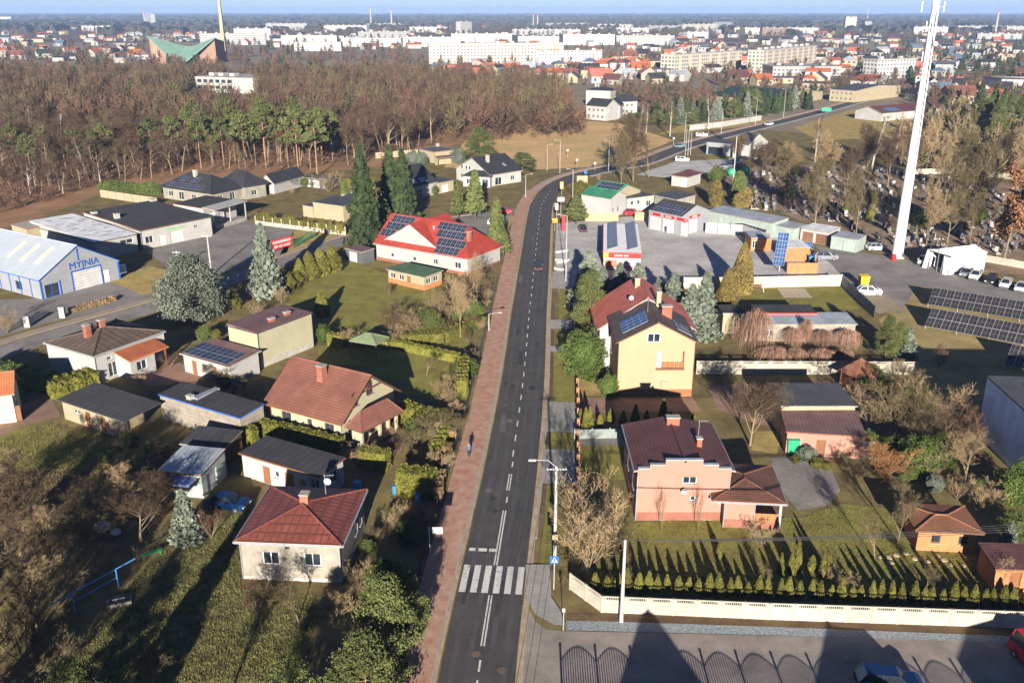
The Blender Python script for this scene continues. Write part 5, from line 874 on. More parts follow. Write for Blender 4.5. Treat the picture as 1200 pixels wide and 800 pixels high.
for kind, x, y, t_, w_ in (('fruit', 408, 408, 384, 40), ('fruit', 470, 405, 378, 34), ('fruit', 525, 462, 438, 36), ('fruit', 500, 440, 412, 34), ('shrub', 486, 520, 488, 60), ('shrub', 510, 515, 478, 50), ('shrub', 420, 545, 520, 44), ('garden', 165, 640, 560, 120), ('fruit', 105, 612, 560, 80), ('garden', 25, 660, 545, 130), ('garden', -10, 720, 580, 150), ('shrub', 30, 780, 690, 110), ('shrub', 110, 590, 545, 60), ('shrub', 150, 570, 535, 60), ('shrub', 248, 630, 592, 36), ('fruit', 350, 728, 668, 75), ('fruit', 392, 735, 690, 60), ('shrub', 440, 708, 672, 45), ('shrub', 420, 690, 655, 36), ('fruit', 70, 520, 488, 34), ('garden', 540, 395, 320, 60), ('garden', 515, 385, 335, 55), ('garden', 560, 360, 290, 46), ('shrub', 490, 395, 362, 50), ('shrub', 460, 390, 360, 44), ('shrub', 540, 350, 318, 40), ('shrub', 200, 430, 412, 30), ('shrub', 258, 450, 425, 46), ('shrub', 505, 625, 598, 34), ('shrub', 165, 450, 435, 26), ('shrub', 8, 390, 360, 40), ('shrub', 385, 225, 200, 40), ('shrub', 330, 222, 205, 45), ('shrub', 60, 800, 740, 100), ('shrub', 300, 720, 680, 50), ('shrub', 180, 800, 755, 60), ('fruit', 330, 360, 335, 28), ('shrub', 300, 372, 352, 24)):
    plant(kind, x, y, t_, {'fruit': 'low spreading bare fruit tree in the gardens left of the road', 'shrub': 'leafless tan shrub in the gardens left of the road', 'garden': 'bare twiggy garden tree left of the road'}[kind], group=BL + ' ' + kind, wid=w_, cat='shrub' if kind == 'shrub' else 'tree', var=1 if x < 200 and y > 540 else None)
for x, y, t_, w_ in ((-5, 640, 540, 120), (60, 670, 580, 120), (15, 590, 520, 100), (95, 655, 590, 90), (140, 600, 540, 80), (-20, 800, 650, 150), (45, 740, 640, 130), (185, 600, 545, 70)): plant('hazel', x, y, t_, 'tangled bare tree in the neglected garden', group='tangled trees of the neglected garden', wid=w_, var=rnd.choice((0, 1, 2)))
# ------------------------------------------------------------------ single plants, right
BS = 'blue spruces behind the yellow house'
for x, y, t_, w_ in ((688, 360, 294, 48), (725, 356, 309, 40), (746, 352, 309, 42), (787, 380, 320, 42), (808, 394, 334, 48), (823, 396, 320, 44), (770, 366, 328, 36), (706, 345, 312, 28)): plant('blue', x, y, t_, 'pale blue spruce in the group behind the yellow gabled house', group=BS, wid=w_)
plant('youngpine', 690, 402, 322, 'bright green bushy pine beside the white wing of the yellow house', wid=44); plant('ball0', 684, 441, 391, 'massive rounded green thuja by the yellow house gate', cat='shrub', wid=46); plant('ball0', 713, 464, 439, 'clipped green ball shrub at the corner of the yellow house', cat='shrub', wid=22)
plant('ball1', 700, 442, 430, 'small golden shrub beside the white wing wall', cat='shrub', wid=14); plant('bigthuja', 868, 344, 283, 'tall bronze thuja on the lawn by the yard wall', wid=29, var=0); plant('bigthuja', 851, 362, 313, 'shorter bronze thuja beside the tall one by the yard wall', wid=27, var=0)
for x, y, t_, k in ((838, 242, 211, 'goldcol'), (865, 230, 201, 'darkthuja'), (866, 243, 226, 'goldcol'), (873, 242, 220, 'goldcol'), (840, 216, 196, 'ball2')): plant(k, x, y, t_, 'columnar evergreen at the cemetery corner', cat='tree', group='columnar evergreens at the cemetery corner', wid=15 if k != 'ball2' else 18)
for k, (x, y, t_, w_) in enumerate(((686, 508, 478, 10), (691, 504, 477, 9), (680, 497, 479, 7), (703, 500, 485, 8), (716, 494, 477, 9), (730, 499, 481, 9), (744, 500, 474, 11), (757, 500, 481, 9), (776, 502, 468, 13), (785, 501, 482, 8), (812, 498, 484, 9))): plant('thuja', x, y, t_, 'small conical thuja between the yellow and the pink house', cat='shrub', group='thujas between the yellow and pink house', wid=w_)
CR = 'cone thujas along the concrete wall'
n = 43
for k in range(n):
    t = k / (n - 1); x = 699 + t * 500 + rnd.uniform(-2, 2); y = 691.5 + t * 20 + rnd.uniform(-.6, .4); o = plant('thuja', x, y, 0, 'little cone thuja in the row behind the pale concrete wall', cat='shrub', group=CR, h=rnd.uniform(1.45, 2.3), wid=rnd.uniform(9.5, 13)); o.rotation_euler.x = rnd.gauss(0, .03); o.rotation_euler.y = rnd.gauss(0, .03)
for x, y, t_, w_ in ((914, 673, 648, 8), (926, 672, 646, 8), (933, 670, 634, 11), (951, 667, 650, 11), (963, 676, 648, 8), (969, 676, 645, 8), (843, 652, 634, 9)): plant('thuja', x, y, t_, 'free standing cone thuja on the lawn of the pink house', cat='shrub', group='lawn thujas of the pink house', wid=w_)
plant('hazel', 879, 522, 440, 'wide bare walnut tree between the yellow house and the pink outbuilding', wid=96, var=2); plant('shrub', 690, 668, 560, 'large dense bare shrub beside the pedestrian crossing sign', cat='shrub', wid=110, var=0); plant('shrub', 672, 640, 575, 'tall bare shrub at the corner of the pink house garden', cat='shrub', wid=70, var=1); plant('shrub', 712, 640, 580, 'bare olive shrub facing the pink house wall', cat='shrub', wid=60, var=0)
for x, y, t_, w_ in ((775, 623, 566, 22), (818, 624, 562, 22)): plant('sapling', x, y, t_, 'thin bare sapling against the pink house wall', group='saplings by the pink wall', wid=w_)
plant('weep0', 884, 412, 363, 'big reddish weeping tree before the silver roofed sheds', wid=40); WP = 'weeping trees before the silver roofed sheds'
for x, y, t_, w_ in ((928, 406, 384, 24), (943, 404, 372, 16), (964, 407, 387, 28), (992, 409, 386, 30), (905, 425, 407, 42), (932, 425, 408, 26), (964, 425, 409, 30), (988, 425, 410, 26)): plant('weep0', x, y, t_, 'low reddish weeping tree in the planted strip before the silver sheds', group=WP, wid=w_)
plant('shrubo', 1037, 560, 508, 'orange twigged willow shrub beside the pink outbuilding', wid=62); plant('youngpine', 1037, 420, 372, 'dark pine at the end of the weeping tree strip', wid=26); plant('blue', 1062, 422, 384, 'pale blue conifer at the corner of the solar field', wid=26); plant('youngpine', 1050, 420, 380, 'olive pine at the corner of the solar field', wid=24)
RB = 'leafless tan shrub in the gardens right of the road'
for kind, x, y, t_, w_ in (('shrub', 1050, 510, 430, 90), ('shrub', 1085, 505, 440, 80), ('shrub', 1020, 500, 450, 60), ('shrub', 1110, 515, 465, 70), ('shrub', 1075, 525, 470, 70), ('shrub', 1135, 530, 480, 60), ('garden', 1130, 570, 500, 80), ('garden', 1052, 636, 562, 66), ('fruit', 1025, 655, 600, 50), ('shrub', 890, 640, 612, 36), ('fruit', 1172, 690, 650, 40), ('shrub', 1090, 560, 520, 50), ('shrub', 1150, 600, 560, 50), ('shrub', 1000, 560, 530, 40), ('shrub', 1100, 430, 400, 30), ('shrub', 1050, 415, 392, 30), ('shrub', 670, 245, 225, 30), ('fruit', 900, 690, 660, 30), ('shrub', 985, 690, 668, 40), ('fruit', 1085, 690, 655, 40)):
    plant(kind, x, y, t_, {'fruit': 'low bare fruit tree in the gardens right of the road', 'shrub': RB, 'garden': 'bare brown garden tree right of the road'}[kind], group='bare plants right of the road ' + kind, wid=w_, cat='shrub' if kind == 'shrub' else 'tree')
plant('ball0', 1075, 555, 515, 'leafy bright green shrub beside the orange willow', cat='shrub', wid=44); plant('ball0', 1100, 550, 512, 'second leafy green shrub beyond the orange willow', cat='shrub', wid=34); plant('ball0', 1190, 590, 545, 'glossy green shrub at the corner of the modern block', cat='shrub', wid=44); plant('ball2', 1190, 630, 600, 'dark green shrub above the timber shed', cat='shrub', wid=34)
plant('blue', 1180, 645, 612, 'small blue spruce beside the timber shed', wid=26); plant('ball3', 1094, 575, 558, 'small blue-grey shrub beyond the big lawn', cat='shrub', wid=18)
for x, y, w_, k in ((932, 542, 11, 'ball1'), (946, 540, 20, 'ball3'), (957, 548, 14, 'ball1'), (968, 550, 12, 'ball1')): plant(k, x, y, y - w_ * .8, 'low mound shrub in the rockery by the forked driveway', cat='shrub', group='rockery shrubs', wid=w_)
plant('ltspruce', 675, 262, 228, 'small spreading pine by the road bend signs', wid=34); plant('ball1', 680, 228, 213, 'clipped yellow-green shrub beside the green roofed house', cat='shrub', wid=24)
plant('hazel', 742, 212, 128, 'big round bare tree at the road beside the green roofed house', wid=66, var=2); plant('hazel', 728, 214, 150, 'bare tree leaning over the road bend', wid=40, var=1); plant('bare', 760, 208, 158, 'lower bare tree by the small white hut', wid=36, var=0)
plant('oak', 1176, 305, 193, 'russet oak still holding its dead leaves by the cemetery', wid=90)
CT = 'bare trees in and round the cemetery'
for x, y, t_, w_ in ((1003, 275, 185, 60), (955, 262, 178, 62), (1110, 285, 180, 62), (1085, 290, 205, 50), (1135, 290, 190, 55), (920, 240, 165, 60), (890, 215, 160, 50), (990, 235, 165, 40), (1040, 220, 150, 40), (1065, 215, 140, 40), (1100, 225, 150, 46), (1150, 240, 160, 48), (1190, 225, 150, 50), (960, 215, 150, 50), (1015, 205, 140, 46), (925, 205, 165, 44), (1130, 205, 148, 46), (1085, 200, 135, 46), (1170, 205, 150, 46), (1205, 260, 170, 60), (905, 192, 165, 36), (1055, 200, 130, 40), (865, 196, 155, 34), (1200, 240, 160, 50)):
    plant('hazel', x, y, t_, 'tall bare tree among the graves and along the cemetery edge', group=CT, wid=w_)
for x, y, t_ in ((1046, 200, 132), (955, 190, 130), (1020, 205, 132), (748, 160, 118), (757, 158, 116), (622, 140, 95), (652, 138, 96), (785, 160, 112), (830, 150, 105)): plant('birch', x, y, t_, 'white stemmed birch standing in the middle distance', group='birches in the middle distance')
for x, y, t_ in ((1143, 150, 96), (1158, 158, 100), (1169, 160, 104), (1180, 158, 112), (1150, 168, 118), (1165, 172, 120), (1188, 170, 118)): plant('spruce' if t_ < 105 else 'youngpine', x, y, t_, 'dark conifer in the clump beyond the cemetery', group='conifers beyond the cemetery', wid=22)
for k in range(26):
    x = 790 + k * 6.2 + rnd.uniform(-3, 3); plant(rnd.choice(('spruce', 'spruce', 'blue', 'youngpine')), x, 146 - k * .75 + rnd.uniform(-2, 2), 0, 'conifer in the belt along the far road', group='conifer belt along the far road', h=rnd.uniform(7, 12))
for k in range(16): plant('youngpine', 740 + k * 5 + rnd.uniform(-3, 3), 146 + rnd.uniform(-2, 2), 0, 'dark evergreen shrub in the hedge across the meadow', group='evergreens across the meadow', h=rnd.uniform(3.5, 6), cat='shrub', wid=16)
for k in range(46):
    p, _ = road_pt(rnd.uniform(58, 168), -HW - rnd.uniform(4.2, 6.5)); kd = rnd.choice(('shrub', 'shrub', 'ball2', 'fruit', 'shrub')); plant(kd, 0, 0, 0, {'shrub': 'leafless shrub crowding the fence of the red pavement', 'ball2': 'dark evergreen bush crowding the fence of the red pavement', 'fruit': 'small bare tree crowding the fence of the red pavement'}[kd], cat='shrub', group='plants along the pavement fence ' + kd, h=rnd.uniform(1.2, 3.2), at=(p.x, p.y))
def fill(poly, n, kinds, lab, grp, lo, hi):
    k = 0
    while k < n:
        u, v = rnd.uniform(min(p[0] for p in poly), max(p[0] for p in poly)), rnd.uniform(min(p[1] for p in poly), max(p[1] for p in poly))
        if inside(u, v, poly): k += 1; kd = rnd.choice(kinds); plant(kd, u, v, 0, lab % {'shrub': 'leafless shrub', 'ball2': 'dark evergreen bush', 'fruit': 'small bare tree', 'ball1': 'yellow-green bush', 'hazel': 'bare multi-limbed tree', 'thuja': 'small thuja'}[kd], cat='shrub', group=grp + ' ' + kd, h=rnd.uniform(lo, hi))
MIX = ('shrub', 'shrub', 'ball2', 'fruit')
def inside(px, py, poly):
    c = False; j = len(poly) - 1
    for i in range(len(poly)):
        if (poly[i][1] > py) != (poly[j][1] > py) and px < (poly[j][0] - poly[i][0]) * (py - poly[i][1]) / (poly[j][1] - poly[i][1]) + poly[i][0]: c = not c
        j = i
    return c
fill([(455, 345), (560, 350), (560, 395), (470, 395)], 20, MIX, '%s in the thicket between the big lawn and the pavement', 'thicket by the big lawn', 1.5, 4); fill([(170, 515), (205, 525), (195, 560), (120, 560), (110, 530)], 12, MIX, '%s around the firewood and open sheds', 'plants by the sheds', .8, 2.2); fill([(250, 440), (305, 448), (300, 475), (240, 462)], 9, MIX, '%s between the solar garage and the brown tiled house', 'plants behind the solar garage', 1, 2.4); fill([(430, 590), (500, 600), (480, 690), (430, 680)], 10, ('shrub', 'ball2'), '%s in the shaded strip beside the cottage', 'plants beside the cottage', .8, 2.2); fill([(470, 490), (515, 505), (500, 560), (455, 540)], 10, MIX, '%s in the front garden of the brown tiled house', 'front garden plants', 1, 2.6); fill([(985, 520), (1150, 520), (1160, 585), (1060, 590), (990, 575)], 16, MIX, '%s in the wild garden beyond the forked driveway', 'wild garden plants', 1, 3.2); fill([(1010, 440), (1085, 445), (1100, 500), (1020, 500)], 10, ('shrub', 'fruit', 'ball2'), '%s in the thicket behind the gazebo', 'thicket behind the gazebo', 1.5, 3.5); fill([(310, 205), (430, 215), (430, 228), (330, 232)], 14, ('shrub', 'ball2', 'fruit', 'ball1'), '%s in the gardens below the wood', 'gardens below the wood', 1, 3); fill([(865, 225), (1180, 235), (1180, 295), (1060, 288), (960, 255)], 26, ('shrub', 'ball2', 'hazel', 'thuja'), '%s among the graves', 'shrubs among the graves', 1.2, 5); fill([(670, 205), (720, 205), (700, 215), (672, 222)], 5, MIX, '%s beside the green roofed house', 'plants by the green roofed house', 1, 2.4); fill([(470, 200), (530, 200), (520, 240), (480, 235)], 5, ('ball2', 'thuja', 'shrub'), '%s between the two black roofed houses', 'plants between black roofs', 1, 2.6)
# ------------------------------------------------------------------ the wood
def inside(px, py, poly):
    c = False; j = len(poly) - 1
    for i in range(len(poly)):
        if (poly[i][1] > py) != (poly[j][1] > py) and px < (poly[j][0] - poly[i][0]) * (py - poly[i][1]) / (poly[j][1] - poly[i][1]) + poly[i][0]: c = not c
        j = i
    return c
WOOD = [(-80, 268), (25, 246), (95, 224), (200, 205), (330, 200), (440, 192), (520, 168), (600, 166), (640, 164), (690, 160), (672, 145), (655, 118), (640, 108), (480, 101), (-80, 101)]
PINES = [(205, 196), (222, 193), (236, 198), (250, 192), (263, 197), (276, 193), (288, 198), (300, 194), (312, 197), (326, 193), (338, 197), (352, 194), (364, 198), (378, 193), (390, 190), (232, 184), (270, 182), (310, 184), (345, 183), (20, 204), (38, 210), (52, 200), (92, 207), (112, 204), (126, 200), (350, 205), (372, 207), (180, 196), (160, 130), (152, 135), (200, 128), (210, 132)]
for x, y in PINES:
    p = g(x, y); plant('pine', x, y, 0, 'tall Scots pine with bare orange trunk at the edge of the wood', group='pines of the wood', h=rnd.uniform(14.5, 19) if 180 < x < 400 and y > 180 else rnd.uniform(11, 16))
spots = []
cell = 6.0
for ix in range(-90, 30):
    for iy in range(40, 112):
        x = ix * cell + rnd.uniform(-2.6, 2.6); y = iy * cell + rnd.uniform(-2.6, 2.6); u, v = proj((x, y, 0))
        if -40 < u < 700 and inside(u, v, WOOD) and not (220 < u < 304 and 96 < v < 136) and not (530 < u < 640 and v > 152 and rnd.random() < .6):
            if not any(abs(u - a) < 5 and abs(v - b_) < 4 for a, b_ in PINES): spots.append((v, x, y, u))
spots.sort(reverse=True)
near = spots[:290]; far_spots = spots[290:]
for v, x, y, u in near:
    young = v > 212; k = 'birch' if (young and rnd.random() < .45) or rnd.random() < .06 else 'bare'; h = rnd.uniform(5, 11) if young else (rnd.uniform(9, 16) if u < 430 else rnd.uniform(12, 19))
    plant(k, 0, 0, 0, 'bare forest tree along the near edge of the wood' if k == 'bare' else 'pale stemmed birch along the near edge of the wood', group='near trees of the wood' if k == 'bare' else 'birches of the wood', h=h, at=(x, y)).scale.xy *= rnd.uniform(1.0, 1.5)
def low_tree(seed, n=110, tw=.013, rad=.3, lo=.3):
    rs = np.random.RandomState(seed); a = rs.uniform(0, 6.28, n); r = rad * np.sqrt(rs.rand(n)); z = lo + (1 - lo) * rs.rand(n); r *= np.sin(np.pi * np.clip((z - lo) / (1 - lo) * .85 + .12, 0, 1)); p1 = np.stack([np.cos(a) * r, np.sin(a) * r, z], 1); p0 = p1 * np.array([.45, .45, .75]); p0[:, 2] = np.maximum(p0[:, 2], .2)
    tr = [tri_twigs(p0, p1, tw, rs)]; t0 = np.array([[0, 0, 0.]]); tr.append(tri_twigs(t0, np.array([[0, 0, .7]]), .012, rs)); tr.append(tri_twigs(t0, np.array([[0, 0, .7]]), .012, rs))
    q = p1[rs.randint(0, n, n)]; tr.append(tri_twigs(q, q + rs.normal(size=(n, 3)) * .06 + [0, 0, .03], tw * .7, rs)); return np.concatenate(tr)
LOW = [low_tree(s, 130, .013, .4, .25) for s in range(5)]
def joined(name, label, cat, pts, protos, m, group=None):
    out = []
    for x, y, h in pts:
        T = protos[rnd.randrange(len(protos))]; a = rnd.uniform(0, 6.28); c_, s_ = math.cos(a), math.sin(a); M_ = np.array([[c_, s_, 0], [-s_, c_, 0], [0, 0, 1]]); out.append((T @ M_) * h + np.array([x, y, 0]))
    k = out[0].shape[1]; o = put(name, npmesh(name, np.concatenate(out), k, m)); tag(o, label, cat, kind='stuff'); return o
f_far = [f_bare, f_bare_red, f_bare_olive]
for k in range(3): joined('deciduous_wood', ('brown mass of bare trees deep in the wood', 'reddish mass of bare trees deep in the wood', 'olive mass of bare trees deep in the wood')[k], 'wood', [(x, y, rnd.uniform(8, 17)) for v, x, y, u in far_spots[k::3] if rnd.random() < .85], LOW, f_far[k])
# bramble and saplings under the wood
ub = [low_tree(90 + s, 60, .02, .6, .05) for s in range(3)]
pts = []
for _ in range(2600):
    u = rnd.uniform(-30, 700); v = rnd.uniform(150, 268)
    if inside(u, v, WOOD): p = g(u, v); pts.append((p.x, p.y, rnd.uniform(.8, 3.0) if rnd.random() < .7 else rnd.uniform(3, 6)))
joined('undergrowth', 'brown brambles and saplings on the forest floor', 'undergrowth', pts, ub, f_bare_red)
pts = []
for _ in range(420):
    u, v = rnd.uniform(-20, 300), rnd.uniform(560, 800)
    if inside(u, v, [(-30, 560), (150, 560), (210, 640), (130, 690), (60, 770), (-30, 860)]): p = g(u, v); pts.append((p.x, p.y, rnd.uniform(.5, 1.6)))
for _ in range(260):
    u, v = rnd.uniform(640, 740), rnd.uniform(590, 690); p = g(u, v)
    if u > 660 - (v - 600) * .1: pts.append((p.x, p.y, rnd.uniform(.4, 1.3)))
joined('dry_brush', 'dry leafless brush in the neglected garden corners', 'brush', pts, [low_tree(95 + s, 60, .009, .6, .05) for s in range(3)], f_bare_olive)
# tussocks of grass on the near lawns
gb = []
rs = np.random.RandomState(4)
def tufts(poly, n, hh):
    xs = [p[0] for p in poly]; ys = [p[1] for p in poly]; c = []
    while len(c) < n:
        u, v = rnd.uniform(min(xs), max(xs)), rnd.uniform(min(ys), max(ys))
        if inside(u, v, poly): p = g(u, v); c.append((p.x, p.y, 0))
    c = np.array(c); c = np.repeat(c, 4, 0) + rs.normal(size=(n * 4, 3)) * np.array([.12, .12, 0]); d = rs.normal(size=c.shape) * np.array([.5, .5, .1]) + [0, 0, 1]; gb.append(tri_twigs(c, c + d * hh * rs.uniform(.5, 1.2, len(c))[:, None], .035, rs))
tufts([(60, 800), (190, 640), (290, 590), (280, 690), (400, 700), (320, 800)], 6000, .2); tufts([(690, 612), (940, 606), (985, 590), (1085, 600), (1190, 690), (1190, 712), (700, 692), (672, 664)], 6000, .12); tufts([(-10, 520), (55, 495), (140, 515), (170, 545), (60, 590), (-10, 600)], 2500, .2); tufts([(640, 470), (670, 470), (668, 660), (640, 660)], 1500, .12)
tag(put('grass', npmesh('grass', np.concatenate(gb), 3, fmat('grass_blades', (0.15, 0.15, 0.048), (0.095, 0.08, 0.035)))), 'short winter grass on the near lawns', 'grass', kind='stuff')
# ------------------------------------------------------------------ fences and walls, panel by panel
m_cwall = mat('pale_concrete_panel', (0.4, 0.365, 0.3), (0.29, 0.26, 0.21), 1.2, 0.95, rand=0.1, detail=10); m_timber = mat('fresh_timber', (0.6, 0.4, 0.2), (0.5, 0.32, 0.15), 1.5, 0.8, pat='bands', size=(0.14, 1), c3=(0.3, 0.18, 0.08)); m_mesh_green = mat('green_wire', (0.03, 0.12, 0.06), None, 3, 0.6)
def fence(name, label, pts, plen, panel, post=None, group=None, cat='fence'):
    P_ = [wp(p) for p in pts]; t = thing(name, label, cat, (P_[0].x, P_[0].y, 0), group=group); c0 = P_[0]
    for i in range(len(P_) - 1):
        a, b_ = P_[i] - c0, P_[i + 1] - c0; d = b_ - a; n = max(1, round(d.length / plen)); ang = math.atan2(d.y, d.x); L = d.length / n
        for k in range(n):
            p = a + d * (k / n); o = put('fence_panel', panel, t, p, ang); o.scale = (L / plen, 1, 1)
            if post: put('fence_post', post, t, p, ang)
        if post: put('fence_post', post, t, b_, ang)
    return t
def wall_panel(L, h, arch=True, m=m_cwall, boards=3):
    q = MB(); bh = (h - (.32 if arch else 0)) / boards
    for k in range(boards): q.box(.06, -.03, k * bh + .005, L - .06, .03, (k + 1) * bh - .012)
    if arch:
        z = h - .32; q.box(.06, -.03, z, .3, .03, h - .02); q.box(L - .3, -.03, z, L - .06, .03, h - .02); q.box(.06, -.031, h - .1, L - .06, .031, h)
        for k in range(9): x = .38 + k * (L - .76) / 8; q.box(x - .03, -.02, z, x + .03, .02, h - .1)
    return q.mesh('fence_panel', m)
def post_mesh(h, w_=.14, m=m_cwall): q = MB(); q.box(-w_ / 2, -w_ / 2, 0, w_ / 2, w_ / 2, h); q.box(-w_ / 2 - .02, -w_ / 2 - .02, h, w_ / 2 + .02, w_ / 2 + .02, h + .06); return q.mesh('fence_post', m)
pw = wall_panel(2.05, 1.6); pp = post_mesh(1.55)
fence('concrete_wall', 'pale concrete panel wall along the bottom lane, with arched openings', [(668, 690), (705, 717), (900, 725.5), (1235, 737)], 2.05, pw, pp, cat='wall')
fence('concrete_wall', 'pale concrete panel wall behind the brown gazebo', [(816, 438), (1074, 439)], 2.05, wall_panel(2.05, 1.9), post_mesh(1.9), cat='wall')
fence('yard_wall', 'smooth cream wall closing off the service yard', [(801, 338), (862, 338), (985, 335)], 4.0, wall_panel(4.0, 2.1, False, mat('cream_wall', (.48, .42, .32), None, .5, .9), 1), post_mesh(2.1, .18, mat('cream_wall', ())), cat='wall')
fence('yard_wall', 'low white wall below the long garage row in the service yard', [(826, 273), (870, 276), (902, 288)], 3.0, wall_panel(3.0, 2.4, False, m_white, 1), None, cat='wall')
fence('slat_fence', 'dark blue-grey slatted fence beside the white parked car', [(984, 333), (1024, 372)], 2.4, wall_panel(2.4, 1.9, False, mat('blue_grey_sheet', (.14, .18, .22), None, 1, .6, pat='bands', size=(.2, 1)), 4), post_mesh(1.95, .1, m_dkmetal))
fence('timber_fence', 'fresh timber fence before the green roofed house', [(686, 259), (724, 259)], 2.0, wall_panel(2.0, 1.9, False, m_timber, 1), post_mesh(1.9, .12, m_timber)); fence('timber_fence', 'short fresh timber fence beside the tyre workshop', [(744, 258), (757, 258)], 2.0, wall_panel(2.0, 1.9, False, m_timber, 1), post_mesh(1.9, .12, m_timber))
fence('timber_fence', 'orange timber screens round the yard hut', [(922, 320), (957, 320), (957, 308)], 2.2, wall_panel(2.2, 2.0, False, m_wood, 1), post_mesh(2.0, .12, m_wood))
fence('garden_wall', 'pale garden wall at the edge of the wood behind the warehouse', [(118, 231), (185, 241)], 3.0, wall_panel(3.0, 2.0, False, m_cream, 1), None, cat='wall'); fence('garden_wall', 'pale wall across the far side of the meadow', [(808, 153), (845, 149), (892, 141)], 4.0, wall_panel(4.0, 2.2, False, m_white, 1), None, cat='wall'); fence('garden_wall', 'cream wall below the wood behind the beige workshop', [(440, 186), (490, 182)], 3.0, wall_panel(3.0, 2.0, False, m_cream, 1), None, cat='wall'); fence('cemetery_wall', 'low pale cemetery wall beside the russet oak', [(1150, 306), (1240, 322)], 3.0, wall_panel(3.0, 1.4, False, m_cwall, 2), post_mesh(1.5), cat='wall'); fence('cemetery_wall', 'far pale wall along the back of the cemetery', [(1050, 205), (1120, 203), (1240, 216)], 4.0, wall_panel(4.0, 1.6, False, m_cwall, 2), None, cat='wall')
fence('concrete_fence', 'low pale fence behind the thuja row of the workshop', [(300, 263), (405, 276)], 2.5, wall_panel(2.5, .9, False, m_cwall, 1), post_mesh(2.0, .2, m_cwall))
def rail_panel(L, h, m, n=14, arch=0.0, r=.014, base=.1):
    q = MB(); q.tube((0, 0, base + .1), (L, 0, base + .1), .025, n=4); pr = None
    for k in range(n + 1):
        x = L * k / n; z = h + arch * math.sin(math.pi * k / n); q.tube((x, 0, base), (x, 0, z), r, n=4)
        if pr: q.tube(pr, (x, 0, z - .05), .025, n=4)
        pr = (x, 0, z - .05)
    return q.mesh('fence_panel', m)
brick_post = post_mesh(1.5, .35, mat('rust_brick', (.38, .18, .11), None, 2, .9, pat='brick', size=(.25, .08)))
q = MB(); q.box(.1, -.12, 0, 2.9, .12, .45); q.box(.17, -.02, .5, 2.83, .02, .56); q.box(.17, -.02, 1.2, 2.83, .02, 1.26)
for k in range(22): q.box(.2 + k * .118, -.012, .56, .23 + k * .118, .012, 1.2)
rf = q.mesh('fence_panel', mat('rust_brick', ()))
fy = [road_pt(y, HW + 4.45)[0] for y in (79, 100, 125, 150)]
fence('garden_fence', 'low rust-brick fence with iron railings along the right hand verge', [('w', p.x, p.y) for p in fy], 3.0, rf, brick_post)
lf = [road_pt(y, -HW - 3.65)[0] for y in (54, 75, 100, 130, 158)]
fence('wire_fence', 'thin dark metal fence along the red pavement', [('w', p.x, p.y) for p in lf], 2.5, rail_panel(2.5, 1.25, m_dkmetal, 16), post_mesh(1.35, .08, m_dkmetal))
fence('glass_fence', 'pale sheet fence between the yellow and the pink house', [(673, 514), (735, 513)], 2.4, wall_panel(2.4, 1.2, False, mat('pale_sheet', (.2, .23, .22), None, 1, .4), 1), post_mesh(1.3, .08, m_metal))
fence('lane_fence', 'ornate dark railing fence on the near side of the bottom lane', [('w', 3.6, 50.6), ('w', 36, 48.6)], 2.6, rail_panel(2.6, 1.5, m_dkmetal, 15, .42, .05), post_mesh(1.9, .16, m_dkmetal))
# wire mesh advertising fence
t = building('red and white advertising banner on a green wire fence by the side road', (330, 298), 'billboard', 'billboard'); a = g(319, 297) - Vector(t.location); b_ = g(343, 290.5) - Vector(t.location); d = (b_ - a).normalized(); nn = Vector((d.y, -d.x, 0)); L = (b_ - a).length
MB().slab([a + Vector((0, 0, .6)), b_ + Vector((0, 0, .6)), b_ + Vector((0, 0, 2.6)), a + Vector((0, 0, 2.6))], nn * .04).build('banner', m_red, t)
for z0, z1, f0, f1 in ((1.75, 2.3, .06, .94), (.85, 1.4, .12, .3), (.85, 1.4, .36, .52), (.85, 1.4, .58, .66), (.85, 1.4, .7, .9)): MB().slab([a.lerp(b_, f0) + nn * .03 + Vector((0, 0, z0)), a.lerp(b_, f1) + nn * .03 + Vector((0, 0, z0)), a.lerp(b_, f1) + nn * .03 + Vector((0, 0, z1)), a.lerp(b_, f0) + nn * .03 + Vector((0, 0, z1))], nn * .02).build('banner_print', m_white, t)
for f in (0, 1): MB().tube(a.lerp(b_, f), a.lerp(b_, f) + Vector((0, 0, 2.7)), .05).build('post', m_mesh_green, t)
fence('wire_fence', 'green wire fence panels beyond the red banner', [(344, 291), (370, 277)], 2.0, rail_panel(2.0, 1.6, m_mesh_green, 18), post_mesh(1.7, .07, m_mesh_green))
# ------------------------------------------------------------------ poles, lamps, signs
m_pole = mat('pole_concrete', (.42, .39, .35), (.32, .3, .27), 1.5, .9, rand=.1); m_lamp = mat('lamp_grey', (.55, .56, .57), None, 2, .4, metal=.4)
def utility_pole(label, px, py, top, arms=2, lamp=None, group=None):
    p = g(px, py); h = height_at(p.x, p.y, top); t = thing('utility_pole', label, 'pole', (p.x, p.y, 0), group=group); MB().tube((0, 0, 0), (0, 0, h), .17, .11, n=8).build('shaft', m_pole, t)
    for k in range(arms):
        z = h - .3 - k * .7; MB().box(-.9, -.05, z - .05, .9, .05, z + .05).build('cross_arm', m_lamp, t)
        for x in (-.8, -.3, .3, .8): MB().tube((x, 0, z + .05), (x, 0, z + .22), .05, .03).build('insulator', m_white, t)
    if lamp:
        q = MB(); q.tube((0, 0, h - .1), (lamp * .4, 0, h + .55), .04); q.tube((lamp * .4, 0, h + .55), (lamp, 0, h + .6), .035); q.build('lamp_arm', m_lamp, t); MB().box(min(lamp, lamp * 1.35), -.12, h + .52, max(lamp, lamp * 1.35), .12, h + .66).build('lamp_head', m_lamp, t)
    return t
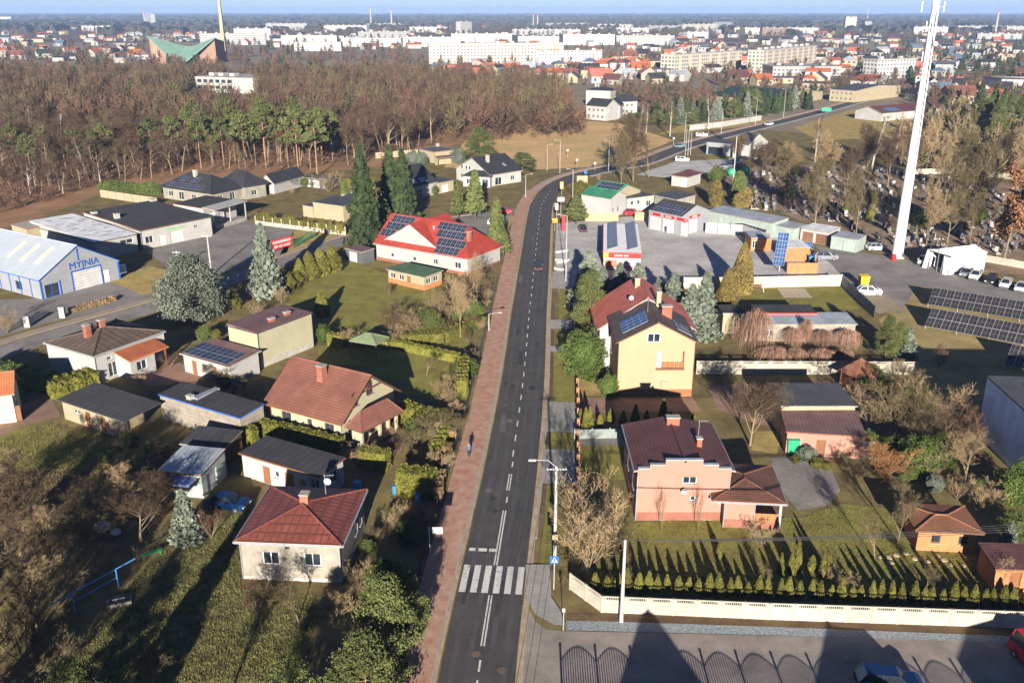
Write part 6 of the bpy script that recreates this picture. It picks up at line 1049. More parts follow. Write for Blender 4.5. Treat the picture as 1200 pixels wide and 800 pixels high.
utility_pole('concrete utility pole standing before the pale wall at the lane', 728, 728, 632, 0); MB_ = utility_pole('concrete utility pole with street lamp behind the crossing sign', 650, 655, 546, 1, -1.8)
for lab, x, y, tp in (('concrete utility pole on the verge of the warehouse yard', 248, 322, 275), ('short pole beside the warehouse grass triangle', 210, 316, 294)): utility_pole(lab, x, y, tp, 1)
def lamp_post(label, px, py, top, arm=-1.6, group='street lamps along the road', h=None):
    p = g(px, py); h = h or height_at(p.x, p.y, top); t = thing('street_lamp', label, 'street lamp', (p.x, p.y, 0), group=group); MB().tube((0, 0, 0), (0, 0, h), .1, .06, n=8).build('shaft', m_lamp, t); MB().tube((0, 0, h), (arm, 0, h + .25), .04).build('lamp_arm', m_lamp, t); q = MB(); q.box(arm - .35, -.14, h + .2, arm + .25, .14, h + .34); q.build('lamp_head', m_white, t); return t
for x, y, tp, a in ((663, 330, 253, -1.5), (656, 203, 165, -1.5), (573, 388, 368, 1.8), (616, 232, 205, 1.6), (671, 232, 199, -1.4), (713, 202, 165, -1.4), (641, 200, 170, 1.4), (845, 157, 128, -1.5), (885, 147, 115, -1.5), (918, 138, 105, -1.5), (802, 168, 133, 1.4)): lamp_post('grey street lamp with a single arm on the roadside', x, y, tp, a)
utility_pole('tall pale pole rising in front of the showroom', 859, 215, 160, 0)
t = building('trio of white flagpoles on the showroom lawn', (806, 183), 'flagpole', 'flagpole'); bpy.data.objects.remove(t)
for x, y in ((803, 182.5), (806, 182), (809, 181.5)): p = g(x, y); t = thing('flagpole', 'plain white flagpole in the row of three on the showroom lawn', 'flagpole', (p.x, p.y, 0), group='showroom flagpoles'); MB().tube((0, 0, 0), (0, 0, 9), .12, .06).build('shaft', m_white, t); MB().ball((0, 0, 9.05), .12, seg=8, rings=4).build('finial', m_metal, t)
def sign(label, px, py, top, w_, hh, m, name='road_sign', mark_=None, group=None, off=.0):
    p = g(px, py); h = height_at(p.x, p.y, top); t = thing(name, label, 'sign', (p.x, p.y, 0), group=group); MB().tube((0, 0, 0), (0, 0, h), .04).build('post', m_lamp, t); MB().box(-w_ / 2 + off, -.06, h - hh, w_ / 2 + off, -.04, h).build('sign_plate', m, t)
    if mark_: mark_(t, h)
    return t
m_sblue = mat('sign_blue', (.02, .12, .5), None, 2, .4, rand=0); m_sgreen = mat('sign_green_road', (.02, .4, .2), None, 2, .4, rand=0); m_sorange = mat('sign_orange', (.85, .3, .03), None, 2, .4, rand=0); m_black = mat('print_black', (.02, .02, .02), None, 2, .6, rand=0)
def ped(t, h):
    c = h - .35; MB().poly([(-.3, -.064, c - .26), (.3, -.064, c - .26), (0, -.064, c + .28)]).build('sign_triangle', m_white, t); q = MB(); y = -.068
    q.poly([(-.05, y, c + .02), (.05, y, c + .02), (.05, y, c + .11), (-.05, y, c + .11)]); q.poly([(-.06, y, c - .1), (.05, y, c - .1), (.04, y, c + .01), (-.03, y, c + .01)]); q.poly([(-.15, y, c - .23), (-.1, y, c - .23), (0, y, c - .1), (-.06, y, c - .1)]); q.poly([(.08, y, c - .23), (.13, y, c - .23), (.05, y, c - .1), (-.01, y, c - .1)]); q.build('sign_pictogram', m_black, t)
sign('blue square pedestrian crossing sign with walking figure by the zebra', 649, 690, 651, .72, .72, m_sblue, mark_=ped); sign('small white sign plate seen from behind beside the red pavement', 504, 651, 617, .95, .7, m_white, off=.75)
sign('small cream plate on a thin post behind the crossing sign', 650, 662, 626, .5, .5, m_cream); sign('white square board on a post by the road bend', 657, 256, 231, 1.7, 1.1, m_white); sign('narrow pale board on a post by the road bend', 652, 262, 238, .8, 1.6, m_white); sign('orange and white warning board at the outside of the bend', 658, 232, 213, .9, 1.9, m_sorange, mark_=lambda t, h: MB().box(-.3, -.08, h - 1.6, .3, -.062, h - .7).build('board_print', m_white, t)); sign('bright orange flashing board at the yard entrance', 650, 270, 256, 1.2, 1.0, m_sorange); sign('wide triple notice board at the road bend', 682, 220, 206, 3.0, 2.0, m_cream); sign('blue round-topped sign beyond the notice board', 686, 208, 200, .9, .9, m_sblue)
sign('green direction sign over the far road', 968, 134, 126.5, 3.2 * 1.4, 1.6, m_sgreen); sign('slim red and white totem sign at the yard entrance', 660, 275, 252, .7, 3.5, m_red); sign('blue lane sign post at the kerb corner', 660, 738, 712, .25, .35, m_white)
for x, y, tp in ((697, 200, 190), (676, 197, 186), (665, 184, 175), (789, 172, 161), (830, 158, 149)): sign('small round-ended road sign in the verge of the bend', x, y, tp, .7, .7, m_white, group='small signs along the bend')
# mast
p = g(1050.5, 302); t = thing('radio_mast', 'tall tapering white radio mast rising above the horizon', 'mast', (p.x, p.y, 0)); m_mast = mat('mast_white', (.8, .8, .8), None, .5, .5, rand=0)
for k in range(6): z0, z1 = k * 9.5, (k + 1) * 9.5; r_ = lambda z: .95 - z * .0125; MB().tube((0, 0, z0), (0, 0, z1 - .04), r_(z0), r_(z1), n=16).build('mast_section', m_mast, t, smooth=False); MB().tube((0, 0, z1 - .08), (0, 0, z1 + .02), r_(z1) + .06, n=16).build('mast_flange', m_lamp, t)
q = MB(); q.tube((.9, -.4, 1), (.55, -.3, 56), .05); q.tube((1.02, -.4, 1), (.67, -.3, 56), .05)
for k in range(140): z = 1.2 + k * .39; x = .9 - (z - 1) * .00636; q.tube((x, -.4, z), (x + .12, -.4, z), .015, n=4)
q.build('ladder', m_lamp, t)
for z, n_, s in ((47.2, 3, 2.2), (43.8, 3, .9), (38.5, 3, .8)):
    for k in range(n_):
        a = 2.1 * k + .3; x, y = math.cos(a) * s, math.sin(a) * s; MB().box(x - .08, y - .06, z - .9, x + .08, y + .06, z + .9).build('antenna_panel', m_mast, t); MB().tube((x * .2, y * .2, z), (x, y, z), .04).build('antenna_bracket', m_lamp, t)
MB().tube((.9, -.9, 40.8), (.9, -.5, 40.8), .45, n=12).build('microwave_dish', m_white, t); MB().box(-1.1, -1.1, 0, 1.1, 1.1, .35).build('mast_base', m_kerb, t)
# overhead cables
def cable(label, a, b_, sag, group):
    a, b_ = Vector(a), Vector(b_); q = MB(); n = 14; pv = a
    for k in range(1, n + 1): f = k / n; p = a.lerp(b_, f) - Vector((0, 0, 4 * sag * f * (1 - f))); q.tube(pv, p, .02, n=4, cap=False); pv = p
    q.v = [tuple(Vector(v) - a) for v in q.v]; tag(q.build('overhead_cable', m_dkmetal, loc=a, uv=False), label, 'cable', group)
pa = g(728, 728); pb = g(650, 655); ha = height_at(pa.x, pa.y, 632) - .05; hb = height_at(pb.x, pb.y, 546) - .1
for k in range(4): cable('thin overhead cable above the lawn of the pink house', (pa.x + (-.8, -.3, .3, .8)[k], pa.y, ha), (pa.x + 44, pa.y + 3 + k * .5, ha), .7, 'lawn cables'); cable('thin overhead cable following the road', (pb.x + (-.8, -.3, .3, .8)[k], pb.y, hb), (-2 + k * .5, 30, hb - .2), .6, 'road cables'); cable('thin overhead cable between the two near poles', (pa.x + (-.8, -.3, .3, .8)[k], pa.y, ha - .02), (pb.x + (-.8, -.3, .3, .8)[k], pb.y, hb - .02), .4, 'pole to pole cables')
# ------------------------------------------------------------------ cars
m_tyre = mat('tyre_rubber', (.02, .02, .02), None, 4, .9, rand=0); m_rim = mat('alloy_rim', (.5, .5, .52), None, 4, .3, metal=.7, rand=0); m_head = mat('headlight_glass', (.75, .77, .8), None, 4, .15, spec=.8, rand=0); m_tail = mat('tail_light', (.45, .01, .01), None, 4, .3, rand=0); m_cglass = mat('car_glass', (.02, .025, .03), None, 2, .06, spec=.8, rand=0)
def carpaint(n, c): return mat('paint_' + n, c, tuple(x * .95 for x in c), .5, .25, spec=.6, rand=0)
PAINT = {'blue': carpaint('blue', (.006, .025, .085)), 'black': carpaint('black', (.015, .015, .018)), 'silver': carpaint('silver', (.5, .52, .55)), 'white': carpaint('white', (.8, .8, .8)), 'grey': carpaint('grey', (.16, .18, .2)), 'red': carpaint('red', (.45, .02, .03)), 'steel': carpaint('steel', (.2, .27, .34))}
CARM = {}
def car_meshes(kind):
    if kind in CARM: return CARM[kind]
    L, W, H = {'hatch': (4.1, 1.74, 1.48), 'sedan': (4.5, 1.78, 1.43), 'wagon': (4.6, 1.78, 1.55), 'van': (4.9, 1.95, 2.05)}[kind]; x0 = -L / 2
    roof = {'hatch': (.26, .40, .82, .96), 'sedan': (.27, .42, .73, .87), 'wagon': (.25, .39, .88, .98), 'van': (.1, .24, .95, .99)}[kind]; belt = H * .62 if kind != 'van' else H * .52
    st = [(0, .3, .62), (.03, .2, .66), (.1, .17, .72), (roof[0], .17, belt / H), (roof[1], .17, belt / H * 1.02), (.6, .17, belt / H * 1.03), (roof[2], .17, belt / H * 1.04), (roof[3], .18, belt / H * 1.02), (.985, .2, belt / H * .97 if kind != 'sedan' else .62), (1, .32, .55)]
    body = MB(); rings = []
    for i, (f, zb, zt) in enumerate(st):
        x = x0 + f * L; tp = 1 - .16 * abs(2 * f - 1) ** 4; hw = W / 2 * tp; zt *= H
        rings.append([(x, -hw * .92, zb), (x, -hw, zb + .22), (x, -hw * .97, zt - .06), (x, -hw * .86, zt), (x, hw * .86, zt), (x, hw * .97, zt - .06), (x, hw, zb + .22), (x, hw * .92, zb)])
    i0 = 0
    for r_ in rings: body.v += r_
    n = 8
    for i in range(len(rings) - 1):
        for k in range(n): k2 = (k + 1) % n; body.f.append((i * n + k, (i + 1) * n + k, (i + 1) * n + k2, i * n + k2)); body.m.append(0)
    body.f.append(tuple(range(n))); body.m.append(0); body.f.append(tuple(range(len(rings) * n - 1, (len(rings) - 1) * n - 1, -1))); body.m.append(0)
    zc = belt * 1.0; a, b_, c, d = [x0 + r_ * L for r_ in roof]; hb, ht = W / 2 * .84, W / 2 * .66
    low = [(a, hb), (d, hb * .96)]; cab = MB()
    lo4 = [(a, -hb, zc), (d, -hb * .95, zc), (d, hb * .95, zc), (a, hb, zc)]; up4 = [(b_, -ht, H), (c, -ht, H), (c, ht, H), (b_, ht, H)]
    glass = MB()
    for k in range(4): k2 = (k + 1) % 4; glass.poly([lo4[k], lo4[k2], up4[k2], up4[k]])
    cab.slab(up4, (0, 0, .05)); 
    for k in range(4): cab.tube(lo4[k], up4[k], .045, n=4)
    for s in (-1, 1):
        xm = (b_ + c) / 2; cab.tube((xm, s * hb * .99, zc), (xm, s * ht * 1.01, H - .02), .04, n=4)
    cab.v = [(v[0], v[1], v[2] + .012) for v in cab.v]
    wh = MB(); wh.tube((0, -.1, 0), (0, .1, 0), .31, n=14); rim = MB(); rim.tube((0, -.108, 0), (0, .108, 0), .19, n=10)
    hd = MB(); hd.box(-.06, -.17, -.07, .06, .17, .07); tl = MB(); tl.box(-.04, -.14, -.1, .04, .14, .1)
    bmp = MB(); bmp.box(-.05, -W * .43, -.08, .06, W * .43, .1)
    CARM[kind] = (L, W, H, body.mesh('body', m_white, uv=False), cab.mesh('roof', m_white, uv=False), glass.mesh('windows', m_cglass, uv=False), wh.mesh('tyre', m_tyre, uv=False), rim.mesh('rim', m_rim, uv=False), hd.mesh('headlight', m_head, uv=False), tl.mesh('tail_light', m_tail, uv=False), bmp.mesh('bumper', m_dkmetal, uv=False)); return CARM[kind]
def car(label, px, py, ang, kind, colour, group=None, name='car', at=None, cat='car'):
    L, W, H, bm, cm, gm, wm, rm_, hm, tm, bp = car_meshes(kind); p = Vector((at[0], at[1], 0)) if at else g(px, py); t = thing(name, label, cat, (p.x, p.y, .025), R(ang), group)
    for me, n in ((bm, 'body'), (cm, 'roof')):                # front of the car is -x
        o = put(n, me, t); o.material_slots[0].link = 'OBJECT'; o.material_slots[0].material = PAINT[colour]
    put('windows', gm, t)
    for sx in (-.31, .31):
        for sy in (-1, 1): w_ = put('wheel', wm, t, (sx * L, sy * (W / 2 - .09), .31)); put('rim', rm_, w_)
    for sy in (-1, 1): put('headlight', hm, t, (-L / 2 + .05, sy * W * .33, .62)); put('tail_light', tm, t, (L / 2 - .03, sy * W * .36, .72))
    put('bumper', bp, t, (-L / 2 + .02, 0, .4)); put('bumper', bp, t, (L / 2 - .02, 0, .42)); MB().box(-L * .17, -W / 2 - .12, H * .62, -L * .13, -W / 2 + .02, H * .7).build('mirror', PAINT[colour], t); MB().box(-L * .17, W / 2 - .02, H * .62, -L * .13, W / 2 + .12, H * .7).build('mirror', PAINT[colour], t); return t
car('dark blue car parked in the yard beside the blue spruce', 267, 594, 165, 'sedan', 'blue'); car('black car with red tail lights driving away up the road', 631, 315, -93, 'hatch', 'black'); car('dark car waiting in front of the fresh timber fence', 683, 271, -88, 'hatch', 'black')
car('lone silver-white car parked beside the dark slatted fence', 1018, 345, 172, 'hatch', 'white'); car('dark grey wagon parked by the orange timber screens', 967, 304, 176, 'wagon', 'grey'); car('silver hatchback parked left of the mast foot', 1026, 293, 190, 'hatch', 'silver'); car('silver car half hidden behind the tent mouth', 1081, 309, 60, 'hatch', 'silver')
for k, (x, y, c, kd) in enumerate(((1132, 323, 'grey', 'sedan'), (1143, 326, 'silver', 'wagon'), (1161, 331, 'black', 'hatch'), (1178, 336, 'silver', 'hatch'), (1196, 340, 'silver', 'sedan'))): car('%s car parked %s in the slanted row beside the tent' % (('dark grey', 'silver', 'black', 'silver', 'pale silver')[k], ('nearest the tent', 'second from the tent', 'third from the tent', 'fourth from the tent', 'last')[k]), x, y, 52, kd, c, 'cars parked in a row beside the tent')
car('red car behind the timber fence of the green roofed house', 741, 252, 160, 'hatch', 'red'); car('steel blue car on the far road below the flagpoles', 796, 173, 215, 'hatch', 'steel'); car('silver car far up the road past the pale wall', 901, 147, 214, 'hatch', 'silver'); car('white estate parked by the flagpoles', 799, 189, 178, 'wagon', 'white'); car('white estate parked across the far road', 822, 160, 178, 'wagon', 'white')
for x, y, c in ((872, 188, 'black'), (850, 197, 'grey'), (862, 192, 'steel'), (890, 187, 'silver')): car('%s car parked along the showroom' % {'black': 'black', 'grey': 'dark grey', 'steel': 'steel blue', 'silver': 'silver'}[c], x, y, 195, 'sedan', c, 'cars parked along the showroom')
car('white car parked at the junction forecourt by the red bungalow', 577, 263, 80, 'hatch', 'white'); car('steel blue car parked at the junction forecourt by the red bungalow', 590, 262, 80, 'hatch', 'steel'); car('dark red car standing at the junction corner', 590, 250, 170, 'hatch', 'red')
car('dark blue car with pale windows on the lane, cut by the frame bottom', 1040, 806, 172, 'wagon', 'blue'); car('red and white van on the lane at the right frame edge', 1217, 784, 100, 'van', 'red', name='van', cat='van')
for k in range(14): car('small pale car in the far car lot', 1135 + (k % 7) * 6.5, 80 + (k // 7) * 3, 20, 'hatch', rnd.choice(('silver', 'white', 'grey', 'steel')), 'cars in the far car lot')
# ------------------------------------------------------------------ people
def person(label, px, py, face, coat, trousers, h=1.72, at=None):
    p = g(px, py); V_ = [(0, 0, .95), (0, .02, 1.2), (0, .02, 1.42), (0, .03, 1.5), (0, .05, 1.58), (0, .05, 1.68), (-.17, .02, 1.4), (-.23, -.08, 1.15), (-.2, .02, .93), (.17, .02, 1.4), (.23, .12, 1.15), (.2, .26, .95), (-.1, 0, .9), (-.11, .12, .5), (-.11, .16, .08), (-.11, .28, .04), (.1, 0, .9), (.11, .02, .5), (.11, -.2, .1), (.11, -.08, .04)]
    E = [(0, 1), (1, 2), (2, 3), (3, 4), (4, 5), (2, 6), (6, 7), (7, 8), (2, 9), (9, 10), (10, 11), (0, 12), (12, 13), (13, 14), (14, 15), (0, 16), (16, 17), (17, 18), (18, 19)]
    rad = [.15, .15, .17, .06, .095, .1, .075, .06, .04, .075, .06, .04, .095, .07, .05, .04, .095, .07, .05, .04]
    me = bpy.data.meshes.new('body'); me.from_pydata([Vector(v) for v in V_], E, []); o = bpy.data.objects.new('body', me); C.objects.link(o); md = o.modifiers.new('skin', 'SKIN')
    for i, r_ in enumerate(rad): me.skin_vertices[0].data[i].radius = (r_, r_ * .85)
    me.skin_vertices[0].data[0].use_root = True; s_ = o.modifiers.new('sub', 'SUBSURF'); s_.levels = 1; s_.render_levels = 1
    dg = bpy.context.evaluated_depsgraph_get(); m2 = bpy.data.meshes.new_from_object(o.evaluated_get(dg)); C.objects.unlink(o); bpy.data.objects.remove(o)
    m2.materials.clear(); skin = mat('skin', (.5, .3, .22), None, 2, .6, rand=0)
    for m_ in (coat, trousers, skin, m_black): m2.materials.append(m_)
    for f in m2.polygons:
        z = f.center.z; x = abs(f.center.x); f.material_index = 3 if z < .1 or z > 1.66 else (2 if z > 1.47 or (z < .98 and x > .185) else (1 if z < .92 else 0)); f.use_smooth = True
    m2.transform(Matrix.Scale(h / 1.75, 4)); t = thing('person', label, 'person', (p.x, p.y, .13 if 500 < px < 590 else .03), face); put('body', m2, t); return t
person('person in a blue jacket walking along the red pavement', 549.5, 537, R(-8), mat('coat_blue', (.06, .1, .2), None, 2, .8, rand=0), mat('trousers_dark', (.03, .03, .045), None, 2, .8, rand=0)); person('person in dark clothes standing before the tyre workshop', 780, 273, R(180), mat('coat_dark', (.03, .035, .04), None, 2, .8, rand=0), mat('trousers_dark', ()))
# ------------------------------------------------------------------ solar field
SF = 'rows of ground mounted solar panels in the field'
for lab, bl, br, up in (('rear row of tilted solar panels in the dry field', (1087, 356.5), (1200, 375), None), ('middle row of tilted solar panels in the dry field', (1083.5, 382), (1200, 404), None), ('front row of tilted solar panels by the modern block', (1176.5, 427), (1200, 432), None)):
    a = g(*bl, .6); b_ = g(*br, .6); d = (b_ - a); d.z = 0; d.normalize(); n2 = Vector((-d.y, d.x, 0)); v = (n2 * math.cos(R(30)) + Vector((0, 0, math.sin(R(30))))); t = thing('solar_array', lab, 'solar array', (a.x, a.y, 0), group=SF); nn = int((b_ - a).length / 1.14) + (8 if bl[0] < 1100 else 14)
    panels(t, Vector((0, 0, .6)), d, v, nn, 2, 1.1, 2.0, m=mat('solar_cells_brown', (.03, .026, .028), (.02, .018, .02), 1, .2, pat='grid', size=(.55, .98), c3=(.12, .12, .13), spec=.5, rand=.1), gap=.035, lift=0)
    for k in range(0, nn + 1, 4):
        x = d * (k * 1.135); MB().tube(x + v * .6 + Vector((0, 0, .55)), Vector((x.x + v.x * .6, x.y + v.y * .6, 0)), .05).build('leg', m_metal, t); MB().tube(x + v * 3.4 + Vector((0, 0, .5)), Vector((x.x + v.x * 3.4, x.y + v.y * 3.4, 0)), .05).build('leg', m_metal, t)
def tracker(label, px, py, top, W, Hh, tilt, yaw):
    p = g(px, py); h = height_at(p.x, p.y, top); t = thing('solar_tracker', label, 'solar panel', (p.x, p.y, 0)); MB().tube((0, 0, 0), (0, 0, h), .09).build('post', m_metal, t)
    u = Vector((math.cos(yaw), math.sin(yaw), 0)); v = Vector((-math.sin(yaw) * math.cos(tilt), math.cos(yaw) * math.cos(tilt), math.sin(tilt))); panels(t, Vector((0, 0, h)) - u * W / 2 - v * Hh / 2, u, v, max(1, int(W / 1.02)), max(1, int(Hh / 1.6)), 1.0, 1.58, m=m_pvblue, lift=.1, gap=.02)
tracker('large blue tilted solar tracker beside the yard hut', 913, 318, 292, 2.1, 6.4, R(62), R(-25)); tracker('small blue tilted solar panel above the yard hut', 943, 300, 288, 3.1, 1.7, R(50), R(10))
t = building('slanted row of dark panels leaning on the yard garage wall', (890, 278), 'solar_array', 'solar array'); a = g(852, 264, 1.0) - Vector(t.location); b_ = g(896, 277, 1.0) - Vector(t.location); d = (b_ - a); d.z = 0; L = d.length; d.normalize(); n2 = Vector((-d.y, d.x, 0)); panels(t, a, d, (n2 * .8 + Vector((0, 0, .6))), int(L / 1.04), 1, 1.0, 1.7, lift=0)
for f in (0.05, .5, .95): q = a.lerp(b_, f) + n2 * 1.0; MB().tube(q + Vector((0, 0, .6)), Vector((q.x, q.y, 0)), .04).build('leg', m_metal, t)
# ------------------------------------------------------------------ cemetery
CEM = [(848, 222), (885, 203), (1010, 197), (1120, 212), (1230, 232), (1235, 306), (1150, 296), (1095, 292), (1062, 290), (1030, 284), (985, 264), (925, 250), (880, 246)]
gm = []
for k, c in enumerate(((.03, .03, .034), (.34, .33, .31), (.12, .115, .12), (.06, .055, .06), (.1, .065, .055))):
    q = MB(); q.box(-.45, -1.0, 0, .45, 1.0, .28); q.box(-.4, .72, .28, .4, .9, 1.05 + .12 * k); q.box(-.52, -1.1, 0, .52, 1.1, .12); q.box(-.08, -.5, .28, .08, -.3, .5, 1); gm.append(q.mesh('gravestone', [mat('granite_%d' % k, c, None, 3, .35, rand=.2), mat('grave_flowers', (.5, .12, .08), (.2, .3, .1), 8, .8)], uv=False))
gs = []
ang = R(-14)
for iy in range(-40, 60):
    for ix in range(-40, 120):
        x0 = ix * 2.4; y0 = iy * 3.3; x = 60 + x0 * math.cos(ang) - y0 * math.sin(ang); y = 200 + x0 * math.sin(ang) + y0 * math.cos(ang)
        if y < 100: continue
        u, v = proj((x, y, 0))
        if inside(u, v, CEM) and ix % 11 != 4 and iy % 9 != 3 and rnd.random() < .8: gs.append((v, x + rnd.uniform(-.5, .5), y + rnd.uniform(-.7, .7)))
gs.sort(reverse=True)
for v, x, y in gs[:300]:
    o = put('gravestone', rnd.choice(gm), None, (x, y, .012), ang + rnd.uniform(-.2, .2) + (1.57 if rnd.random() < .2 else 0)); s = rnd.uniform(.6, 1.15); o.scale = (s, s, s * rnd.uniform(.8, 1.25)); tag(o, 'granite grave with upright headstone in the cemetery rows', 'gravestone', 'graves of the cemetery')
q = [MB() for _ in range(5)]
for v, x, y in gs[300:]: k = rnd.randrange(5); b_ = q[k]; b_.box(x - .45, y - 1, .012, x + .45, y + 1, .3); b_.box(x - .4, y + .72, .3, x + .4, y + .9, 1.1)
for k in range(5):
    if q[k].f: tag(q[k].build('far_graves', mat('granite_%d' % k, ()), uv=False), ('black', 'pale', 'grey', 'cream', 'dark brown')[k] + ' graves in the far part of the cemetery', 'graves', kind='stuff')
# ------------------------------------------------------------------ garden things
t = building('brown hexagonal garden gazebo before the pale wall', (1005, 452), 'gazebo', 'gazebo'); q = MB(); q2 = MB(); r_ = 3.0
for k in range(6):
    a0, a1 = R(60 * k), R(60 * k + 60); q.poly([(r_ * math.cos(a0), r_ * math.sin(a0), 2.2), (r_ * math.cos(a1), r_ * math.sin(a1), 2.2), (0, 0, 4.0)]); q.poly([(r_ * math.cos(a1), r_ * math.sin(a1), 2.2), (r_ * math.cos(a0), r_ * math.sin(a0), 2.2), (0, 0, 2.3)])
    x, y = 2.4 * math.cos(a0), 2.4 * math.sin(a0); MB().box(x - .08, y - .08, 0, x + .08, y + .08, 2.3).build('post', m_door, t); x1, y1 = 2.4 * math.cos(a1), 2.4 * math.sin(a1)
    if k not in (4,): MB().slab([(x, y, .1), (x1, y1, .1), (x1, y1, 1.0), (x, y, 1.0)], Vector((math.cos((a0 + a1) / 2), math.sin((a0 + a1) / 2), 0)) * .05).build('railing', m_door, t)
q.build('roof', r_shingle, t)
t = building('blue steel carpet beating rail on the rough lawn', (110, 700), 'carpet_rail', 'rail'); o0 = Vector(t.location); A = g(88, 716) - o0; B = g(139, 687) - o0; m_rail = mat('rail_blue', (.12, .35, .75), None, 3, .5, rand=0); d = (B - A).normalized(); h = 1.75
for p in (A, B): MB().tube(p, p + Vector((0, 0, h)), .06).build('post', m_rail, t)
MB().tube(A - d * 1.9 + Vector((0, 0, h)), B + d * 1.9 + Vector((0, 0, h)), .06).build('top_bar', m_rail, t); MB().tube(A + Vector((0, 0, .95)), B + Vector((0, 0, .95)), .05).build('lower_bar', m_rail, t)
t = building('green wooden garden bench beside the bare fruit tree', (178, 652), 'garden_bench', 'bench'); m_bench = mat('bench_green', (.02, .22, .08), None, 3, .6, rand=0)
for k in range(4): MB().box(-.9, -.25 + k * .13, .42, .9, -.14 + k * .13, .46).build('seat_slat', m_bench, t)
for x in (-.75, .75):
    for y in (-.18, .18): MB().box(x - .04, y - .03, 0, x + .04, y + .03, .42).build('leg', m_bench, t)
t.rotation_euler = (0, 0, R(38))
t = building('timber cold frame with dark cover on the rough lawn', (140, 706), 'cold_frame', 'cold frame'); MB().box(-.95, -.6, 0, .95, .6, .3).build('box', mat('grey_timber', (.3, .26, .21), None, 2, .9), t); MB().slab([(-.85, -.5, .36), (.85, -.5, .36), (.85, .5, .4), (-.85, .5, .4)], (0, 0, .05)).build('cover', m_dkmetal, t); MB().box(-.5, -.1, .41, .5, .05, .46).build('cover_bar', m_metal, t); t.rotation_euler = (0, 0, R(22))
def barrel(label, px, py, m, h=.95, r_=.3, group=None, name='barrel'):
    p = g(px, py); t = thing(name, label, 'barrel', (p.x, p.y, 0), group=group); q = MB()
    for a, b_, c, d in ((0, .3, .9, 1), (.3, .33, 1.05, 1.05), (.33, .66, 1, 1), (.66, .69, 1.05, 1.05), (.69, 1, 1, .9)): q.tube((0, 0, a * h), (0, 0, b_ * h), r_ * c, r_ * d, n=12, cap=False)
    q.build('drum', m, t); MB().tube((0, 0, h * .985), (0, 0, h), r_ * .86, n=12).build('lid', m, t); return t
m_bb = mat('barrel_blue', (.05, .2, .42), None, 3, .5, rand=.1)
barrel('blue plastic barrel beside the tall clipped hedge block', 490, 588, m_bb); barrel('pale blue plastic barrel at the foot of the stepping hedge', 463, 578, m_bb); barrel('blue barrel in the shade behind the cottage', 419, 572, m_bb, .8, .5); barrel('red bin at the foot of the white mast', 1047, 305, m_red, 1.2, .5)
def bin_(label, px, py, m, s=1.0, name='waste_bin'):
    p = g(px, py); t = thing(name, label, 'bin', (p.x, p.y, 0)); q = MB(); a, b_ = .28 * s, .36 * s; z = 1.0 * s; q.poly([(-b_, -b_, z), (b_, -b_, z), (b_, b_, z), (-b_, b_, z)])
    lo = [(-a, -a, .05), (a, -a, .05), (a, a, .05), (-a, a, .05)]; up = [(-b_, -b_, z), (b_, -b_, z), (b_, b_, z), (-b_, b_, z)]
    for k in range(4): k2 = (k + 1) % 4; q.poly([lo[k], lo[k2], up[k2], up[k]])
    q.build('body', m, t); MB().slab([(-b_ * 1.05, -b_ * 1.1, z + .05), (b_ * 1.05, -b_ * 1.1, z + .05), (b_ * 1.05, b_, z + .12), (-b_ * 1.05, b_, z + .12)], (0, 0, .045)).build('lid', m, t); MB().tube((-a, a + .05, .1), (a, a + .05, .1), .09, n=8).build('axle_wheels', m_tyre, t); return t
m_gbin = mat('bin_green', (.03, .3, .15), None, 3, .5, rand=0)
bin_('tall green playhouse box beside the pink outbuilding door', 927, 531, m_gbin, 1.9); bin_('yellow container beside the white parked car', 1011, 337, mat('bin_yellow', (.75, .5, .03), None, 3, .5, rand=0), 2.2); bin_('blue gas bottle cage beside the yard hut', 950, 308, m_bb, 1.4)
for x, y in ((857, 206), (873, 204)): p = g(x, y); t = thing('recycling_dome', 'green dome recycling container by the cemetery gate', 'container', (p.x, p.y, 0), group='recycling domes'); MB().ball((0, 0, 1.1), 1.3, seg=12, rings=8, sz=1.0).build('dome', m_gbin, t); MB().box(-.9, -.9, 0, .9, .9, .35).build('base', m_dkmetal, t)
t = building('garden swing seat with frame on the lawn by the cream wall', (887, 341), 'swing_seat', 'swing');
for x in (-1, 1):
    for y in (-.6, .6): MB().tube((x, y, 0), (x, 0, 1.9), .035).build('leg', m_lamp, t)
MB().tube((-1.1, 0, 1.9), (1.1, 0, 1.9), .035).build('top_bar', m_lamp, t); MB().box(-.8, -.25, .5, .8, .25, .58).build('seat', m_dkwood, t); MB().slab([(-.8, .25, .55), (.8, .25, .55), (.8, .35, 1.1), (-.8, .35, 1.1)], (0, .04, 0)).build('backrest', m_dkwood, t)
for x in (-.75, .75): MB().tube((x, 0, .55), (x, 0, 1.9), .02).build('hanger', m_lamp, t)
t = building('green canvas garden shelter on the shaded lawn', (437, 412), 'garden_shelter', 'shelter'); V = volume(t, (409, 400), (441, 405), (459, 396), 2.3, 'hip', rise=.9, rm=mat('green_canvas', (.16, .2, .11), None, 1, .9), wall=m_dkmetal, ov=.2, open_faces='FRBL', thick=.05)
for x in (.2, V.W - .2):
    for y in (.2, V.D - .2): MB().tube((x, y, 0), (x, y, 2.3), .05).build('post', m_dkmetal, t, V.loc, V.ang)
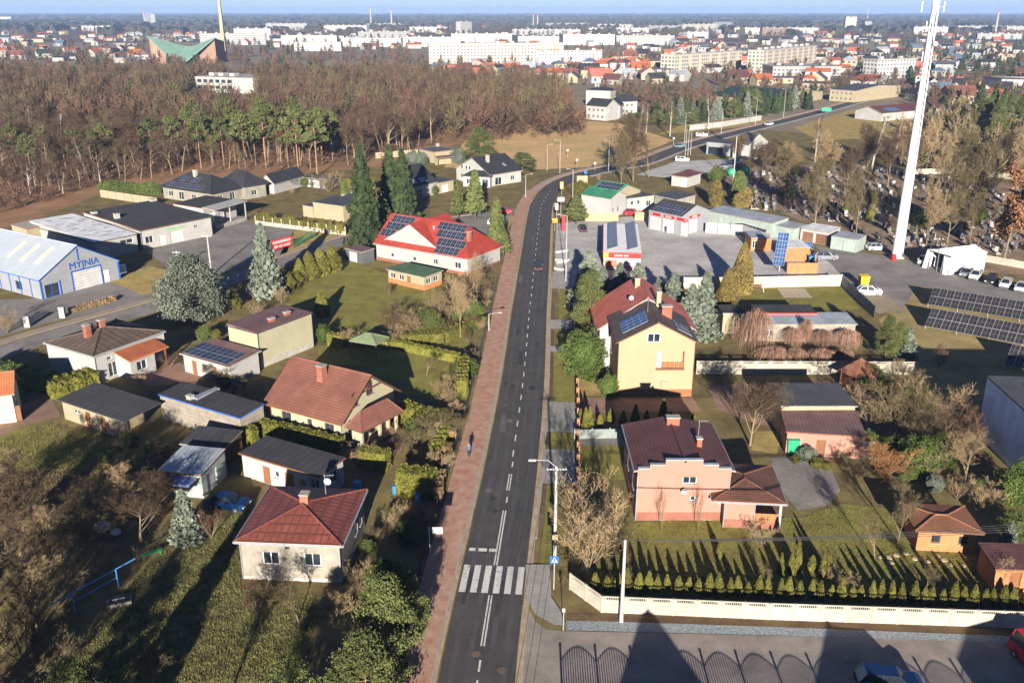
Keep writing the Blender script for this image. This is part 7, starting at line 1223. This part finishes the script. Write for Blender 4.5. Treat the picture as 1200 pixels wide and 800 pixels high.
t = building('white wrapped bundle dumped in the neglected garden', (120, 622), 'plastic_bundle', 'bundle'); m_wrap = mat('plastic_wrap', (.6, .63, .68), (.4, .43, .5), 6, .35, bump=.8, rand=0); q = MB(); q.ball((0, 0, .5), .7, seg=9, rings=5, sx=1.2, sz=.75); q.v = [(v[0] + rnd.uniform(-.08, .08), v[1] + rnd.uniform(-.08, .08), max(0, v[2] + rnd.uniform(-.08, .08))) for v in q.v]; q.build('wrap', m_wrap, t); MB().box(-.5, -.4, 0, .5, .4, .12).build('pallet', m_dkwood, t)
t = building('smaller white wrapped bundle beside the larger one', (136, 626), 'plastic_bundle', 'bundle'); q = MB(); q.ball((0, 0, .3), .45, seg=8, rings=5, sx=1.1, sz=.7); q.v = [(v[0] + rnd.uniform(-.06, .06), v[1] + rnd.uniform(-.06, .06), max(0, v[2])) for v in q.v]; q.build('wrap', m_wrap, t); MB().box(-.3, -.3, 0, .3, .3, .08).build('pallet', m_dkwood, t)
t = building('low white planter walls at the entrance of the service yard', (660, 312), 'planter', 'planter'); o0 = Vector(t.location)
for pts in ([(651, 297), (666, 295), (666, 306), (652, 306)], [(652, 309), (668, 307), (660, 317), (651, 316)]):
    c = [g(*p) - o0 for p in pts]
    for k in range(4): a, b_ = c[k], c[(k + 1) % 4]; e = (b_ - a).normalized(); MB().slab([a + Vector((0, 0, .5)), b_ + Vector((0, 0, .5)), b_ + Vector((-e.y, e.x, 0)) * .3 + Vector((0, 0, .5)), a + Vector((-e.y, e.x, 0)) * .3 + Vector((0, 0, .5))], (0, 0, .5)).build('planter_wall', m_white, t)
for k, (x, y) in enumerate(((33, 383), (74, 372))): p = g(x, y); t = thing('gate_pillar', 'white painted entrance pillar of the car wash yard', 'pillar', (p.x, p.y, 0), group='car wash entrance pillars'); MB().box(-.45, -.3, 0, .45, .3, 1.7).build('shaft', m_white, t); MB().box(-.5, -.35, 1.7, .5, .35, 1.8).build('cap', m_kerb, t)
hedge('low brown hedge on the car wash verge', [(82, 367), (135, 352)], .8, 1.0, m=f_brownhedge, dens=12, size=.3)
st = MB(); st.tube((0, 0, 0), (0, 0, .07), .28, .24, n=7); stm = st.mesh('stepping_stone', mat('sandstone', (.5, .38, .24), None, 3, .9))
for x, y in ((455, 330), (515, 315), (550, 335), (575, 337), (605, 345), (635, 325), (460, 350), (690, 358), (730, 362), (480, 322), (425, 330), (660, 340)): p = g(900 + x / 3.2, 550 + y / 3.2); o = put('stepping_stone', stm, None, (p.x, p.y, .016), rnd.uniform(0, 6)); o.scale = (rnd.uniform(.8, 1.4), rnd.uniform(.7, 1.2), 1); tag(o, 'flat tan stepping stone on the lawn before the timber cabin', 'stone', 'stepping stones on the lawn')
# firewood heap and junk beside the sheds
for k in range(26): p = g(rnd.uniform(172, 208), rnd.uniform(528, 552)); o = MB().tube((-.6, 0, .15), (.6, 0, .15), .13, n=7).build('log', m_dkwood if k % 2 else f_bark, None, (p.x, p.y, (k % 3) * .22), rnd.uniform(0, 3)); tag(o, 'cut log in the firewood heap by the open shed', 'log', 'firewood logs by the open shed')
# houses on the near side of the lane, behind the frame: they throw the long shadows across it
for lab, x0, x1, y, h, rise in (('gabled house on the near side of the lane', 6.3, 14.7, 31, 4.7, 3.4), ('lower gabled house on the near side of the lane', 20.5, 29.5, 33.5, 4.2, 2.6), ('broad house on the near side of the lane by the van', 33.5, 46, 33, 5.8, 2.4)):
    t = building(lab, ('w', x0, y)); V = volume(t, ('w', x0, y - 10), ('w', x1, y - 10), None, h, 'gable_y', rise=rise, D=10, rm=r_brown, wall=m_cream, ops=(('F', 2, 1, 1.2, 1.3), ('F', 6, 1, 1.2, 1.3))); chimney(V, V.W * .45, 4, .6, .6, 1.0)
for x, y, h, k in ((-27, 36, 11, 'spruce'), (-20, 38, 11, 'bare'), (-31, 40, 11, 'bare'), (-15.5, 33, 11, 'bare'), (-35, 47, 9, 'bare'), (-40, 52, 10, 'bare'), (-44, 60, 10, 'bare'), (-36, 42, 12, 'spruce'), (-47, 52, 11, 'spruce'), (-52, 60, 10, 'bare')): plant(k, 0, 0, 0, 'garden tree growing beyond the lower end of the rough lawn', group='trees beyond the rough lawn', h=h, at=(x, y))
# ------------------------------------------------------------------ the town
def facade(n, wall, win=(.09, .095, .105)): return mat(n, win, tuple(x * .7 for x in win), 1, .5, pat='grid', size=(3.2, 2.8), c3=wall, mort=.85, rand=.05)
FAC = [facade('facade_white', (.4, .39, .375)), facade('facade_cream', (.36, .335, .285)), facade('facade_pale', (.25, .25, .25)), facade('facade_pink', (.27, .2, .155))]
def block(label, x0, x1, top, base, D=13, fac=0, name='apartment_block', skew=0, cat='apartment block', group='apartment blocks of the town', trim=None):
    a = g(x0, base); b_ = g(x1, base - skew); d = b_ - a; W = d.length; ang = math.atan2(d.y, d.x); h = max(4, height_at(a.x, a.y, top)); t = thing(name, label, cat, (a.x, a.y, 0), ang, group); q = MB(); q.box(0, 0, 0, W, D, h); q.build('wall', FAC[fac], t)
    MB().box(-.3, -.3, h + .01, W + .3, D + .3, h + .6).build('roof', m_kerb, t)
    n = max(2, int(W / 14))
    for k in range(n): MB().box(W * (k + .5) / n - 1.5, D * .4, h + .6, W * (k + .5) / n + 1.5, D * .6, h + 2.2).build('stair_head', m_white, t)
    if trim:
        for k in range(n): MB().box(W * (k + .5) / n - 1.6, -.25, .5, W * (k + .5) / n + 1.6, -.05, h - .5).build('stair_panel', trim, t)
    return t
tr_o = mat('facade_orange', (.6, .3, .18), None, .5, .8, rand=0); tr_p = mat('facade_salmon', (.66, .42, .32), None, .5, .8, rand=0)
block('long cream slab block behind the red roofed terrace', 503, 628, 52, 75, fac=1, D=14, skew=1); block('slab block with orange stair panels beside the long cream one', 628, 660, 51, 74, fac=1, trim=tr_o); block('low white block in front of the orange striped slab', 630, 705, 60, 78, fac=0); block('cream five storey block with salmon panels left of its twin', 790, 868, 65, 88, fac=1, trim=tr_p, skew=7); block('cream five storey block with salmon stripes right of its twin', 893, 955, 60, 86, fac=1, trim=tr_p, skew=9); block('white flat block just left of the mast', 1026, 1071, 71, 93, fac=0, skew=2); block('long low pale hall beside the striped blocks', 905, 985, 79, 89, fac=2, D=40, name='low_hall', cat='hall')
for x0, x1, tp, bs, f in ((400, 470, 45, 55, 0), (470, 540, 44, 55, 0), (529, 600, 40, 50, 0), (607, 655, 43, 52, 0), (660, 720, 41, 53, 0), (722, 790, 42, 53, 2), (540, 553, 26, 40, 0), (420, 480, 38, 46, 2), (330, 395, 42, 53, 0), (345, 400, 50, 60, 0), (235, 312, 40, 53, 2), (275, 318, 34, 48, 0), (800, 840, 29, 37, 1), (860, 890, 33, 41, 1), (893, 918, 33, 42, 3), (920, 958, 33, 40, 1), (600, 680, 35, 41, 2), (690, 760, 33, 39, 0), (480, 530, 32, 38, 0), (430, 470, 28, 34, 2), (760, 800, 31, 38, 2), (990, 1003, 20, 33, 1), (1013, 1021, 26, 33, 2), (700, 740, 29, 34, 0), (96, 130, 31, 37, 0), (0, 14, 20, 26, 0), (170, 178, 17, 30, 0), (640, 690, 28, 33, 2), (380, 430, 30, 37, 0), (312, 360, 28, 36, 2), (805, 830, 38, 46, 0), (1120, 1200, 31, 38, 2), (1145, 1197, 40, 46, 2), (1070, 1110, 32, 41, 0), (840, 858, 27, 34, 2)):
    block('%s apartment block in the distant estate' % ('white', 'cream', 'pale grey', 'pinkish')[f], x0, x1, tp, bs, fac=f, group='%s blocks of the distant estate' % ('white', 'cream', 'pale', 'pink')[f], skew=rnd.choice((0, .4, -.4)))
# small town houses
RC_ = {'red': r_orange, 'crimson': r_coral, 'brown': r_brown, 'slate': r_slate, 'black': r_black, 'blue-grey': roofmat('blue_grey_roof', (.12, .17, .24)), 'pale': r_silver, 'maroon': r_maroon}
WC_ = {'white': m_white, 'cream': m_cream, 'beige': m_oldwall}
HM = {}
m_farwin = mat('far_window', (.06, .07, .09), None, 1, .2, rand=.2)
def house_mesh(rc, wc, form):
    k = (rc, wc, form)
    if k in HM: return HM[k]
    q = MB(); W, D, h = ((11, 9, 3.4), (9, 9, 5.6), (14, 10, 3.2))[form]; r_ = (3.2, 2.4, .25)[form]; e = .4
    q.poly([(-W / 2, -D / 2, 0), (W / 2, -D / 2, 0), (W / 2, -D / 2, h), (-W / 2, -D / 2, h)]); q.poly([(W / 2, D / 2, 0), (-W / 2, D / 2, 0), (-W / 2, D / 2, h), (W / 2, D / 2, h)])
    if form == 2:
        q.poly([(W / 2, -D / 2, 0), (W / 2, D / 2, 0), (W / 2, D / 2, h), (W / 2, -D / 2, h)]); q.poly([(-W / 2, D / 2, 0), (-W / 2, -D / 2, 0), (-W / 2, -D / 2, h), (-W / 2, D / 2, h)]); q.slab([(-W / 2 - .2, -D / 2 - .2, h + .2), (W / 2 + .2, -D / 2 - .2, h + .2), (W / 2 + .2, D / 2 + .2, h + .4), (-W / 2 - .2, D / 2 + .2, h + .4)], (0, 0, .2), 1)
    elif form == 0:
        for s in (1, -1):
            p = [(s * W / 2, -s * D / 2, 0), (s * W / 2, s * D / 2, 0), (s * W / 2, s * D / 2, h), (s * W / 2, 0, h + r_), (s * W / 2, -s * D / 2, h)]; q.poly(p); z = h - r_ * e / (D / 2)
            q.slab([(-s * (W / 2 + e), -s * (D / 2 + e), z + .15), (s * (W / 2 + e), -s * (D / 2 + e), z + .15), (s * (W / 2 + e), 0, h + r_ + .15), (-s * (W / 2 + e), 0, h + r_ + .15)], (0, 0, .15), 1)
    else:
        for s in (1, -1): q.poly([(s * W / 2, -s * D / 2, 0), (s * W / 2, s * D / 2, 0), (s * W / 2, s * D / 2, h), (s * W / 2, -s * D / 2, h)])
        c = [(-W / 2 - e, -D / 2 - e, h), (W / 2 + e, -D / 2 - e, h), (W / 2 + e, D / 2 + e, h), (-W / 2 - e, D / 2 + e, h)]
        for n_ in range(4): q.poly([c[n_], c[(n_ + 1) % 4], (0, 0, h + r_)], 1)
        q.poly(c[::-1], 1)
    for z in ((1.0,) if form != 1 else (1.0, 3.7)):
        for k_ in range(3): x = -W / 2 + W * (k_ + .5) / 3; q.box(x - .6, -D / 2 - .05, z, x + .6, -D / 2 - .01, z + 1.3, 2); q.box(x - .6, D / 2 + .01, z, x + .6, D / 2 + .05, z + 1.3, 2)
    if form < 2: q.box(W * .2, .6, h + r_ * .4, W * .2 + .7, 1.3, h + r_ + .8, 3)
    HM[k] = q.mesh('town_house', [WC_[wc], RC_[rc], m_farwin, m_brick]); return HM[k]
def town_house(x, y, rc, wc, form, ang, s=1.0, where='in the distant town'):
    o = put('town_house', house_mesh(rc, wc, form), None, (x, y, 0), ang); o.scale = (s, s, s); lab = '%s %s %s %s roof %s' % (('small', 'tall', 'low')[form], wc, 'house with', rc + (' gabled', ' pyramid', ' flat')[form], where); tag(o, lab, 'house', 'town houses with %s %s roofs %s' % (rc, ('gabled', 'pyramid', 'flat')[form], where)); return o
zones = [([(560, 96), (700, 100), (840, 100), (1000, 112), (1200, 130), (1200, 62), (800, 62), (660, 76), (560, 78)], 150, 'in the near part of the town'), ([(780, 62), (1200, 66), (1200, 40), (960, 36), (760, 44)], 64, 'in the distant town'), ([(-10, 70), (170, 74), (170, 48), (-10, 46)], 34, 'beyond the wood by the church'), ([(100, 46), (400, 60), (400, 36), (100, 33)], 24, 'in the distant town'), ([(400, 42), (1200, 44), (1200, 31), (400, 31)], 30, 'in the outermost part of the town')]
placed = []
for poly, n, where in zones:
    k = 0; tries = 0
    while k < n and tries < 6000:
        tries += 1; u = rnd.uniform(min(p[0] for p in poly), max(p[0] for p in poly)); v = rnd.uniform(min(p[1] for p in poly), max(p[1] for p in poly))
        if not inside(u, v, poly): continue
        p = g(u, v)
        if any((p.x - a) ** 2 + (p.y - b_) ** 2 < 14 ** 2 for a, b_ in placed): continue
        if any(x0 - 3 < u < x1 + 3 and y0 < v < y1 for x0, x1, y0, y1 in ((786, 958, 84, 97), (1022, 1075, 88, 101), (500, 708, 72, 80), (680, 752, 100, 145), (965, 1070, 86, 150), (900, 990, 76, 92), (822, 920, 100, 125), (1125, 1190, 74, 104))): continue
        placed.append((p.x, p.y)); k += 1; town_house(p.x, p.y, rnd.choice(('red', 'red', 'brown', 'slate', 'black', 'black', 'blue-grey', 'pale', 'maroon', 'crimson', 'red')), rnd.choice(('white', 'white', 'cream', 'beige')), rnd.choice((0, 0, 1, 2)), rnd.choice((0, .3, -.4, 1.57, 1.2)) + rnd.uniform(-.15, .15), rnd.uniform(.95, 1.4), where)
for k in range(16): p = g(516 + k * 9.5, 84 + (k % 3) * 3.5); placed.append((p.x, p.y)); town_house(p.x, p.y, rnd.choice(('red', 'crimson', 'maroon', 'blue-grey')), rnd.choice(('white', 'cream')), 0, rnd.uniform(-.3, .3), 1.05, 'in the terrace before the slab blocks')
# further houses of the outer town, too many and small to pick out singly
for rc, wc in (('red', 'white'), ('brown', 'cream'), ('black', 'white'), ('pale', 'white')):
    q = MB()
    for k in range(60):
        u = rnd.uniform(-10, 1210); v = rnd.uniform(31, 58) if u > 420 else rnd.uniform(31, 50)
        if u > 560 and rnd.random() < .4: v = rnd.uniform(56, 98)
        p = g(u, v)
        if any((p.x - a) ** 2 + (p.y - b_) ** 2 < 14 ** 2 for a, b_ in placed): continue
        placed.append((p.x, p.y)); a = rnd.uniform(-.6, .6); sx, sy, hh = rnd.uniform(5, 10), rnd.uniform(4.5, 7), rnd.uniform(3, 6); ux_, uy_ = Vector((math.cos(a), math.sin(a), 0)), Vector((-math.sin(a), math.cos(a), 0)); c = [Vector((p.x, p.y, 0)) + ux_ * (sx * i) + uy_ * (sy * j) for i, j in ((-1, -1), (1, -1), (1, 1), (-1, 1))]; up = Vector((0, 0, hh)); r0 = Vector((p.x, p.y, hh + 2.6)) - ux_ * sx; r1 = Vector((p.x, p.y, hh + 2.6)) + ux_ * sx
        for i in range(4): j = (i + 1) % 4; q.poly([c[i], c[j], c[j] + up, c[i] + up])
        q.poly([c[0] + up, c[1] + up, r1, r0], 1); q.poly([c[2] + up, c[3] + up, r0, r1], 1); q.poly([c[1] + up, c[2] + up, r1]); q.poly([c[3] + up, c[0] + up, r0])
    tag(q.build('outer_houses', [WC_[wc], RC_[rc]]), 'mass of tiny %s houses with %s roofs in the outer town' % (wc, rc), 'houses', kind='stuff')
# trees among the houses
def scatter(poly, n, lo, hi):
    out = []
    while len(out) < n:
        u = rnd.uniform(min(p[0] for p in poly), max(p[0] for p in poly)); v = rnd.uniform(min(p[1] for p in poly), max(p[1] for p in poly))
        if inside(u, v, poly):
            p = g(u, v)
            if not any((p.x - a) ** 2 + (p.y - b_) ** 2 < 49 for a, b_ in placed): out.append((p.x, p.y, rnd.uniform(lo, hi)))
    return out
T1 = [(480, 100), (700, 104), (760, 140), (900, 135), (1000, 112), (1230, 150), (1230, 40), (700, 40), (480, 60)]; T2 = [(-30, 102), (480, 102), (480, 34), (-30, 30)]; T4 = [(-30, 42), (1230, 46), (1230, 31), (-30, 31)]; T3 = [(1060, 200), (1230, 215), (1230, 110), (1070, 150)]
LOWT = [low_tree(200 + s, 80, .03, .36, .12) for s in range(4)]
joined('town_trees', 'bare brown trees scattered through the town', 'trees', scatter(T1, 560, 5, 11) + scatter(T2, 520, 7, 13), LOWT, f_bare); joined('town_trees', 'reddish bare trees scattered through the town', 'trees', scatter(T1, 260, 5, 10) + scatter(T2, 260, 7, 13), LOWT, f_bare_red); joined('far_trees', 'dark bare trees between the outermost houses', 'trees', scatter(T4, 1500, 7, 14), [low_tree(300 + s, 26, .08, .45, .1) for s in range(4)], f_bare); joined('town_scrub', 'tan scrub and bare trees beyond the cemetery', 'scrub', scatter(T3, 260, 5, 12), LOWT, f_bare_olive)
def low_conifer(seed, n=90):
    rs = np.random.RandomState(seed); z = rs.uniform(.08, 1, n); a = rs.uniform(0, 6.28, n); r_ = .24 * (1 - z) + .02; c = np.stack([np.cos(a) * r_, np.sin(a) * r_, z], 1); return cards(c, .16, rs, up=.3)
joined('town_conifers', 'dark evergreens scattered through the town', 'trees', scatter(T1, 240, 4, 9) + scatter(T2, 130, 6, 12) + scatter([(1050, 80), (1230, 100), (1230, 45), (1050, 45)], 120, 6, 12), [low_conifer(s) for s in range(4)], f_spruce)
# distant woods to the horizon
q = MB(); rs = np.random.RandomState(5)
for D in (2050, 2200, 2350, 2520, 2700, 2900, 3100, 3350, 3600, 3900, 4250, 4650, 5100, 5700, 6400, 7300, 8500, 10000, 12000):
    wdt = D * .72; n = 520; xs = np.linspace(-wdt, wdt, n) + rs.normal(size=n) * D * .0008; on = np.convolve(rs.rand(n), np.ones(9) / 9, 'same') > (.53 if D < 2600 else (.47 if D < 3300 else .4)); hh = (7 + 9 * rs.rand(n) + (D > 5000) * 6) * on + .1; yy = D + np.convolve(rs.normal(size=n), np.ones(40), 'same') * D * .003; dp = D * .02
    for k in range(n - 1):
        if hh[k] < 1 and hh[k + 1] < 1: continue
        a, b_ = (xs[k], yy[k]), (xs[k + 1], yy[k + 1]); q.poly([(a[0], a[1] - dp * .1, 0), (b_[0], b_[1] - dp * .1, 0), (b_[0], b_[1], hh[k + 1]), (a[0], a[1], hh[k])]); q.poly([(a[0], a[1], hh[k]), (b_[0], b_[1], hh[k + 1]), (b_[0], b_[1] + dp, hh[k + 1] * .8), (a[0], a[1] + dp, hh[k] * .8)]); q.poly([(a[0], a[1] + dp, hh[k] * .8), (b_[0], b_[1] + dp, hh[k + 1] * .8), (b_[0], b_[1] + dp * 1.1, 0), (a[0], a[1] + dp * 1.1, 0)])
tag(q.build('distant_wood', mat('distant_wood', (.06, .05, .035), (.035, .04, .025), .01, 1, rand=0), uv=False), 'dark woods rolling away to the horizon', 'wood', kind='stuff')
for px, py, tp in ((435, 33, 10), (459, 31, 12), (625, 30, 17), (630, 30, 18), (1166, 40, 14), (1016, 25, 8), (170, 30, 15)): p = g(px, py); t = thing('distant_chimney', 'thin chimney or mast on the horizon', 'chimney', (p.x, p.y, 0), group='chimneys on the horizon'); MB().tube((0, 0, 0), (0, 0, height_at(p.x, p.y, tp)), 2.5, 1.8, n=8).build('shaft', m_kerb, t); MB().tube((0, 0, height_at(p.x, p.y, tp)), (0, 0, height_at(p.x, p.y, tp) + 3), 2.0, n=8).build('rim', m_red, t)
# ------------------------------------------------------------------ haze
hb = MB(); hb.box(-9500, -250, -1, 9500, 15800, 95); hz = hb.build('haze', None, uv=False); hz.data.materials.clear(); hm_ = bpy.data.materials.new('haze_air'); hm_.use_nodes = True; nn = hm_.node_tree; nn.nodes.remove(nn.nodes['Principled BSDF']); pv_ = nn.nodes.new('ShaderNodeVolumePrincipled'); pv_.inputs['Color'].default_value = (.4, .6, 1, 1); pv_.inputs['Density'].default_value = 0.00011; pv_.inputs['Anisotropy'].default_value = 0.0
nn.links.new(pv_.outputs[0], nn.nodes['Material Output'].inputs['Volume']); hz.data.materials.append(hm_); hz['kind'] = 'stuff'; hz['label'] = 'thin bluish winter haze over the town'; hz['category'] = 'haze'
